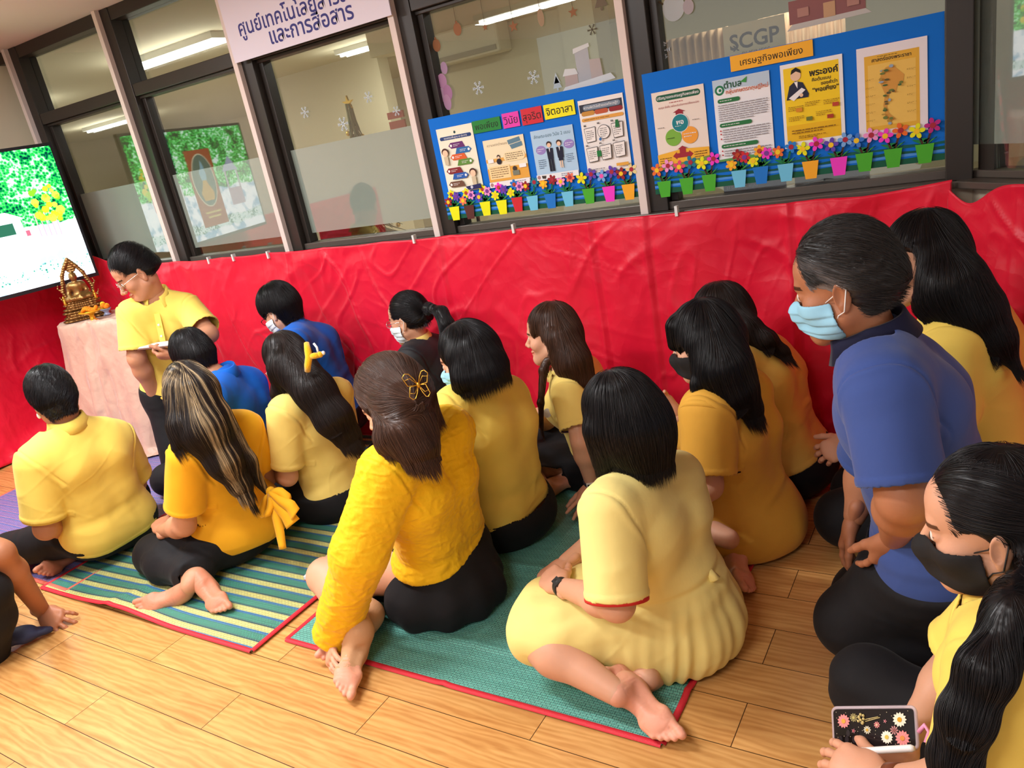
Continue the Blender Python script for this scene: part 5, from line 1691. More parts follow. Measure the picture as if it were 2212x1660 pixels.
MB().tube([e0 - dd_ * .012, e0 - dd_ * .006, e0 + dd_ * .028], [.006, .011, .010], 12).build('cap', mat('cap_pink', srgb(250, 150, 200), .35), sty)
f0 = at(1808, 842, 2.50)
fo = MB().slab([at(1806, 842, 2.49), at(1850, 838, 2.50), at(1856, 940, 2.48), at(1814, 944, 2.47)], (.0, .012, 0)).build('folder', mat('folder_pink', srgb(226, 170, 214), .5))
tag(fo, 'pink folder held upright behind the kneeling navy polo', 'folder')


# ------------------------------------------------------------------ people: shapes
def head_prims(c, R, s=1.0, male=False):
    """R rows: left, forward, up; c = centre between the ears"""
    c = np.asarray(c, float)
    p = lambda x, y, z: c + s * (x * R[0] + y * R[1] + z * R[2])
    E = lambda x, y, z, r, k=.02, op='u', RR=R: el(p(x, y, z), np.array(r) * s, RR, k * s, op)
    C = lambda a, b, ra, rb, k=.02, op='u': rc(p(*a), p(*b), ra * s, rb * s, k * s, op)
    jw = .052 if male else .047
    L = [E(0, -.018, .038, (.074, .093, .084)), E(0, .03, -.03, (.058, .058, .088), .03),
         E(0, .055, .045, (.052, .036, .045), .03),
         C((0, .02, -.075), (0, .068, -.103), .042, .021, .03)]
    for q in (-1, 1):
        L += [C((q * jw, .0, -.06), (q * .014, .068, -.106), .022, .017, .028),
              E(q * .041, .055, -.030, (.024, .026, .022), .025)]
    L += [C((-.030, .078, .018), (.030, .078, .018), .014, .014, .014),
          C((0, .086, .008), (0, .108, -.034), .0075, .0115, .010), E(0, .112, -.038, (.0115, .011, .009), .006)]
    for q in (-1, 1):
        L += [E(q * .0125, .100, -.042, (.009, .0105, .0075), .005)]
    for q in (-1, 1):
        L += [E(q * .032, .101, -.003, (.019, .012, .0095), .012, 's'), E(q * .0315, .0765, -.003, (.0155, .0135, .0135), .004)]
    L += [E(0, .090, -.067, (.021, .0105, .0065), .006), E(0, .088, -.079, (.018, .0105, .0070), .006),
          E(0, .082, -.098, (.02, .012, .011), .012),
          E(0, .104, -.0725, (.0185, .009, .0016), .003, 's')]
    for q in (-1, 1):
        L += [E(q * .0315, .0925, -.0045, (.0115, .008, .0036), .002, 's')]
        eR = frame(R[1] * .9 + R[0] * q * .45, R[2] - .18 * R[1])
        L += [E(q * .0765, -.014, -.008, (.007, .0185, .032), .007, 'u', eR), E(q * .076, -.012, -.036, (.006, .010, .011), .006, 'u', eR),
              E(q * .0855, -.008, -.006, (.006, .0105, .020), .004, 's', eR)]
    return L


def head_tint(V, c, R, s, brow):
    q = (V - c) @ R.T / s
    T = np.ones((len(V), 3))
    ax = np.abs(q[:, 0])
    lips = ((q[:, 0] / .023) ** 2 + ((q[:, 2] + .0725) / .0125) ** 2 < 1) & (q[:, 1] > .075)
    T[lips] = (.88, .58, .58)
    bz = q[:, 2] - (.0215 - ((ax - .03) / .02) ** 2 * .003)
    b = (ax > .011) & (ax < .049) & (np.abs(bz) < .0042) & (q[:, 1] > .05)
    T[b] = brow
    lash = (np.abs(q[:, 2] + .0015) < .0016) & (ax > .018) & (ax < .045) & (q[:, 1] > .07)
    T[lash] = (.18, .14, .13)
    ck = np.exp(-(((ax - .042) / .02) ** 2 + ((q[:, 2] + .035) / .02) ** 2)) * (q[:, 1] > .04)
    T *= 1 - ck[:, None] * np.array([.0, .10, .09])
    return T


def hand_prims(wr, d, n, t, L=1.0, curl=(.35, .4, .45, .5), spread=.12, thumb=.55, thick=1.0):
    """wr wrist, d along the fingers, n out of the back of the hand, t towards the thumb"""
    d = nrm(d); n = nrm(np.asarray(n) - d * (np.asarray(n) @ d)); t0 = np.cross(d, n)
    t = t0 if t0 @ np.asarray(t) > 0 else -t0
    wr = np.asarray(wr, float)
    P = []
    offs = (.029, .0095, -.0105, -.029); ln = (.070, .079, .073, .057); rr = (.0086, .0088, .0084, .0074)
    P.append(fc(wr - d * .03 * L, wr + d * .02 * L, .027 * L, .028 * L, n, .72, .02))
    P.append(fc(wr + d * .04 * L + t * .012 * L, wr + d * .075 * L + t * .012 * L, .030 * L, .028 * L, n, .46, .02))
    P.append(fc(wr + d * .04 * L - t * .012 * L, wr + d * .072 * L - t * .013 * L, .028 * L, .026 * L, n, .46, .02))
    for i in range(4):
        kn = wr + d * (.088 - .012 * (i == 3) - .004 * (i == 0)) * L + t * offs[i] * L
        P.append(rc(wr + d * .04 * L + t * offs[i] * .6 * L, kn, .011 * L, .0105 * L, .012))
        a = spread * (1.5 - i) * .8
        dd = nrm(d * math.cos(a) + t * math.sin(a))
        ang = 0
        p = kn
        for sgi, (fr, r0, r1) in enumerate(((.45, 1.0, .95), (.31, .95, .9), (.26, .9, .74))):
            ang += curl[i] * (.8 if sgi == 0 else 1.0)
            v = dd * math.cos(ang) - n * math.sin(ang)
            q = p + v * ln[i] * fr * L
            P.append(rc(p, q, rr[i] * r0 * L * thick, rr[i] * r1 * L * thick, .0045))
            p = q
    b = wr + d * .022 * L + t * .022 * L - n * .006 * L
    v = nrm(t * thumb + d * .75 - n * .28)
    q = b + v * .045 * L
    P.append(rc(b, q, .0145 * L, .0118 * L, .014))
    v = nrm(v + d * .35 - n * .1); q2 = q + v * .032 * L
    P.append(rc(q, q2, .0112 * L, .0105 * L, .005))
    v = nrm(v + d * .25 - n * .12); q3 = q2 + v * .026 * L
    P.append(rc(q2, q3, .0102 * L, .0082 * L, .004))
    return P


def foot_prims(an, heel, d, s, b, L=1.0):
    """an ankle, heel centre, d towards the toes, s out of the sole, b towards the big toe"""
    d = nrm(d); s = nrm(np.asarray(s) - d * (np.asarray(s) @ d)); b0 = np.cross(d, s)
    b = b0 if b0 @ np.asarray(b) > 0 else -b0
    an, heel = np.asarray(an, float), np.asarray(heel, float)
    R = np.array([b, d, s])
    P = [el(heel, np.array((.031, .036, .030)) * L, R, .03),
         rc(an, heel - s * .028 * L + d * .02 * L, .034 * L, .034 * L, .035),
         fc(heel + d * .03 * L - s * .006 * L, heel + d * .135 * L - s * .004 * L, .030 * L, .036 * L, s, .66, .03),
         rc(heel - s * .03 * L + d * .04 * L, heel + d * .12 * L - s * .012 * L, .030 * L, .022 * L, .03),
         fc(heel + d * .125 * L + b * .022 * L, heel + d * .150 * L + b * .020 * L, .024 * L, .022 * L, s, .72, .015),
         fc(heel + d * .115 * L - b * .022 * L, heel + d * .142 * L - b * .018 * L, .022 * L, .018 * L, s, .72, .015),
         el(heel + d * .075 * L + b * .028 * L + s * .026 * L, np.array((.022, .045, .016)) * L, R, .02, 's')]
    for o, l, r, y in ((.028, .050, .0135, .158), (.0085, .040, .0095, .160), (-.006, .034, .0088, .153), (-.019, .030, .0083, .144), (-.031, .024, .0078, .133)):
        q0 = heel + d * y * L + b * o * L
        q1 = q0 + d * l * .62 * L + s * .004 * L
        P.append(rc(q0 - d * .012 * L, q1, r * .82 * L, r * .95 * L, .005))
        P.append(rc(q1, q1 + d * l * .22 * L + s * .003 * L, r * L, r * .9 * L, .004))
    return P


class Body:
    """joints in world space -> implicit parts"""

    def __init__(s, J, male=False, fat=1.0):
        s.J = J
        for k in list(J): J[k] = np.asarray(J[k], float)
        s.male, s.fat = male, fat
        s.lat = nrm(J['shL'] - J['shR'])
        s.up = nrm(J['nck'] - J['pel'])
        s.fwd = nrm(np.cross(s.up, s.lat)) * -1
        s.fwd = nrm(np.cross(s.lat, s.up))
        hl = J.get('hipdir', s.lat)
        hl = nrm(hl)
        s.hipdir = hl
        w = .083 * fat
        s.hip = {'L': J['pel'] + hl * w, 'R': J['pel'] - hl * w}
        if 'wai' not in J: J['wai'] = J['pel'] * .62 + J['nck'] * .38 - s.fwd * .01
        if 'che' not in J: J['che'] = J['pel'] * .30 + J['nck'] * .70 - s.fwd * .015
        J['shm'] = (J['shL'] + J['shR']) / 2

    def torso(s, e=0.0, k=.045):
        J, f = s.J, s.fat
        m = s.male
        P = [fc(J['pel'] - s.hipdir * .07 * f, J['pel'] + s.hipdir * .07 * f, .118 * f + e, .118 * f + e, s.fwd, .98, k)]
        for q in (-1, 1):
            a = J['pel'] + s.hipdir * q * .055 * f; b = J['wai'] + s.lat * q * .055 * f; c = J['che'] + s.lat * q * .072 * f
            rw = (.088 if m else .082) * f
            P += [rc(a, b, .105 * f + e, rw + e, k), rc(b, c, rw + e, .098 * f + e, k),
                  rc(c, J['nck'] * .35 + s.J['sh' + ('L' if q > 0 else 'R')] * .65 - s.up * .035, .092 * f + e, .066 * f + e, k),
                  rc(J['nck'] - s.up * .02, s.J['sh' + ('L' if q > 0 else 'R')], .052 + e, (.054 if m else .048) * f + e, k)]
        if not m:
            for q in (-1, 1):
                P.append(el(J['che'] + s.lat * q * .068 + s.fwd * .085 * f - s.up * .01, np.array((.06, .055, .06)) * f + e, None, k))
        return P

    def neck(s, hc, R, e=0.0):
        return [rc(s.J['nck'] - s.up * .03, hc - R[2] * .055 - R[1] * .02, (.056 if s.male else .050) + e, (.054 if s.male else .047) + e, .03)]

    def arm(s, q, e0=0.0, e1=0.0, upto=2.0, k=.03):
        J, f = s.J, s.fat
        sh, elb, wr = J['sh' + q], J['el' + q], J['wr' + q]
        m = 1.12 if s.male else 1.0
        ra, rb, rcc = .048 * m * f, .038 * m * f, .0265 * m
        P = []
        if upto <= 1:
            P.append(rc(sh, sh + (elb - sh) * upto, ra + e0, ra + (rb - ra) * upto + e1, k))
        else:
            u = upto - 1
            em = e0 + (e1 - e0) / upto
            P.append(rc(sh, elb, ra + e0, rb + em, k))
            md = elb + (wr - elb) * .28
            if u >= .99 and e1 == 0:
                P += [rc(elb, md, rb, rb * 1.04, k), rc(md, wr, rb * 1.04, rcc, k)]
            else:
                P.append(rc(elb, elb + (wr - elb) * u, rb + em, rb + (rcc - rb) * u + e1, k))
        return P

    def leg(s, q, e0=0.0, e1=0.0, upto=2.0, k=.04):
        J, f = s.J, s.fat
        h, kn, an = s.hip[q], J['kn' + q], J['an' + q]
        r0, r1, r2, r3 = .088 * f, .058 * f, .055 * f, .034
        P = []
        if upto <= 1:
            P.append(rc(h, h + (kn - h) * upto, r0 + e0, r0 + (r1 - r0) * upto + e1, k))
        else:
            u = upto - 1
            em = e0 + (e1 - e0) / upto
            md = kn + (an - kn) * .32
            bk = nrm(an - kn); w = nrm((kn - h)); w = w - bk * (w @ bk)
            md = md + nrm(w) * .012 if np.linalg.norm(w) > .1 else md
            P += [rc(h, kn, r0 + e0, r1 + em, k)]
            if u > .32:
                P += [rc(kn, md, r1 + em - .002, r2 + em, k)]
                P += [rc(md, kn + (an - kn) * u, r2 + em, r2 + (r3 - r2) * (u - .32) / .68 + e1, k)]
            else:
                P += [rc(kn, kn + (an - kn) * u, r1 + em, r1 + e1, k)]
        return P


def join(parts):
    Vs, Fs, Ts, n = [], [], [], 0
    for V, F, T in parts:
        Vs.append(V); Fs.append(F + n); Ts.append(T); n += len(V)
    return np.concatenate(Vs), np.concatenate(Fs), np.concatenate(Ts)


def set_color(me, name, C):
    a = me.color_attributes.new(name, 'FLOAT_COLOR', 'POINT')
    C4 = np.ones((len(me.vertices), 4), np.float32)
    C4[:, :3] = C
    a.data.foreach_set('color', C4.ravel())


def build_person(label, J, head, skin, male=False, fat=1.0, hands=None, feet=None, brow=(.16, .12, .1), hs=1.0, res_head=.0026, body_parts=('torso', 'arms', 'legs'), base=None):
    """returns the body object and its implicit description"""
    B = Body(J, male, fat)
    hc, R = np.asarray(head[0], float), frame(head[1], head[2])
    B.hc, B.R, B.hs = hc, R, hs
    parts = []
    if head[0] is not None:
        hp = head_prims(hc, R, hs, male)
        B.hp = hp
        allp = hp + B.neck(hc, R)
        ncut = B.J['nck'] * .5 + (hc - R[2] * .06) * .5
        V, F = polygonize(allp + [pl(ncut - B.up * .03, -B.up)], res_head)
        V = relax(V, F, 1, .35)
        parts.append((V, F, head_tint(V, hc, R, hs, brow)))
    P = B.torso() + (B.neck(hc, R) if head[0] is not None else [])
    if 'arms' in body_parts:
        P += B.arm('L') + B.arm('R')
    if 'legs' in body_parts:
        P += B.leg('L') + B.leg('R')
    if head[0] is not None: P.append(pl(ncut, B.up))
    V, F = polygonize(P, .0068)
    V = relax(V, F, 2, .5)
    parts.append((V, F, np.ones((len(V), 3))))
    for h in (hands or []):
        V, F = polygonize(hand_prims(**h), .0022)
        V = relax(V, F, 1, .3)
        T = np.ones((len(V), 3)); T[:, 1:] *= .96
        parts.append((V, F, T))
    if feet is None:
        feet = []
        for q, s_ in (('L', 1), ('R', -1)):
            a, k = B.J['an' + q], B.J['kn' + q]
            d = a - k; d[2] = 0
            d = nrm(d)
            kneel = abs((a - k) @ B.lat) < .2 and (a - k) @ B.fwd < 0
            sd = np.array([0, 0, 1.0]) if kneel else nrm(-np.cross(d, (0, 0, 1.0)) * s_ * -1 + np.array([0, 0, .4]))
            feet.append(dict(an=a, heel=np.array([*(a + d * .02)[:2], max(.045, a[2] - .02)]), d=d, s=sd, b=B.lat * -s_ if kneel else (0, 0, 1)))
    for f in feet:
        V, F = polygonize(foot_prims(**f), .0030)
        V = relax(V, F, 1, .3)
        Nn = vnormals(V, F)
        so = np.clip((Nn @ nrm(f['s'])) * 1.4, 0, 1)[:, None]
        T = 1 + so * np.array([.10, -.06, -.02])
        cr = ridge((V @ np.array([nrm(f['d']), nrm(f['s']), np.cross(nrm(f['d']), nrm(f['s']))]).T) * np.array([70, 30, 18]), 5)
        V = V - Nn * (np.clip(cr - .75, 0, 1)[:, None] * .004 * so)
        parts.append((V, F, T))
    V, F, T = join(parts)
    b = np.asarray(base if base is not None else (B.J['pel'][0], B.J['pel'][1], 0.0))
    me = mesh_np('person', V - b, F)
    set_color(me, 'tint', T)
    o = link('person', me, skin)
    o.location = b
    bpy.context.view_layer.update()
    tag(o, label, 'person')
    B.obj = o
    return B


def eyes(B):
    for q in (-1, 1):
        c = B.hc + B.hs * (q * .0315 * B.R[0] + .0795 * B.R[1] - .003 * B.R[2])
        m = MB().ball((0, 0, 0), .0126 * B.hs, 20, 14)
        v = np.array(m.v)
        M = np.stack([B.R[0], -B.R[2], B.R[1]], 1)       # ball axis (z) looks forward
        me = mesh_np('eye', v @ M.T + c, m.f)
        o = link('eye', me, [M_EYEW, M_IRIS], B.obj)
        cz = np.array([np.mean([v[i][2] for i in f]) for f in m.f])
        me.polygons.foreach_set('material_index', (cz > .0104 * B.hs).astype(np.int32))


# ------------------------------------------------------------------ clothes
def region(p, n, r, k=.004):
    """removes what lies beyond the plane (p, n) within a ball of radius r"""
    p, n = np.asarray(p, float), nrm(n)
    return ('s', k, lambda P: np.maximum(-((P - p) @ n), np.sqrt(((P - p) ** 2).sum(1)) - r), p - r, p + r)


def folds(V, Nn, B, amp=.004, seed=0, fr=1.0, axis=None):
    ax = B.up if axis is None else nrm(axis)
    rel = V - B.J['pel']
    h = rel @ ax
    lat = rel @ B.lat
    fw = rel @ B.fwd
    Q = np.stack([lat, fw, h], 1)
    wv = fbm(Q * 4 * fr, seed + 3, 2) * .25
    d = fbm(Q * np.array([5, 5, 4]) * fr, seed, 2) * amp * 1.0
    for k, (a, b_) in enumerate((((9, 0, 3), (0, 3, 0)), ((5, 0, -8), (0, 3, 0)), ((3, 2, 10), (0, 4, 0)))):
        Q2 = np.stack([Q @ np.array(a, float) * fr + wv * 1.5, Q @ np.array(b_, float) * fr + k * 5, (lat * .6 - h * .8) * 2.2 * fr + k], 1)
        m_ = np.clip(noise3(Q * 3.0 + k * 7.3, seed + 50 + k) * 2 + .3, 0, 1)
        d += (np.clip(ridge(Q2, seed + 11 + k) - .5, 0, 1) * 2) ** 1.4 * amp * .3 * m_
    d += np.exp(-((h - .13) / .07) ** 2) * amp * 1.1 * noise3(np.stack([lat * 5, fw * 5, h * 27], 1), seed + 70)
    return V + Nn * d[:, None]


def seg_fold(V, Nn, a, b, w, amp):
    a, b = np.asarray(a, float), np.asarray(b, float)
    ab = b - a
    t = np.clip((V - a) @ ab / (ab @ ab), 0, 1)
    d2 = ((V - a - t[:, None] * ab) ** 2).sum(1)
    return V + Nn * (amp * np.exp(-d2 / w ** 2) * np.sin(np.pi * np.clip(t, .02, .98)))[:, None]


def garment(name, B, prims, clips, m, res=.0058, amp=.003, seed=0, fr=1.0, thick=.0025, segf=(), smooth=2, post=None, parent=None, own=None, cuts=()):
    src = (own if own is not None else prims) + clips
    V, F = polygonize(src, res)
    cl = [p for p in src if p[0] in 'si'] + list(cuts)
    if cl:
        V, F = cut_caps(V, F, prims, cl)
    V = relax(V, F, smooth, .5)
    Nn = vnormals(V, F)
    if amp: V = folds(V, Nn, B, amp, seed, fr)
    for a, b, w, am in segf:
        V = seg_fold(V, Nn, a, b, w, am)
    if post: V = post(V, Nn)
    me = mesh_np(name, V, F)
    o = link(name, me, m, parent or B.obj)
    if thick:
        so = o.modifiers.new('solid', 'SOLIDIFY'); so.thickness = thick; so.offset = -1
    return o


def shirt(B, m, name='shirt', e=.013, sl=(.62, .62), se=(.018, .026), hem=.02, hem_tilt=0.0, neck=.035, amp=.003, seed=0, drape=.06, extra=(), extra_clips=(), hem_n=None, hem_p=None, **kw):
    J = B.J
    P, A, cuts = [], [], []
    for q, u in (('L', sl[0]), ('R', sl[1])):
        if u <= 0: continue
        a = B.arm(q, se[0], se[1], u)
        sh, elb, wr = J['sh' + q], J['el' + q], J['wr' + q]
        if u <= 1: p, n = sh + (elb - sh) * u, elb - sh
        else: p, n = elb + (wr - elb) * (u - 1), wr - elb
        P += a
        c = region(p, n, .12)
        A.append(grp(a + [c], .014)); cuts.append(c)
    T = B.torso(e - .003, drape) + list(extra)
    hp = J['pel'] + B.up * hem if hem_p is None else np.asarray(hem_p, float)
    hn = nrm(-B.up + hem_tilt * B.fwd) if hem_n is None else nrm(hem_n)
    tc = [pl(hp, hn), region(J['nck'] + B.up * neck, nrm(B.hc - J['nck']) + .5 * B.up + .25 * B.fwd, .105)] + list(extra_clips)
    inner = kw.pop('post', None)
    ends = []
    for q, u in (('L', sl[0]), ('R', sl[1])):
        sh, elb, wr = J['sh' + q], J['el' + q], J['wr' + q]
        ends.append((sh + (elb - sh) * u, nrm(elb - sh)) if u <= 1 else (elb + (wr - elb) * (u - 1), nrm(wr - elb)))

    def sew(V, Nn):
        if inner: V = inner(V, Nn)
        d = np.zeros(len(V))
        for q, s_ in (('L', 1), ('R', -1)):
            sh, elb = J['sh' + q], J['el' + q]
            n = nrm(nrm(elb - sh) * .55 + B.lat * s_ * .85)
            c = sh + n * .012 - B.up * .02
            h = (V - c) @ n + .012 * noise3(V * 9, seed)
            near = np.clip((.155 - np.linalg.norm(V - c, axis=1)) / .02, 0, 1)
            d -= .0042 * np.exp(-(h / .0042) ** 2) * near
            d += .003 * np.exp(-((h - .013) / .009) ** 2) * near
        for p, n in ends:
            h = -((V - p) @ n)
            near = (np.linalg.norm(V - p, axis=1) < .12)
            d += .0022 * near * (h > -.01) * np.clip((.021 - h) / .004, 0, 1)
        h = -((V - hp) @ hn)
        d += .0016 * (h > -.01) * np.clip((.022 - h) / .004, 0, 1) * (hem_n is None)
        return V + Nn * d[:, None]
    kw.setdefault('res', .0049)
    return garment(name, B, P + T, [], m, amp=amp, seed=seed, own=[grp(T + tc, .03)] + A, cuts=cuts + tc, post=sew, **kw)


def trousers(B, m, name='trousers', e=(.016, .022), upto=(1.9, 1.9), waist=.10, amp=.004, seed=0, extra=(), **kw):
    J = B.J
    P = [fc(J['pel'] - B.hipdir * .07 * B.fat, J['pel'] + B.hipdir * .07 * B.fat, .118 * B.fat + e[0], .118 * B.fat + e[0], B.fwd, .98, .05)]
    for q in (-1, 1):
        P.append(rc(J['pel'] + B.hipdir * q * .055 * B.fat, J['wai'] + B.lat * q * .05 * B.fat, .105 * B.fat + e[0], .086 * B.fat + e[0] * .6, .05))
    wc = pl(J['pel'] + B.up * waist, B.up)
    A, cuts = [grp(P + list(extra) + [wc], .05)], [wc]
    P = P + list(extra)
    for q, u in (('L', upto[0]), ('R', upto[1])):
        h, kn, an = B.hip[q], J['kn' + q], J['an' + q]
        if u > 1: p, n = kn + (an - kn) * (u - 1), an - kn
        else: p, n = h + (kn - h) * u, kn - h
        a = B.leg(q, e[0], e[1], u)
        c = region(p, n, .12)
        A.append(grp(a + [c], .05)); cuts.append(c)
        P += a
    return garment(name, B, P, [], m, amp=amp, seed=seed, res=kw.pop('res', .0065), own=A, cuts=cuts, **kw)


def collar(B, m, h=.030, r=.066, flare=.02, gap=.5, drop=.034, name='collar', parent=None, tilt=.35, up_off=.012):
    """folded shirt collar round the neck, open at the front"""
    c = B.J['nck'] + B.up * up_off
    ax = nrm(B.up + tilt * 0 * B.fwd)
    hd = nrm(B.hc - B.J['nck'])
    ax = nrm(ax + .5 * hd)
    R = frame(B.fwd, ax)
    V, F = [], []
    n = 40
    prof = [(r + .004, -.012), (r - .002, h * .55), (r + .001, h), (r + .006, h * .98), (r + .011, h * .55), (r + flare, h - drop)]
    for i in range(n + 1):
        a = gap + (2 * math.pi - 2 * gap) * i / n
        d = R[1] * math.cos(a) + R[0] * math.sin(a)
        fr = max(0, math.cos(a))
        for (rr, z) in prof:
            V.append(c + d * rr * (1 + .06 * math.sin(3 * a)) + R[2] * (z - fr * .022) + R[1] * fr * .012)
    k = len(prof)
    for i in range(n):
        for j in range(k - 1):
            F.append((i * k + j, (i + 1) * k + j, (i + 1) * k + j + 1, i * k + j + 1))
    me = mesh_np(name, V, F)
    o = link(name, me, m, parent or B.obj)
    s = o.modifiers.new('solid', 'SOLIDIFY'); s.thickness = .003; s.offset = 0
    return o


def band(name, p, n, r, w, m, parent, sq=1.0, ax=None, t=.004):
    """flat ring (watch strap, cuff trim, hair tie) round a limb"""
    n = nrm(n)
    a = nrm(np.cross(n, (0.2, .3, .9))) if ax is None else nrm(np.asarray(ax) - n * (np.asarray(ax) @ n))
    b = np.cross(n, a)
    V, F, k = [], [], 28
    for (rr, z) in ((r, -w / 2), (r + t, -w / 2), (r + t, w / 2), (r, w / 2)):
        for i in range(k):
            c = 2 * math.pi * i / k
            V.append(np.asarray(p) + (a * math.cos(c) + b * math.sin(c) * sq) * rr + n * z)
    for j in range(4):
        for i in range(k):
            F.append((j * k + i, j * k + (i + 1) % k, ((j + 1) % 4) * k + (i + 1) % k, ((j + 1) % 4) * k + i))
    return link(name, mesh_np(name, V, np.array(F)), m, parent)


def face_mask(B, m, strap, black=False, lo=-.118, hi=-.016, back=.018):
    c, R, s = B.hc, B.R, B.hs
    p = lambda x, y, z: c + s * (x * R[0] + y * R[1] + z * R[2])
    P = [el(p(0, .030, -.045), np.array((.064, .064, .085)) * s, R, .03), rc(p(0, .075, -.03), p(0, .107, -.042), .02 * s, .018 * s, .03),
         rc(p(0, .1, -.05), p(0, .085, -.105), .022 * s, .024 * s, .03)]
    for q in (-1, 1):
        P.append(rc(p(q * .052, .005, -.06), p(q * .016, .07, -.108), .028 * s, .024 * s, .03))
        P.append(el(p(q * .041, .055, -.030), np.array((.03, .032, .028)) * s, R, .03))
    clips = [pl(p(0, 0, lo), -R[2] + .25 * R[1]), pl(p(0, .1, hi), R[2] - .06 * R[1]), pl(p(0, back, 0), -R[1] + .12 * R[2])]

    def pleats(V, Nn):
        q = (V - c) @ R.T / s
        if black: return V
        a = np.zeros(len(V))
        for z0 in (-.045, -.066, -.088):
            a += .0018 * np.tanh((q[:, 2] - z0 - .006 * np.cos(q[:, 0] * 30)) * 900) * np.exp(-((q[:, 2] - z0) / .010) ** 2)
        return V + Nn * a[:, None]
    o = garment('face_mask', B, P, clips, m, res=.0026, amp=.0008 if not black else .0012, fr=3, thick=.0012, smooth=2, post=pleats)
    for q in (-1, 1):
        ear = p(q * .079, -.026, .004)
        for z in (-.022, -.092):
            a = p(q * (.060 if z > -.05 else .055), back + .012, z)
            mid = p(q * .0755, .004, -.006 if z > -.05 else -.05)
            MB().tube([a, mid, p(q * .083, -.012, .018 if z > -.05 else -.042), ear], .0013, 6).build('ear_loop', strap, o)
    return o


def glasses(B, m, lens=True, w=.031, h=.021):
    c, R, s = B.hc, B.R, B.hs
    p = lambda x, y, z: c + s * (x * R[0] + y * R[1] + z * R[2])
    g = MB()
    for q in (-1, 1):
        pts = [p(q * .034 + w * .82 * math.cos(a) * .95, .108 - abs(.034 + q * 0 + w * .8 * math.cos(a) * q) * .12, -.006 + h * .85 * math.sin(a)) for a in np.linspace(0, 2 * math.pi, 25)]
        g.tube(pts, .0014, 6, cap=False)
        g.tube([p(q * .060, .101, 0), p(q * .074, .085, .001), p(q * .080, -.005, .004), p(q * .079, -.022, -.012)], .0015, 6)
    g.tube([p(-.010, .107, -.002), p(0, .111, .001), p(.010, .107, -.002)], .0013, 6)
    o = g.build('glasses', m, B.obj)
    if lens:
        for q in (-1, 1):
            pts = [p(q * .034 + w * .78 * math.cos(a), .1075 - abs(.034 + w * .8 * math.cos(a) * q) * .12, -.006 + h * .83 * math.sin(a)) for a in np.linspace(0, 2 * math.pi, 21)[:-1]]
            MB().slab(pts, R[1] * .0012).build('lens', M_LENS, o)
    return o


# ------------------------------------------------------------------ hair
def hair_cap(B, e=.014, face=True, bang=False, top=.01, nape=-.075, back=.0, crown=0.0):
    """scalp-hugging volume, opened at the face"""
    c, R, s = B.hc, B.R, B.hs
    p = lambda x, y, z: c + s * (x * R[0] + y * R[1] + z * R[2])
    P = [el(p(0, -.018 - back / 2, .038 + top / 2), np.array((.074 + e * .8, .093 + e + back / 2, .084 + e + top / 2)) * s, R, .02),
         rc(p(0, -.06, -.01), p(0, -.055, nape + .02), (.062 + e * .6) * s, (.045 + e * .5) * s, .04)]
    clips = []
    if face:
        fr = .115 if not bang else .13
        clips.append(el(p(0, fr, -.035 if not bang else -.06), np.array((.069, .082, .098 if not bang else .083)) * s, R, .012, 's'))
        for q in (-1, 1):
            clips.append(el(p(q * .085, .034, -.030), np.array((.032, .050, .058)) * s, R, .010, 's'))
            clips.append(el(p(q * .092, -.012, -.030), np.array((.032, .027, .040)) * s, R, .008, 's'))
    return [grp(P + [pl(p(0, -.05, nape), -R[2] - .1 * R[1], .012)], .03)], clips


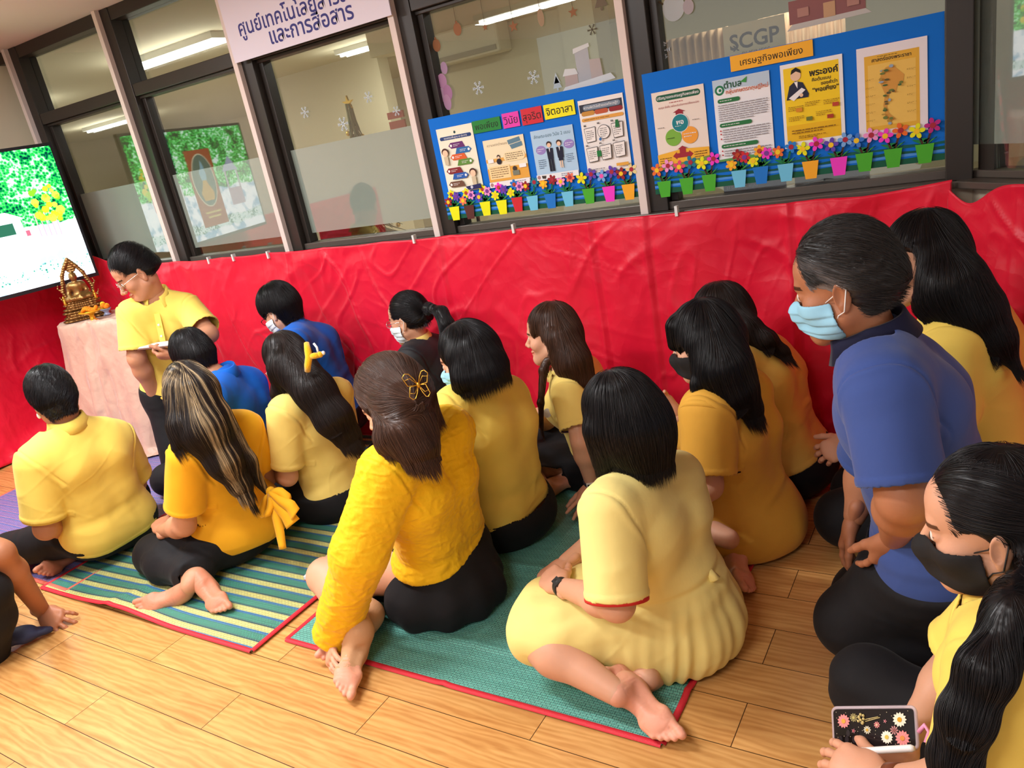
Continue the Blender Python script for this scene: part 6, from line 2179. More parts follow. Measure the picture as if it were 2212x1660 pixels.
def hair(B, prims, clips, m, flow, n=2400, length=(.05, .16), step=.012, rad=.0007, off=(-.0015, .0040), curl=.15, res=.0048, streak=None, seed=1, amp=.0010, shade_var=.45, tipz=None, name='hair', grow=0.0, start=None, taper=True):
    n = int(n * 2.6); rad = rad * .55
    rng = np.random.RandomState(seed)
    V, F = polygonize(prims + clips, res)
    V = relax(V, F, 2, .5)
    Nn = vnormals(V, F)
    D = flow(V, Nn) + np.zeros_like(V)
    D = D - Nn * (D * Nn).sum(1, keepdims=True)
    D /= np.linalg.norm(D, axis=1, keepdims=True) + 1e-9
    T = np.cross(Nn, D)
    q = (V - B.hc)
    # grooves that follow the combing direction
    ph = (q * T).sum(1)
    g = fbm(np.stack([ph * 130, (q * D).sum(1) * 9, (q * Nn).sum(1) * 9], 1), seed, 2)
    Vd = V + Nn * (g * amp)[:, None]
    me = mesh_np(name, Vd, F)
    sh = np.clip(1 + .25 * g, .55, 1.5)
    colr = np.repeat(sh[:, None], 3, 1)
    if streak is not None: colr = colr * streak(V, (V - B.hc) @ B.R.T / B.hs)
    set_color(me, 'shade', colr)
    o = link(name, me, m, B.obj)
    # single locks traced over the surface
    sdf = lambda P: combine(prims + clips, P)
    fa = np.linalg.norm(np.cross(V[F[:, 1]] - V[F[:, 0]], V[F[:, 2]] - V[F[:, 0]]), axis=1)
    fcn = V[F].mean(1)
    ok = np.ones(len(F), bool)
    for cl in clips:
        if cl[0] == 's': ok &= cl[2](fcn) > .007
    if start is not None:
        ok &= start(fcn)
    pick = rng.choice(np.nonzero(ok)[0], n, p=fa[ok] / fa[ok].sum())
    P = V[F[pick]].mean(1) + rng.normal(0, .002, (n, 3))
    L = rng.uniform(length[0], length[1], n)
    ns = int(length[1] / step) + 2
    ofs = rng.uniform(off[0], off[1], n)
    path = np.zeros((n, ns, 3))
    wig = rng.normal(0, 1, (n, 3))
    eps = .003
    P = P.copy()
    for i in range(ns):
        d0 = sdf(P)
        G = np.stack([(sdf(P + eps * e) - d0) / eps for e in np.eye(3)], 1)
        G /= np.linalg.norm(G, axis=1, keepdims=True) + 1e-9
        go = grow * i / ns
        D = flow(P, G) + np.zeros_like(P)
        D /= np.linalg.norm(D, axis=1, keepdims=True) + 1e-9
        dg = (D * G).sum(1)
        free = (dg > .55) & (i > 0) & ((P - B.hc) @ B.R[2] < -.035)
        P = P - G * (np.where(free, 0, d0 - ofs - go) * np.where(np.abs(d0 - ofs) < .03, .8, .2))[:, None]
        path[:, i] = P
        D = D - G * (np.where(free, 0, dg) * .92)[:, None]
        slow = np.where(free, .30, 1.0)[:, None]
        for cl in clips:
            if cl[0] == 's': slow[cl[2](P) < .003] = .02
        D /= np.linalg.norm(D, axis=1, keepdims=True) + 1e-9
        D = D + curl * (fbm(P * 18 + 3.1, seed, 1)[:, None] * wig * .8 + wig * .12)
        D /= np.linalg.norm(D, axis=1, keepdims=True) + 1e-9
        P = P + D * (L / (ns - 1))[:, None] * slow
    rr = rad * np.sin(np.pi * np.clip(np.linspace(.03, 1, ns), 0, 1) ** .6)[None] * rng.uniform(.6, 1.4, (n, 1))
    rr = np.maximum(rr, rad * .12)
    hcv = bpy.data.hair_curves.new('strands')
    hcv.add_curves([ns] * n)
    hcv.attributes['position'].data.foreach_set('vector', path.astype(np.float32).ravel())
    ra = hcv.attributes.get('radius') or hcv.attributes.new('radius', 'FLOAT', 'POINT')
    ra.data.foreach_set('value', rr.astype(np.float32).ravel())
    cc = np.repeat(rng.uniform(1 - shade_var, 1 + shade_var * 1.6, (n, 1, 1)), ns, 1) * np.ones((1, 1, 3))
    if streak is not None:
        pp = path.reshape(-1, 3)
        cc = cc * np.repeat(streak(path[:, 0], (path[:, 0] - B.hc) @ B.R.T / B.hs)[:, None], ns, 1)
    ca = hcv.attributes.new('shade', 'FLOAT_COLOR', 'POINT')
    ca.data.foreach_set('color', np.concatenate([cc, np.ones((n, ns, 1))], 2).astype(np.float32).ravel())
    hcv.materials.append(m)
    so = bpy.data.objects.new('strands', hcv)
    COL.objects.link(so)
    so.parent = o
    so.matrix_parent_inverse = world_of(o).inverted()
    so['kind'] = 'stuff'
    return o


def flow_down(B, crown=(0, -.03, .12), back=.25, spread=.9, extra=None):
    """combed from the crown outwards, then hanging"""
    cw = B.hc + B.hs * (crown[0] * B.R[0] + crown[1] * B.R[1] + crown[2] * B.R[2])

    def fn(P, G):
        r = P - cw
        dist = np.linalg.norm(r, axis=1, keepdims=True)
        w = np.exp(-(dist / .09) ** 2) * spread
        D = r / (dist + 1e-6) * w + (1 - w) * (np.array([0, 0, -1.0]) - back * .3 * B.R[1])
        if extra is not None: D = D + extra(P, G)
        return D
    return fn


# ------------------------------------------------------------------ poses: joints as (pixel x, pixel y, depth in metres),
# ('W', x, y, z) in the room, or ('L', left, forward, height) from the pelvis
CROSS = dict(knL=('L', .29, .27, .12), knR=('L', -.29, .27, .12), anL=('L', -.06, .25, .07), anR=('L', .08, .20, .06))
RESTL = dict(elL=('L', .23, .05, .36), wrL=('L', .12, .25, .24))
RESTR = dict(elR=('L', -.23, .05, .36), wrR=('L', -.12, .25, .24))
POSE = {
    'P1': dict(pel=('W', -3.84, 2.46, .50), nck=(337, 645, 2.43), hed=(294, 590, 2.36), shR=(284, 678, 2.31), shL=(404, 664, 2.51),
               elR=(296, 775, 2.25), wrR=(338, 862, 2.32), elL=(452, 722, 2.46), wrL=(385, 765, 2.28), knL=('L', .12, .18, .07), knR=('L', -.12, .18, .07), anL=('L', .1, -.22, .08), anR=('L', -.1, -.22, .08)),
    'P2': dict(CROSS, pel=(235, 1128, 1.66), nck=(150, 925, 1.62), hed=(117, 862, 1.62), shL=(82, 1000, 1.45), shR=(250, 948, 1.80),
               elL=(100, 1142, 1.40), wrL=(140, 1125, 1.56), elR=(292, 1045, 1.88), wrR=('L', -.12, .25, .24), knL=(22, 1190, 1.40), anL=('L', -.05, .28, .06)),
    'P3': dict(CROSS, pel=(548, 1000, 2.32), nck=(482, 812, 2.26), hed=(421, 776, 2.24), shL=(462, 862, 2.10), shR=(540, 828, 2.42),
               elL=(455, 965, 2.08), wrL=('L', .12, .3, .25), elR=(560, 930, 2.52), wrR=('L', -.12, .3, .25), knL=(362, 1035, 2.18), knR=('L', -.16, .24, .12)),
    'P4': dict(CROSS, pel=(512, 1128, 1.83), nck=(440, 915, 1.78), hed=(412, 855, 1.76), shL=(405, 985, 1.62), shR=(528, 925, 1.94),
               elL=(398, 1135, 1.58), wrL=('L', .16, .26, .2), elR=(575, 1030, 2.02), wrR=('L', -.12, .25, .2), knL=(338, 1200, 1.62), anL=('Z', 428, 1245, .10), anR=('Z', 408, 1268, .08)),
    'P5': dict(CROSS, knR=('L', -.10, .34, .14), pel=('W', -3.08, 2.86, .24), nck=(640, 712, 2.80), hed=(604, 672, 2.78), shL=(636, 745, 2.62), shR=(700, 730, 2.95),
               elL=(655, 850, 2.6), wrL=('L', .12, .3, .35), elR=('L', -.22, .1, .42), wrR=('L', -.12, .3, .35)),
    'P6': dict(CROSS, pel=(735, 1058, 2.28), nck=(655, 857, 2.24), hed=(622, 785, 2.22), shL=(618, 893, 2.08), shR=(725, 850, 2.38),
               elL=(622, 1030, 2.04), wrL=(592, 1015, 2.16), elR=(745, 970, 2.45), wrR=('L', -.10, .27, .22), knL=('L', .27, .30, .12)),
    'P7': dict(CROSS, knR=('L', -.10, .34, .14), pel=('W', -2.36, 2.92, .15), nck=(908, 744, 2.88), hed=(883, 688, 2.86), shL=(890, 778, 2.72), shR=(952, 765, 3.02),
               elL=(890, 890, 2.66), wrL=('L', .12, .25, .24), elR=('L', -.22, .05, .34), wrR=('L', -.12, .25, .22)),
    'P8': dict(CROSS, **RESTR, pel=(1098, 1100, 2.24), nck=(1040, 835, 2.20), hed=(1010, 774, 2.18), shL=(982, 880, 2.05), shR=(1098, 855, 2.36),
               elL=(965, 1015, 1.98), wrL=('L', .12, .25, .24)),
    'P9': dict(pel=(962, 1205, 1.82), nck=(890, 965, 1.70), hed=(850, 868, 1.68), shL=(840, 1022, 1.55), shR=(965, 935, 1.85),
               elL=(778, 1195, 1.44), wrL=(718, 1385, 1.42), elR=(925, 1080, 1.95), wrR=('L', -.15, .25, .2), knL=(703, 1245, 1.62), knR=(735, 1225, 1.80), anL=('Z', 800, 1325, .085), anR=('Z', 778, 1365, .12)),
    'P10': dict(pel=(1305, 990, 2.80), nck=(1222, 798, 2.70), hed=(1190, 722, 2.68), shL=(1228, 848, 2.55), shR=(1262, 800, 2.85),
                elL=(1256, 955, 2.46), wrL=(1280, 1050, 2.50), elR=(1190, 915, 2.88), wrR=(1150, 900, 2.72), knL=(1135, 1005, 2.66), knR=('L', -.25, .3, .14), anL=(1175, 1055, 2.50), anR=('L', .1, .1, .07)),
    'P11': dict(pel=(1432, 1310, 1.80), nck=(1380, 1030, 1.74), hed=(1342, 908, 1.72), shL=(1318, 1105, 1.57), shR=(1462, 1030, 1.88),
                elL=(1333, 1305, 1.48), wrL=(1212, 1268, 1.60), elR=(1320, 1150, 1.97), wrR=(1222, 1215, 1.80), knL=(1150, 1365, 1.52), knR=(1190, 1290, 1.82), anL=(1335, 1500, 1.45), anR=(1400, 1465, 1.56)),
    'P12': dict(pel=(1608, 1110, 2.42), nck=(1562, 852, 2.36), hed=(1520, 740, 2.34), shL=(1530, 892, 2.20), shR=(1612, 850, 2.50),
                elL=(1530, 1050, 2.12), wrL=(1480, 1080, 2.30), elR=(1520, 975, 2.60), wrR=(1462, 905, 2.48), knL=(1405, 1090, 2.25), knR=(1420, 1010, 2.52), anL=(1575, 1165, 2.14), anR=(1605, 1150, 2.28)),
    'P13': dict(CROSS, knR=('L', -.08, .36, .16), pel=(1700, 990, 2.82), nck=(1612, 745, 2.82), hed=(1556, 690, 2.80), shL=(1590, 788, 2.66), shR=(1658, 768, 2.96),
                elL=(1570, 905, 2.60), wrL=('L', .12, .28, .24), elR=('L', -.23, .05, .36), wrR=('L', -.12, .28, .24)),
    'P14': dict(pel=(2040, 1180, 1.92), nck=(1890, 735, 1.82), hed=(1820, 612, 1.80), shL=(1912, 850, 1.64), shR=(1938, 800, 1.99),
                elL=(1955, 1075, 1.56), wrL=(1930, 1160, 1.74), elR=(1880, 1010, 2.1), wrR=(1846, 1115, 2.02), knL=(1845, 1345, 1.84), knR=(1880, 1290, 2.02), anL=(2130, 1390, 1.84), anR=(2130, 1340, 2.02)),
    'P15': dict(pel=('W', .02, 2.62, .255), nck=(2055, 655, 2.58), hed=(1990, 560, 2.56), shL=(2060, 738, 2.42), shR=(2110, 690, 2.72),
                elL=(2040, 880, 2.40), wrL=(1900, 930, 2.45), elR=(2030, 870, 2.76), wrR=(1840, 955, 2.52), knL=('W', -.40, 2.42, .12), knR=('W', -.38, 2.62, .12), anL=('W', .02, 2.46, .075), anR=('W', .02, 2.68, .075)),
    'P17': dict(pel=('W', .16, 1.36, .15), nck=(2192, 1285, 1.34), hed=(2142, 1130, 1.33), shL=(2172, 1425, 1.18), shR=(2215, 1290, 1.48),
                elL=(2120, 1700, 1.12), wrL=(1905, 1690, 1.16), elR=(2070, 1440, 1.52), wrR=(1960, 1590, 1.36), knL=('W', -.12, 1.12, .12), knR=(1880, 1485, 1.60), anL=('W', -.02, 1.40, .07), anR=('W', -.02, 1.5, .07)),
}


def joints(key):
    d = POSE[key]
    J = {}
    for k, v in d.items():
        if v[0] == 'Z': J[k] = atz(*v[1:])
        elif v[0] == 'W': J[k] = np.array(v[1:], float)
        elif v[0] != 'L': J[k] = at(*v)
    lat = J['shL'] - J['shR']; lat[2] = 0
    lat = lat / np.linalg.norm(lat)
    fw = np.array([lat[1], -lat[0], 0.0])
    for k, v in d.items():
        if v[0] == 'L':
            J[k] = np.array([*(J['pel'] + lat * v[1] + fw * v[2])[:2], v[3]])
    return J


# ------------------------------------------------------------------ the people
def hd(key, fwd, up=(0, 0, 1), J=None):
    return (J['hed'], fwd, up)


BRK = (.16, .12, .10)


# --- woman with a bob in a pale yellow dress
def p11():
    J = joints('P11')
    D = lambda a, b: nrm(J[b] - J[a])
    LH = J['wrL']; RH = J['wrR']
    hd_ = (J['hed'], (-.93, .30, -.22), (-.22, .05, 1))
    d1 = nrm(at(1160, 1222, 1.70) - LH)
    heel = at(1352, 1478, 1.50)
    toes = at(1462, 1612, 1.40)
    heel2 = at(1420, 1455, 1.62)
    B = build_person('person in a pale yellow dress with a chin-length black bob, nearest on the green mat', J, hd_, M_SKIN_F, fat=1.10,
                     hands=[dict(wr=LH, d=d1, n=(-.25, -.35, .9), t=(.3, .8, .3), curl=(.5, .5, .55, .6)),
                            dict(wr=RH, d=nrm(at(1160, 1255, 1.72) - RH), n=(-.3, .1, .9), t=(-.2, -.9, .1), curl=(.6, .6, .6, .6))],
                     feet=[dict(an=J['anL'], heel=heel, d=toes - heel, s=(.35, -.75, .62), b=(.75, .4, .3), L=1.0),
                           dict(an=J['anR'], heel=heel2, d=at(1335, 1470, 1.50) - heel2, s=(.2, -.6, .75), b=(-.2, -.5, .3), L=.95)])
    p = lambda a, b, y: at(a, b, y)
    skirt = [el(p(1452, 1335, 1.80), (.21, .21, .15), None, .06),
             rc(p(1440, 1300, 1.80), p(1190, 1318, 1.64), .165, .105, .07), rc(p(1420, 1380, 1.72), p(1152, 1352, 1.55), .11, .088, .07),
             rc(B.hip['L'], J['knL'] + (.03, 0, .0), .125, .084, .05), rc(J['pel'] + (0, -.1, -.02), (J['knL'] * .75 + J['anL'] * .25) + (.02, .03, .03), .11, .07, .06), rc(p(1440, 1310, 1.85), p(1200, 1278, 1.78), .14, .085, .07), rc(p(1460, 1240, 1.8), p(1450, 1330, 1.80), .13, .17, .06)]

    def gath(V, Nn):
        c = J['pel'] + B.up * .16
        q = V - c
        h = q @ B.up
        a = np.arctan2(q @ B.lat, q @ B.fwd)
        w = np.clip(-h / .25, 0, 1) * np.clip(1.6 + h / .25, 0, 1)
        V = V + Nn * (np.sin(a * 17 + 2.5 * np.sin(a * 5)) * .0075 * w + np.sin(a * 31 + 1) * .003 * w)[:, None]
        bw = np.exp(-((h - .005) / .012) ** 2)
        return V - Nn * (.007 * bw)[:, None]
    shirt(B, M_DRESSY, 'dress', e=.016, sl=(.93, .9), se=(.026, .042), neck=.012, hem_p=(0, 0, .014), hem_n=(0, 0, -1), extra=skirt, amp=.0045, seed=4,
          extra_clips=[pl(p(1146, 1340, 1.58), (-1, .05, -.30), .01)], post=gath, res=.0055,
          segf=[(J['shL'] + (0, 0, -.02), J['elL'], .01, .004), (J['shL'] + B.fwd * -.08 - B.up * .02, J['pel'] + B.up * .2 - B.lat * .02, .012, .006),
                (J['shR'] - B.fwd * .06 - B.up * .1, J['pel'] + B.up * .17, .014, .005)])
    # waist tie at the back, red sleeve trim
    k = J['pel'] + B.up * .17 - B.fwd * .155 - B.lat * .03
    t = MB()
    t.tube([k + (0, 0, .015), k - B.fwd * .02, k + (0, 0, -.02)], [.012, .016, .010], 10)
    for s_, l in ((-.02, .20), (.03, .24)):
        a = k + B.lat * s_ * .3
        t.slab([a, a + B.lat * .016, a + B.lat * (s_ + .014) - B.fwd * .03 - B.up * l, a + B.lat * (s_ - .012) - B.fwd * .03 - B.up * l * 1.03], -B.fwd * .004)
    t.build('waist_tie', M_DRESSY, B.obj)
    e = J['shL'] + (J['elL'] - J['shL']) * .93
    band('sleeve_trim', e, J['elL'] - J['shL'], .0805, .012, mat('trim_red', srgb(205, 40, 38), .7), B.obj, t=.003)
    band('watch_strap', LH - d1 * .012, d1, .0305, .018, M_ELASTICK, B.obj, .8, ax=(0, .5, -1))
    up = nrm(np.array((-.25, -.35, .9)) - d1 * (np.array((-.25, -.35, .9)) @ d1))
    MB().slab([LH - d1 * .012 + up * .026 + a * d1 * .016 + b * np.cross(d1, up) * .011 for a, b in ((-1, -1), (1, -1), (1, 1), (-1, 1))], up * .008).build('watch_face', M_ELASTICK, B.obj)
    P, C = hair_cap(B, .020, bang=True, nape=-.14, top=.0)
    c, R = B.hc, B.R
    q = lambda x, y, z: c + x * R[0] + y * R[1] + z * R[2]
    P += [el(q(0, -.03, -.035), (.098, .112, .105), R, .04)]
    P += [rc(q(s * .075, .02, .0), q(s * .078, .035, -.085), .034, .026, .03) for s in (-1, 1)]
    C = C[:1] + [pl(q(0, -.05, -.128), -R[2] + .25 * R[1], .012)]
    hair(B, P, C, M_BLACKHAIR, flow_down(B, (0, -.02, .125)), n=3200, length=(.08, .2), seed=11, curl=.07, rad=.0008)
    return B


# --- kneeling man in a navy polo
def p14():
    J = joints('P14')
    hd_ = (J['hed'], (-.97, .08, -.20), (-.32, 0, 1))
    d1 = nrm(at(1912, 1225, 1.78) - J['wrL'])
    B = build_person('person kneeling in a navy polo, pale blue face mask and greying hair', J, hd_, M_SKIN_D, male=True, fat=1.20, hs=1.02, res_head=.0023,
                     hands=[dict(wr=J['wrL'], d=d1, n=(.3, -.85, .1), t=(-.8, -.3, 0), curl=(.25, .15, .3, .4), spread=.3, L=1.05),
                            dict(wr=J['wrR'], d=(-.25, .1, -.9), n=(-.9, .2, .2), t=(0, -.8, 0), curl=(.3, .3, .3, .3), L=1.05)])
    eyes(B)
    sh = shirt(B, M_NAVY, 'polo_shirt', e=.018, sl=(.86, .9), se=(.026, .036), hem=.0, hem_tilt=-.25, amp=.004, seed=9, neck=.03,
               segf=[(J['shL'] - B.fwd * .05, J['wai'] - B.fwd * .05 + B.lat * .1, .014, .006), (J['shL'] + B.lat * .04, J['elL'], .013, .006), (J['che'] - B.fwd * .08, J['pel'] + B.lat * .1, .02, -.008)])
    collar(B, M_NAVYD, h=.05, r=.072, flare=.026, drop=.055)
    trousers(B, M_BLACK, e=(.020, .03), waist=.03, amp=.006, seed=3, extra=[rc(J['pel'], (J['knL'] + J['anL']) / 2, .13, .10, .08), rc(J['pel'], (J['anR'] + J['anL']) / 2 + (0, 0, .03), .14, .11, .08)])
    face_mask(B, M_MASKB, M_ELASTIC)
    P, C = hair_cap(B, .011, nape=-.07, top=.010)
    C.append(el(B.hc + B.R[1] * .10 + B.R[2] * .01, (.075, .060, .075), B.R, .012, 's'))

    def streak(V, q):
        g = np.clip((q[:, 1] + .03) * 14, 0, 1) * np.clip((.09 - q[:, 2]) * 12, 0, 1)
        n = np.clip(noise3(q * np.array([60, 60, 60]), 3) * 1.2 + .55, 0, 1)
        return 1 + (g * n * 14)[:, None] * np.ones(3)
    fl = lambda P_, G: -B.R[1] * .9 - B.R[2] * .45
    hair(B, P, C, M_GREYHAIR, fl, n=2600, length=(.025, .05), step=.008, seed=5, curl=.28, rad=.0007, streak=streak, grow=.006, off=(-.001, .003), amp=.003)
    return B



def chain(pts, k=.035):
    """overlapping lock volumes through (px, py, depth, radius)"""
    w = [(at(a, b, y), r) for a, b, y, r in pts]
    return [rc(w[i][0], w[i + 1][0], w[i][1], w[i + 1][1], k) for i in range(len(w) - 1)]


def pull(B, lo, hi, back=.25, crown=(0, -.03, .12)):
    """flow: down, drifting along lo -> hi (world points) below the head"""
    d = nrm(np.asarray(hi) - np.asarray(lo))

    def ex(P, G):
        w = np.clip((B.hc[2] - .02 - P[:, 2]) / .12, 0, 1)[:, None]
        return d * w * 1.6
    return flow_down(B, crown, back, extra=ex)


def to_tie(B, tie, after):
    """flow: towards a hair tie, then along the tail"""
    tie = np.asarray(tie); after = nrm(after)

    def fn(P, G):
        r = tie - P
        n = np.linalg.norm(r, axis=1, keepdims=True)
        w = np.clip(((P - tie) @ after) / .02 + .5, 0, 1)[:, None]
        return r / (n + 1e-6) * (1 - w) + after * w
    return fn


# --- speaker kneeling by the altar
def p1():
    J = joints('P1')
    B = build_person('person kneeling beside the altar table in a yellow polo, reading a clipboard', J, (J['hed'], (-.42, -.78, -.40), (-.1, -.25, 1)), M_SKIN_M, male=True, fat=1.0, hs=1.04,
                     hands=[dict(wr=J['wrR'], d=(.05, .02, -1), n=(.3, -.9, 0), t=(.9, .2, 0), curl=(.4, .4, .4, .4)),
                            dict(wr=J['wrL'], d=(-.75, -.5, .05), n=(.3, -.4, -.8), t=(.2, -.6, .7), curl=(.9, .9, .9, .9))])
    eyes(B)
    shirt(B, M_YELLOW, 'polo_shirt', e=.016, sl=(.8, .8), se=(.022, .034), hem=.02, amp=.004, seed=31)
    collar(B, M_YELLOW, h=.036, r=.066, flare=.03, gap=.42, drop=.05)
    trousers(B, M_BLACK, waist=.05, upto=(1.9, 1.9), seed=5)
    glasses(B, M_SILVER)
    # placket, buttons, embroidered crest on the left chest
    ch = B.J['nck'] + B.fwd * .115 - B.up * .12
    MB().slab([ch + B.lat * .014 + B.up * .07 - B.fwd * .03, ch - B.lat * .014 + B.up * .07 - B.fwd * .03, ch - B.lat * .014 - B.up * .07 + B.fwd * .01, ch + B.lat * .014 - B.up * .07 + B.fwd * .01], B.fwd * .012).build('placket', M_YELLOW, B.obj)
    for i in range(2):
        MB().ball(ch + B.up * (.02 - i * .06) + B.fwd * (.0 + .014 + i * .008), .006).build('button', M_WHITE, B.obj)
    cr = B.J['che'] + B.fwd * .112 * 1.0 + B.lat * .075 - B.up * .085
    m = MB().ball(cr, (.02, .02, .026), 14, 10); m.slab([cr + B.lat * .003 + B.up * .02, cr - B.lat * .003 + B.up * .02, cr + B.up * .06], B.fwd * .012)
    m.build('crest', mat('crest_orange', srgb(226, 140, 60), .7), B.obj)
    P, C = hair_cap(B, .007, nape=-.045, top=.022)
    hair(B, P, C, M_BLACKHAIR, lambda P_, G: B.R[1] * .6 + B.R[0] * .5 - B.R[2] * .25, n=1500, length=(.03, .055), seed=4, curl=.3, grow=.006)


# --- young man with his back to us, yellow polo
def p2():
    J = joints('P2')
    B = build_person('person with short black hair in a yellow polo, back turned, leftmost on the striped mat', J, (J['hed'], (-.93, .30, -.25), (-.1, 0, 1)), M_SKIN_M, male=True, fat=1.08,
                     hands=[dict(wr=J['wrL'], d=(-.6, .6, .1), n=(0, -.2, 1), t=(.3, .6, .3)), dict(wr=J['wrR'], d=(-.6, -.5, .1), n=(0, -.2, 1), t=(-.3, .6, .3))],
                     )
    shirt(B, M_YELLOW, 'polo_shirt', e=.020, sl=(.80, .80), se=(.030, .044), hem=-.045, hem_tilt=.15, seed=41, neck=.03,
          segf=[(J['wai'] - B.fwd * .09 + B.lat * .05 + B.up * .08, J['pel'] + B.lat * .07 - B.fwd * .13, .018, .006),
                (J['wai'] - B.fwd * .10 - B.lat * .02 + B.up * .05, J['pel'] - B.fwd * .14 - B.lat * .05, .022, .006),
                (J['wai'] - B.fwd * .09 - B.lat * .09 + B.up * .05, J['pel'] - B.fwd * .10 - B.lat * .14, .018, .005)])
    collar(B, M_YELLOW, h=.042, r=.064, flare=.024, drop=.05)
    trousers(B, M_BLACK, e=(.014, .026), waist=-.015, seed=6)
    for s_, q in ((1, 'L'), (-1, 'R')):
        e = J['shL' if s_ > 0 else 'shR'] + (J['el' + q] - J['sh' + q]) * .79
        band('sleeve_cuff', e, J['el' + q] - J['sh' + q], .0845, .022, M_YELLOW, B.obj, t=.0025)
    P, C = hair_cap(B, .019, nape=-.085, top=.012)
    hair(B, P, C, M_BLACKHAIR, lambda P_, G: -B.R[2] * .8 + np.cross(P_ - B.hc, B.R[2]) * 4 - B.R[1] * .2, n=2600, length=(.03, .06), step=.009, seed=8, curl=.32, grow=.005, amp=.003)
    c = B.hc - B.R[2] * .045 - B.R[1] * .0 + B.R[0] * .08
    MB().ball(c, (.008, .008, .014)).build('earphone', M_WHITE, B.obj)


# --- man in a royal blue polo behind the woman with highlights
def p3():
    J = joints('P3')
    B = build_person('person in a royal blue polo bent forward behind the highlighted long hair', J, (J['hed'], (-.95, .15, -.45), (-.4, 0, 1)), M_SKIN_M, male=True, fat=1.05,
                     hands=[dict(wr=J['wrL'], d=(-.6, .6, .1), n=(0, -.2, 1), t=(.3, .6, .3)), dict(wr=J['wrR'], d=(-.6, -.5, .1), n=(0, -.2, 1), t=(-.3, .6, .3))])
    shirt(B, M_BLUE, 'polo_shirt', e=.018, sl=(.75, .75), se=(.024, .036), hem=-.02, amp=.004, seed=51)
    collar(B, M_BLUE, h=.038, r=.064, flare=.024, drop=.048)
    trousers(B, M_BLACK, e=(.014, .028), waist=.0, seed=7)
    P, C = hair_cap(B, .020, nape=-.075, top=.014)
    hair(B, P, C, M_BLACKHAIR, flow_down(B, (0, -.05, .12)), n=2200, length=(.03, .06), seed=9, curl=.3, grow=.005)


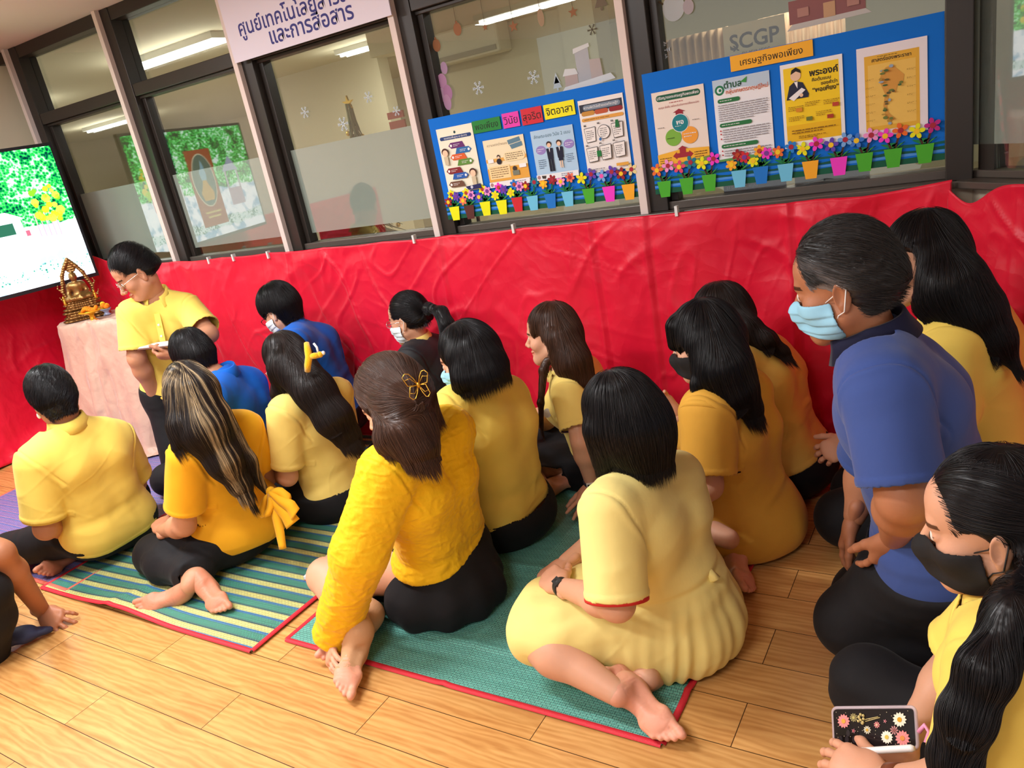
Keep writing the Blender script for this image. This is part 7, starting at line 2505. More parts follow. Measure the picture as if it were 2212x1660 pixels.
# --- woman with blonde streaks, mustard wrap top
def p4():
    J = joints('P4')
    h1 = atz(438, 1262, .075); t1 = atz(484, 1322, .02)
    h2 = atz(392, 1283, .05); t2 = atz(336, 1302, .035)
    B = build_person('person with long black hair streaked blonde, mustard top tied in a bow at the back', J, (J['hed'], (-.95, .25, -.12), (-.12, 0, 1)), M_SKIN_M, fat=1.10,
                     hands=[dict(wr=J['wrL'], d=(-.8, .5, .1), n=(0, -.2, 1), t=(.3, .6, .3)), dict(wr=J['wrR'], d=(-.8, -.3, .1), n=(0, -.2, 1), t=(-.3, -.6, .3))],
                     feet=[dict(an=J['anL'], heel=h1, d=t1 - h1, s=(.55, -.6, .6), b=(.75, .6, .1), L=1.0),
                           dict(an=J['anR'], heel=h2, d=t2 - h2, s=(.3, -.7, .6), b=(-.3, .3, .6), L=.95)])
    c = J['pel']
    pep = [el(c + B.up * .02 - B.fwd * .02, (.212, .205, .155), None, .05)]
    pp = at(500, 1197, 1.70)
    shirt(B, M_MUSTARD, 'wrap_top', e=.012, sl=(.74, .74), se=(.026, .034), neck=.0, hem_p=at(500, 1200, 1.68), hem_n=(.10, -.05, -1), extra=pep, amp=.004, seed=61,
          post=lambda V, Nn: V - Nn * (.007 * np.exp(-(((V - c) @ B.up - .17) / .035) ** 2))[:, None])
    w = J['pel'] + B.up * .17
    band('waist_sash', w, B.up, .121, .045, M_MUSTARD, B.obj, .98, ax=B.lat, t=.006)
    k = at(585, 1062, 1.80)
    t = MB(); t.ball(k, .02)
    ax = [nrm(CR), nrm(CU), -CF]
    pt = lambda x, y, z=0: k + ax[0] * x + ax[1] * y + ax[2] * z
    def ribbon(pts, wds, side):
        V, F = [], []
        n = 14
        pts = np.array(pts, float); wds = np.array(wds, float)
        u = np.linspace(0, len(pts) - 1, n)
        for i in range(n):
            p_ = np.array([np.interp(u[i], range(len(pts)), pts[:, k_]) for k_ in range(3)]); w_ = np.interp(u[i], range(len(pts)), wds)
            for s_ in (-1, 0, 1):
                V.append(pt(p_[0] + s_ * w_ * side[0], p_[1] + s_ * w_ * side[1], p_[2] + (.006 if s_ == 0 else 0)))
        for i in range(n - 1):
            for s_ in (0, 1): F.append((3 * i + s_, 3 * i + 1 + s_, 3 * i + 4 + s_, 3 * i + 3 + s_))
        t.add(V, F, True)
    ribbon([(0, 0, .012), (.045, .008, .035), (.085, -.028, .04), (.080, -.060, .03), (.03, -.03, .016), (0, 0, .012)], [.008, .018, .024, .024, .016, .008], (.35, .9))
    ribbon([(0, 0, .012), (.012, -.055, .032), (-.010, -.100, .036), (-.032, -.075, .028), (-.018, -.02, .016), (0, 0, .012)], [.008, .016, .020, .018, .014, .008], (.9, .3))
    ribbon([(0, 0, .02), (.030, -.05, .03), (.075, -.085, .036), (.100, -.125, .034)], [.008, .018, .028, .034], (.75, .6))
    ribbon([(0, -.005, .016), (.022, -.07, .026), (.045, -.15, .03), (.058, -.225, .03)], [.008, .015, .018, .014], (.95, .2))
    ribbon([(0, 0, .024), (.05, -.03, .04), (.095, -.05, .05), (.115, -.085, .05)], [.008, .018, .026, .030], (.5, .8))
    b = t.build('bow', M_MUSTARD, B.obj)
    so = b.modifiers.new('solid', 'SOLIDIFY'); so.thickness = .003
    trousers(B, M_BLACK, e=(.020, .026), upto=(1.92, 1.92), waist=.06, seed=8, extra=[el(J['pel'] - (0, 0, .02), (.185, .18, .12), None, .06)])
    P, C = hair_cap(B, .016, nape=-.11, top=.008)
    P += chain([(420, 850, 1.72, .095), (438, 930, 1.66, .082), (485, 1000, 1.67, .058), (520, 1050, 1.69, .036), (543, 1088, 1.71, .012)])
    P += chain([(392, 850, 1.69, .06), (385, 920, 1.60, .034), (380, 968, 1.56, .014)]) + chain([(465, 900, 1.74, .06), (530, 1000, 1.76, .036), (575, 1062, 1.80, .008)])

    def streak(V, q):
        u = q[:, 0] - .25 * (q[:, 2] + .1) * 0
        a = np.zeros(len(V))
        for x0, wd in ((.052, .0045), (.030, .003), (-.035, .005), (.068, .005), (-.052, .003), (.005, .002)):
            a = np.maximum(a, np.exp(-((u + .12 * np.clip(-q[:, 2], 0, 1) * (1 if x0 < 0 else -.3) - x0) / wd) ** 2))
        return 1 + a[:, None] * np.array([36, 42, 26.])
    hair(B, P, C, M_DARKBROWN, pull(B, at(438, 930, 1.7), at(543, 1088, 1.71)), n=4200, length=(.08, .24), seed=10, curl=.06, rad=.0008, streak=streak)


# --- person in blue polo with a white mask by the curtain
def p5():
    J = joints('P5')
    B = build_person('person in a royal blue polo and white mask with short black hair, by the curtain', J, (J['hed'], (-.88, -.10, -.42), (-.35, 0, 1)), M_SKIN_F, male=False, fat=1.1,
                     hands=[dict(wr=J['wrL'], d=(-.8, .4, 0), n=(0, -.2, 1), t=(.3, .6, .3)), dict(wr=J['wrR'], d=(-.8, -.3, 0), n=(0, -.2, 1), t=(-.3, -.6, .3))])
    shirt(B, M_BLUE, 'polo_shirt', e=.016, sl=(.75, .75), se=(.022, .034), hem=-.02, amp=.004, seed=71)
    collar(B, M_BLUE, h=.034, r=.06, flare=.022, drop=.044)
    trousers(B, M_BLACK, waist=.0, seed=9)
    face_mask(B, M_MASKW, M_ELASTIC)
    glasses(B, M_DARKMETAL)
    P, C = hair_cap(B, .022, nape=-.085, top=.010, back=.01)
    hair(B, P, C, M_BLACKHAIR, flow_down(B, (0, -.02, .12), back=.6), n=2000, length=(.05, .11), seed=12, curl=.15, grow=.006)


# --- woman with a yellow claw clip
def p6():
    J = joints('P6')
    B = build_person('person with long dark hair held by a fluffy yellow claw clip, yellow polo', J, (J['hed'], (-.93, .10, -.30), (-.3, 0, 1)), M_SKIN_F, fat=1.02,
                     hands=[dict(wr=J['wrL'], d=(-.75, .6, .2), n=(-.3, -.5, .8), t=(.2, .5, .6), curl=(.7, .7, .7, .7)), dict(wr=J['wrR'], d=(-.7, -.5, .2), n=(0, 0, 1), t=(-.2, -.5, .2))])
    shirt(B, M_YELLOW2, 'polo_shirt', e=.018, sl=(.80, .8), se=(.030, .036), hem=.035, amp=.005, seed=81,
          segf=[(J['shL'] - B.fwd * .06, J['wai'] - B.fwd * .08, .012, .006), (J['che'] - B.fwd * .1, J['pel'] + B.up * .08 - B.fwd * .1, .016, .005)])
    e = J['shL'] + (J['elL'] - J['shL']) * .79
    band('sleeve_cuff', e, J['elL'] - J['shL'], .071, .016, M_YELLOW2, B.obj, t=.003)
    trousers(B, M_BLACK, e=(.014, .03), waist=.06, seed=10, extra=[el(J['pel'] - (0, 0, .02), (.19, .19, .12), None, .06)])
    glasses(B, mat('frame_pink', srgb(225, 175, 165), .3))
    face_mask(B, M_MASKB, M_ELASTIC)
    P, C = hair_cap(B, .017, nape=-.11, top=.006)
    P += chain([(632, 790, 2.17, .092), (680, 845, 2.12, .080), (722, 905, 2.11, .074), (752, 945, 2.13, .05), (768, 965, 2.15, .02)]) + chain([(605, 800, 2.14, .05), (600, 850, 2.11, .022), (602, 890, 2.10, .006)])
    hair(B, P, C, M_DARKBROWN, pull(B, at(660, 820, 2.15), at(765, 965, 2.15), .5), n=3400, length=(.08, .22), seed=13, curl=.08, rad=.0008)
    k = at(676, 772, 2.11)
    t = MB()
    a = [nrm(CR), nrm(CU), -CF]
    g = lambda x, y, z: k + a[0] * x + a[1] * y + a[2] * z
    t.tube([g(-.026, .058, .0), g(-.018, .028, .012), g(-.012, 0, .016), g(-.018, -.032, .012), g(-.022, -.058, .0)], [.011, .014, .015, .014, .012], 10)
    t.tube([g(-.012, 0, .016), g(.012, .005, .022), g(.032, .008, .020)], [.010, .013, .011], 10)
    t.ball(g(.034, .010, .02), .013)
    o = t.build('claw_clip', mat('plush_yellow', srgb(246, 190, 20), .95, sheen=.6, bump=[(400, .8, .004, (1, 1, 1))]), B.obj)
    MB().ball(g(.046, .016, .018), .009).build('pearl', M_WHITE, o)
    MB().tube([g(.002, .056, -.005), g(.016, .04, .0), g(.022, .02, .004)], .005, 8).build('comb', M_WHITE, o)


# --- woman in a charcoal jacket with a ponytail
def p7():
    J = joints('P7')
    B = build_person('person with a black ponytail, glasses and white mask in a charcoal jacket', J, (J['hed'], (-.97, -.05, -.12), (-.15, 0, 1)), M_SKIN_F, fat=1.08, res_head=.0026,
                     hands=[dict(wr=J['wrL'], d=(-.8, .4, 0), n=(0, -.2, 1), t=(.3, .6, .3)), dict(wr=J['wrR'], d=(-.8, -.3, 0), n=(0, -.2, 1), t=(-.3, -.6, .3))])
    shirt(B, M_CHAR, 'jacket', e=.022, sl=(1.9, 1.9), se=(.026, .024), hem=-.05, amp=.005, seed=91, neck=.02)
    collar(B, M_YELLOW2, h=.040, r=.062, flare=.020, drop=.045)
    trousers(B, M_BLACK, e=(.012, .024), waist=-.03, seed=11)
    face_mask(B, M_MASKW, M_ELASTIC)
    eyes(B)
    glasses(B, M_SILVER)
    tie = at(932, 668, 2.80)
    P, C = hair_cap(B, .010, nape=-.045, top=.004)
    P += chain([(925, 667, 2.81, .03), (936, 667, 2.79, .017), (953, 676, 2.78, .030), (965, 702, 2.76, .034), (962, 735, 2.74, .024), (954, 760, 2.73, .006)], .012)
    hair(B, P, C, M_BLACKHAIR, to_tie(B, tie, at(962, 730, 2.75) - tie), n=2200, length=(.05, .13), seed=14, curl=.08)
    band('hair_tie', at(936, 667, 2.79), at(945, 672, 2.78) - at(930, 666, 2.79), .018, .012, M_ELASTICK, B.obj)


# --- woman with a straight shoulder-length bob and mask
def p8():
    J = joints('P8')
    B = build_person('person with straight shoulder-length black hair and a pale mask, yellow polo and black trousers', J, (J['hed'], (-.97, -.22, -.20), (-.2, 0, 1)), M_SKIN_F, fat=1.06, res_head=.0024,
                     hands=[dict(wr=J['wrL'], d=(-.75, .6, .2), n=(0, 0, 1), t=(.2, .5, .2)), dict(wr=J['wrR'], d=(-.7, -.5, .2), n=(0, 0, 1), t=(-.2, -.5, .2))])
    shirt(B, M_YELLOW, 'polo_shirt', e=.018, sl=(.8, .8), se=(.028, .036), hem=.03, amp=.0045, seed=101, neck=.028,
          segf=[(J['shL'] - B.fwd * .05 - B.up * .03, J['wai'] - B.fwd * .07 + B.lat * .08, .014, .006), (J['wai'] - B.fwd * .1 - B.lat * .08, J['pel'] + B.up * .06 - B.fwd * .12, .014, .006)])
    collar(B, M_YELLOW, h=.036, r=.060, flare=.022, drop=.046)
    trousers(B, M_BLACK, e=(.012, .026), waist=.055, seed=12, extra=[el(J['pel'] - (0, 0, .01), (.185, .18, .13), None, .06)])
    face_mask(B, M_MASKB, M_ELASTIC)
    eyes(B)
    P, C = hair_cap(B, .016, nape=-.13, top=.004)
    P += chain([(1025, 760, 2.14, .09), (1045, 800, 2.12, .085), (1052, 818, 2.10, .07)]) + chain([(1000, 780, 2.10, .05), (1005, 820, 2.06, .04), (992, 846, 2.05, .02)])
    C = C + [pl(at(1035, 833, 2.10), (.3, 0, -1), .01), el(B.hc + B.R[0] * .088 + B.R[1] * .055 - B.R[2] * .055, (.045, .062, .085), B.R, .01, 's')]
    hair(B, P, C, M_BLACKHAIR, flow_down(B, (0, 0, .125), back=.3), n=2800, length=(.08, .2), seed=15, curl=.06)
    e = B.hc + B.R[0] * .083 - B.R[2] * .052 - B.R[1] * .012
    MB().ball(e, .008).ball(e - B.R[2] * .012, .006).build('earring', mat('enamel_pink', srgb(225, 170, 160), .3), B.obj)


# --- woman in the crinkled yellow blouse, butterfly clip
def p9():
    J = joints('P9')
    h1, t1 = atz(800, 1340, .065), atz(690, 1438, .02)
    h2, t2 = atz(770, 1385, .085), atz(738, 1508, .03)
    B = build_person('person in a crinkled bright yellow blouse with a gold butterfly hair clip', J, (J['hed'], (-.90, -.28, -.40), (-.30, 0, 1)), M_SKIN_F, fat=1.06,
                     hands=[dict(wr=J['wrL'], d=atz(714, 1455, .045) - J['wrL'], n=(-.5, -.6, .4), t=(.6, -.4, .2), curl=(.25, .3, .35, .4)), dict(wr=J['wrR'], d=(-.7, -.3, -.1), n=(0, 0, 1), t=(-.2, -.5, .2))],
                     feet=[dict(an=J['anL'], heel=h1, d=t1 - h1, s=(.5, -.5, .5), b=(-.2, .3, 1), L=1.0), dict(an=J['anR'], heel=h2, d=t2 - h2, s=(.5, -.7, .45), b=(.8, .3, -.2), L=1.0)])
    shirt(B, M_SAT, 'blouse', e=.020, sl=(1.93, 1.8), se=(.046, .044), hem=.085, amp=.004, fr=1.8, seed=111, neck=.03,
          segf=[(J['shL'] - B.fwd * .04 - B.up * .02, J['wai'] - B.fwd * .05 + B.lat * .09, .014, -.010), (J['elL'] + (0, 0, .05), J['elL'] - (0, 0, .05), .02, -.006)],
          post=lambda V, Nn: V + Nn * ((ridge(V @ np.array([[38., 0, 9], [0, 38., 7], [6, 8, 60.]]) , 77) - .5) * .0022)[:, None])
    # black skirt
    p = lambda a, b, y: at(a, b, y)
    garment('skirt', B, [fc(J['pel'] - B.lat * .07, J['pel'] + B.lat * .07, .136, .136, B.fwd, .98, .05), rc(J['pel'] + B.up * .02, J['wai'], .12, .085, .05),
                         el(p(965, 1262, 1.78), (.205, .205, .13), None, .05), rc(p(950, 1230, 1.78), p(830, 1235, 1.74), .15, .10, .06), rc(p(985, 1300, 1.74), p(890, 1310, 1.64), .10, .08, .06), rc(p(980, 1270, 1.80), p(1055, 1285, 1.80), .12, .04, .05)],
            [pl(J['pel'] + B.up * .105, B.up), pl((0, 0, .012), (0, 0, -1)), pl(p(800, 1240, 1.7), (-1, .1, -.2), .01)], M_BLACK, amp=.004, seed=21,
            post=lambda V, Nn: V + Nn * (.007 * np.sin(np.arctan2((V - J['pel']) @ B.lat, (V - J['pel']) @ B.fwd) * 12) * np.clip((.2 - V[:, 2]) / .15, 0, 1))[:, None])
    # tan compression socks on both feet, toes bare
    for (an, h, t, kn) in (('anL', h1, t1, 'knL'), ('anR', h2, t2, 'knR')):
        d = nrm(t - h)
        garment('ankle_sock', B, foot_prims(J[an], h, d, (.5, -.55, .5) if an == 'anL' else (.5, -.7, .45), (-.2, .3, 1) if an == 'anL' else (.8, .3, -.2), 1.05) + [rc(J[an], J[an] + nrm(J[kn] - J[an]) * .10, .040, .046, .03)],
                [pl(h + d * (.118 if an == 'anR' else .10), d, .003), region(J[an] + nrm(J[kn] - J[an]) * .09, J[kn] - J[an], .09)],
                mat('sock_tan', srgb(196, 150, 110), .85, bump=[(900, .2, .001, (1, 1, 1)), (30, .4, .006, (1, 1, 1))]), res=.0036, amp=.0012, fr=3, seed=5, thick=.0015)
    P, C = hair_cap(B, .020, nape=-.12, top=.012)
    P += chain([(868, 870, 1.64, .095), (885, 935, 1.57, .078), (908, 975, 1.55, .05), (930, 1005, 1.56, .014)]) + chain([(852, 905, 1.61, .05), (838, 950, 1.54, .032), (832, 985, 1.53, .008)])

    def ex(P_, G):
        w = np.clip((P_[:, 2] - B.hc[2] + .01) / .05, 0, 1)[:, None]
        k_ = at(900, 835, 1.58) - P_
        return k_ / (np.linalg.norm(k_, axis=1, keepdims=True) + 1e-6) * w * 2.2 + nrm(at(930, 1005, 1.56) - at(880, 930, 1.58)) * (1 - w) * .8
    hair(B, P, C, M_BROWN, flow_down(B, (0, .02, .13), .3, .4, extra=ex), n=3400, length=(.07, .18), seed=16, curl=.08, rad=.0008)
    B.k = at(905, 832, 1.55)
    a = [nrm(CR * .95 + CU * .2), nrm(CU * .97 - CR * .25), -CF]
    g = lambda x, y, z: B.k + a[0] * x + a[1] * y + a[2] * z
    t = MB()
    def wing(s_, L_, up):
        pts = [g(0, 0, .012)] + [g(s_ * L_ * u, up * (math.sin(u * 2.6) * .03 + u * .012), .014 + .008 * u) for u in (.25, .5, .75, 1)] + [g(s_ * L_ * .75, up * .002, .018), g(0, 0, .014)]
        t.tube(pts, .0014, 6)
        t.tube([g(0, 0, .013), g(s_ * L_ * .5, up * .022, .016), g(s_ * L_ * .95, up * .018, .02)], .0011, 6)
    for s_, L_ in ((-1, .038), (1, .034)):
        wing(s_, L_, 1); wing(s_, L_ * .8, -1)
    t.ball(g(0, 0, .014), (.005, .005, .008))
    t.build('butterfly_clip', M_GOLD, B.obj)
    e = B.hc + B.R[0] * .083 - B.R[2] * .046 - B.R[1] * .010
    MB().ball(e, .0065).build('earring', M_DARKMETAL, B.obj)


# --- woman leaning on her hand
def p10():
    J = joints('P10')
    d = nrm(at(1270, 1092, 2.44) - J['wrL'])
    h, t = atz(1184, 1058, .05), atz(1240, 1028, .07)
    B = build_person('person with long brown hair leaning on one hand with a white watch', J, (J['hed'], (-1, -.16, -.02), (-.05, 0, 1)), M_SKIN_F, fat=1.0, res_head=.0024,
                     hands=[dict(wr=J['wrL'], d=(d[0], d[1], -.35), n=(.3, -.35, .85), t=(-1, 0, 0), curl=(.12, .08, .1, .12), spread=.35), dict(wr=J['wrR'], d=(-.5, -.3, -.3), n=(0, -.3, 1), t=(.2, -.5, .2))],
                     feet=[dict(an=J['anL'], heel=h, d=t - h, s=(.5, -.8, .3), b=(.2, .1, 1), L=.95)])
    eyes(B)
    shirt(B, M_YELLOW2, 'polo_shirt', e=.014, sl=(.72, .72), se=(.024, .030), hem=.06, amp=.004, seed=121)
    collar(B, M_YELLOW2, h=.03, r=.058, flare=.02, drop=.04)
    e = J['shL'] + (J['elL'] - J['shL']) * .70
    band('sleeve_trim', e, J['elL'] - J['shL'], .0705, .007, mat('trim_purple', srgb(96, 70, 120), .7), B.obj, t=.003)
    trousers(B, M_BLACK, 'wide_trousers', e=(.03, .05), upto=(1.85, 1.85), waist=.12, seed=13, amp=.006, extra=[rc(J['pel'], (J['knL'] + J['knR']) / 2, .14, .12, .08)])
    dd = nrm(J['wrL'] - J['elL'])
    band('watch_strap', J['wrL'] - dd * .02, dd, .0295, .022, mat('strap_navy', srgb(30, 36, 58), .5), B.obj)
    nn = nrm(np.array((.35, -.93, .15)) - dd * (np.array((.35, -.93, .15)) @ dd)); tt = np.cross(dd, nn)
    wp = J['wrL'] - dd * .02 + nn * .030
    o = MB().slab([wp + dd * a * .020 + tt * b * .017 for a, b in ((-1, -1), (1, -1), (1, 1), (-1, 1))], nn * .008).build('watch_case', mat('case_white', srgb(235, 232, 225), .3), B.obj)
    MB().slab([wp + nn * .008 + dd * a * .016 + tt * b * .013 for a, b in ((-1, -1), (1, -1), (1, 1), (-1, 1))], nn * .001).build('watch_screen', mat('screen_black', (.01, .01, .012), .1), o)
    P, C = hair_cap(B, .013, nape=-.11, top=.004)
    P += chain([(1215, 735, 2.64, .085), (1238, 785, 2.60, .07), (1258, 820, 2.60, .045), (1278, 842, 2.62, .012)]) + chain([(1192, 750, 2.62, .028), (1174, 800, 2.56, .014), (1168, 870, 2.51, .009), (1170, 930, 2.49, .004)], .015)
    hair(B, P, C, M_BROWN, pull(B, at(1230, 770, 2.6), at(1245, 840, 2.6)), n=2800, length=(.08, .2), seed=17, curl=.07, rad=.0008)
    c = at(1182, 893, 2.56)
    MB().slab([c + nrm(CR) * .017 * math.cos(a) + nrm(CU) * .02 * math.sin(a) for a in np.linspace(0, 6.28, 17)[:-1]], -CF * .003).build('badge', mat('badge_white', srgb(225, 220, 225), .5), B.obj)


# --- woman with fringe, black mask, mustard dress
def p12():
    J = joints('P12')
    h, t = atz(1592, 1195, .06), atz(1626, 1312, .025)
    B = build_person('person with long black hair, fringe and black mask in a mustard dress with gathered sleeves', J, (J['hed'], (-.96, -.05, -.15), (-.18, 0, 1)), M_SKIN_F, fat=1.12, res_head=.0024,
                     hands=[dict(wr=J['wrR'], d=(-.5, -.1, .75), n=(-.5, .3, .4), t=(.2, -.6, .2), curl=(.5, .5, .5, .5)), dict(wr=J['wrL'], d=(-.75, .3, .1), n=(0, 0, 1), t=(.2, .5, .2))],
                     feet=[dict(an=atz(1588, 1172, .10), heel=h, d=t - h, s=(.75, -.45, .3), b=(.4, -.3, .8), L=1.0)])
    p = at
    sk = [el(p(1610, 1120, 2.42), (.21, .20, .15), None, .06), rc(p(1600, 1100, 2.42), p(1480, 1110, 2.32), .17, .12, .07), rc(p(1605, 1140, 2.36), p(1500, 1140, 2.2), .12, .10, .07)]
    shirt(B, M_DRESSM, 'dress', e=.014, sl=(.82, .82), se=(.040, .040), neck=.012, hem_p=(0, 0, .016), hem_n=(0, 0, -1), extra=sk, amp=.005, seed=131,
          segf=[(J['wai'] + B.lat * .1, J['pel'] + B.lat * .16 + B.fwd * .1, .016, .008), (J['pel'] + B.lat * .15 + B.up * .08, J['pel'] + B.lat * .18 + B.fwd * .15, .014, .007),
                (J['shL'] + B.fwd * .03, J['elL'] + B.fwd * .03, .012, .008), (J['shL'] - B.fwd * .03, J['elL'] - B.fwd * .04, .012, .007), (J['shL'] + B.lat * .05, J['elL'] + B.lat * .03, .010, .006)])
    e = J['shL'] + B.lat * .005
    band('shoulder_frill', e + (0, 0, .005), nrm(J['elL'] - J['shL'] + B.lat * .1), .082, .02, M_DRESSM, B.obj, t=.006)
    face_mask(B, M_MASKK, M_ELASTICK, black=True)
    eyes(B)
    P, C = hair_cap(B, .018, bang=True, nape=-.12, top=.006)
    P += chain([(1540, 745, 2.30, .095), (1565, 800, 2.25, .085), (1592, 845, 2.24, .06), (1622, 885, 2.26, .03), (1638, 905, 2.28, .008)]) + chain([(1520, 775, 2.24, .026), (1505, 830, 2.19, .013), (1495, 880, 2.16, .008), (1490, 905, 2.15, .003)], .02)
    c, R = B.hc, B.R
    P += [rc(c + R[1] * .072 + R[0] * s_ * .03 + R[2] * .078, c + R[1] * .090 + R[0] * s_ * .036 + R[2] * .020, .020, .010, .03) for s_ in (-1, 0, 1)]
    hair(B, P, C, M_BLACKHAIR, pull(B, at(1560, 790, 2.25), at(1630, 895, 2.27)), n=3600, length=(.08, .22), seed=18, curl=.06, rad=.0008)


# --- woman behind her in a golden shirt
def p13():
    J = joints('P13')
    B = build_person('person in a golden satin shirt mostly hidden behind the black-masked fringe', J, (J['hed'], (-.98, -.05, -.2), (-.25, 0, 1)), M_SKIN_F, fat=1.12,
                     hands=[dict(wr=J['wrL'], d=(-.75, .3, .1), n=(0, 0, 1), t=(.2, .5, .2)), dict(wr=J['wrR'], d=(-.75, -.3, .1), n=(0, 0, 1), t=(-.2, -.5, .2))])
    shirt(B, M_GOLDSH, 'shirt', e=.022, sl=(1.0, .9), se=(.03, .04), hem=.02, amp=.006, seed=141, neck=.03,
          segf=[(J['wai'] - B.fwd * .1 + B.lat * .08, J['wai'] - B.fwd * .12 - B.lat * .1 + (0, 0, .04), .012, .009), (J['che'] - B.fwd * .1 + B.lat * .1, J['che'] - B.fwd * .13 - B.lat * .05, .012, .007)])
    collar(B, M_GOLDSH, h=.045, r=.060, flare=.010, drop=.02)
    trousers(B, M_BLACK, e=(.012, .03), waist=.045, seed=14, extra=[el(J['pel'] - (0, 0, .01), (.19, .18, .13), None, .06)])
    P, C = hair_cap(B, .014, nape=-.10, top=.010)
    P += chain([(1570, 690, 2.76, .08), (1610, 715, 2.72, .055), (1655, 735, 2.70, .030), (1690, 760, 2.72, .015), (1708, 775, 2.73, .005)])
    hair(B, P, C, M_DARKBROWN, pull(B, at(1600, 700, 2.75), at(1708, 775, 2.73), .6), n=1800, length=(.08, .2), seed=19, curl=.08)


# --- woman with long loose hair at the right edge, pink folder
def p15():
    J = joints('P15')
    B = build_person('person with long loose black hair in a yellow shirt behind the navy polo', J, (J['hed'], (-.94, -.34, -.12), (-.12, 0, 1)), M_SKIN_F, fat=1.14, res_head=.0024,
                     hands=[dict(wr=J['wrR'], d=(-.6, -.1, -.3), n=(-.3, -.8, .3), t=(-.2, .1, .9), curl=(.6, .6, .6, .6)), dict(wr=J['wrL'], d=(-.75, .3, -.2), n=(0, -.4, .8), t=(.2, .5, .2))],
                     feet=[dict(an=J['anL'], heel=J['anL'] + (.05, 0, 0), d=(1, 0, -.1), s=(0, 0, 1), b=(0, 1, 0)), dict(an=J['anR'], heel=J['anR'] + (.05, 0, 0), d=(1, 0, -.1), s=(0, 0, 1), b=(0, -1, 0))])
    eyes(B)
    shirt(B, M_YELLOW, 'shirt', e=.022, sl=(1.3, 1.3), se=(.034, .046), hem=.02, amp=.006, seed=151, neck=.03,
          segf=[(J['shL'] - B.fwd * .02, J['wai'] + B.lat * .1, .014, .008), (J['shL'] - B.fwd * .08, J['pel'] + B.up * .1 - B.fwd * .08 + B.lat * .06, .014, -.008)])
    trousers(B, M_BLACK, e=(.016, .03), waist=.045, seed=15)
    P, C = hair_cap(B, .018, nape=-.12, top=.008)
    P += chain([(2015, 565, 2.52, .10), (2055, 625, 2.46, .095), (2105, 675, 2.44, .075), (2150, 730, 2.42, .045), (2192, 790, 2.40, .012)]) + chain([(2010, 615, 2.49, .05), (1998, 650, 2.45, .036), (2004, 680, 2.43, .012)])
    C.append(el(B.hc + B.R[0] * .085 + B.R[1] * .07 - B.R[2] * .03, (.045, .06, .10), B.R, .01, 's'))
    hair(B, P, C, M_BLACKHAIR, pull(B, at(2040, 610, 2.5), at(2185, 775, 2.42)), n=3400, length=(.08, .22), seed=20, curl=.12, rad=.0008)


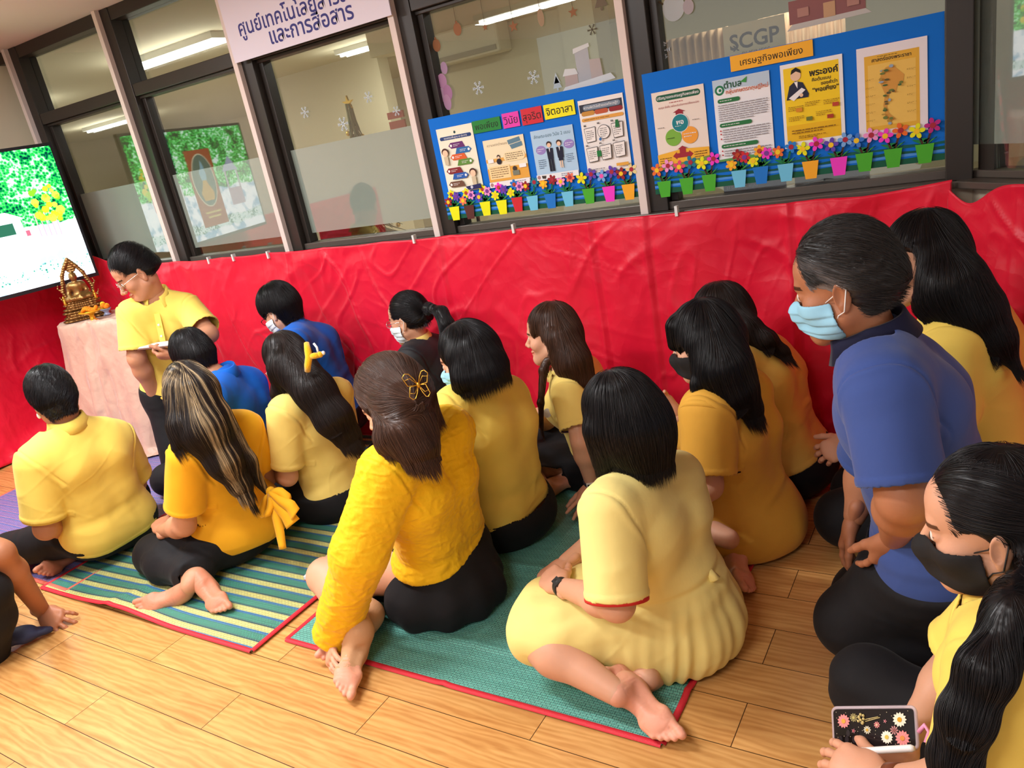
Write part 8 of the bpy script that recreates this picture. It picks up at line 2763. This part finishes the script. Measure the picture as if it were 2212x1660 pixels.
# --- woman with black mask and phone, right foreground
def p17():
    J = joints('P17')
    d = nrm(at(1808, 1645, 1.20) - J['wrL'])
    dr = nrm(at(1925, 1640, 1.28) - J['wrR'])
    B = build_person('person in a black mask with a long black ponytail over the shoulder, holding a phone', J, (J['hed'], (-.98, .02, -.16), (-.18, 0, 1)), M_SKIN_F, fat=1.06, res_head=.0021, hs=1.0,
                     hands=[dict(wr=J['wrL'], d=d, n=(.1, -.5, .85), t=(.2, .8, .3), curl=(.35, .35, .4, .45)), dict(wr=J['wrR'], d=(-.35, -.75, -.35), n=(-.15, -.2, -1), t=(-.9, .3, 0), curl=(.9, .95, 1.0, 1.05), thumb=.8)])
    eyes(B)
    shirt(B, M_YELLOW, 'polo_shirt', e=.018, sl=(.86, .8), se=(.030, .040), hem=-.02, amp=.005, seed=161, neck=.03)
    collar(B, M_YELLOW, h=.034, r=.058, flare=.024, drop=.046)
    trousers(B, M_BLACK, e=(.016, .03), waist=.0, seed=16)
    face_mask(B, M_MASKK, M_ELASTICK, black=True)
    P, C = hair_cap(B, .009, nape=-.06, top=.008)
    tie = at(2215, 1195, 1.32)
    bun = B.hc - B.R[1] * .10 + B.R[2] * .02
    P += chain([(2200, 1150, 1.34, .05), (2222, 1225, 1.27, .034), (2190, 1330, 1.14, .033), (2130, 1450, 1.07, .031), (2088, 1550, 1.04, .030), (2062, 1640, 1.025, .028), (2050, 1720, 1.01, .02)], .03)
    fl_a, fl_b = to_tie(B, bun, -B.R[2]), pull(B, at(2200, 1230, 1.26), at(2070, 1540, 1.04))
    fl0 = lambda P_, G: np.where((np.linalg.norm(P_ - B.hc, axis=1) < .135)[:, None] & (P_[:, 2] > B.hc[2] - .06)[:, None], fl_a(P_, G), fl_b(P_, G))
    hair(B, P, C, M_BLACKHAIR, fl0, n=3600, length=(.08, .2), seed=22, curl=.1, rad=.0007, res=.0042)
    dd = nrm(J['wrL'] - J['elL'])
    m = mat('strap_brown', srgb(120, 66, 44), .4)
    band('watch_strap', J['wrL'] - dd * .03, dd, .0285, .024, m, B.obj)
    nn = nrm(np.array((.3, -.6, .75)) - dd * (np.array((.3, -.6, .75)) @ dd)); tt = np.cross(dd, nn)
    wp = J['wrL'] - dd * .03 + nn * .029
    MB().slab([wp + dd * a * .014 + tt * b * .014 for a, b in ((-1, -1), (1, -1), (1, 1), (-1, 1))], nn * .008).build('watch_case', mat('case_copper', srgb(180, 110, 84), .3, metal=.6), B.obj)


# --- someone crouching at the left edge, arm reaching to the floor
def p18():
    J = dict(pel=(-3.86, .72, .34), nck=(-3.66, 1.03, .76), hed=(-3.62, 1.12, .92), shL=(-3.80, 1.10, .70), shR=(-3.50, .98, .69), elR=at(2, 1195, 1.07), wrR=at(92, 1322, 1.18),
             elL=(-3.85, 1.2, .45), wrL=(-3.75, 1.3, .3), knR=at(-34, 1285, .98), knL=(-3.8, 1.05, .38), anR=at(-20, 1430, .95), anL=(-3.85, .8, .09))
    J = {k: np.asarray(v, float) for k, v in J.items()}
    d = nrm(at(178, 1375, 1.20) - J['wrR'])
    B = build_person('person crouching at the left edge, bare arm reaching to touch the floor', J, (J['hed'], (.3, .9, -.3), (0, 0, 1)), M_SKIN_D, male=True,
                     hands=[dict(wr=J['wrR'], d=d + (0, 0, .12), n=(.1, -.55, .8), t=(-.3, -.6, -.5), curl=(.42, .30, .34, .4), spread=.28, thumb=.9, L=1.05)])
    shirt(B, M_CHAR, 'shirt', e=.018, sl=(.72, .72), se=(.026, .032), hem=-.03, seed=171)
    trousers(B, M_BLACK, e=(.02, .026), upto=(1.93, 1.93), seed=17)
    for q, s_ in (('R', -1), ('L', 1)):
        f = J['an' + q]
        h = np.array([f[0], f[1] - .02, .035])
        garment('shoe', B, foot_prims(h + (0, 0, .07), h, (.35, .93, 0), (0, 0, -1), (-.9 * s_, 0, 0), 1.16), [pl(h + (0, 0, .075), (0, 0, 1))], mat('shoe_navy', srgb(34, 40, 72), .6), res=.005, amp=0, thick=.002)
    P, C = hair_cap(B, .015)
    hair(B, P, C, M_BLACKHAIR, flow_down(B), n=400, length=(.03, .05), seed=23)


PEOPLE = [p1, p2, p3, p4, p5, p6, p7, p8, p9, p10, p11, p12, p13, p14, p15, p17, p18]


import time as _t
for _f in PEOPLE:
    _t0 = _t.time()
    _f()
    print(_f.__name__, round(_t.time() - _t0, 1), 's')
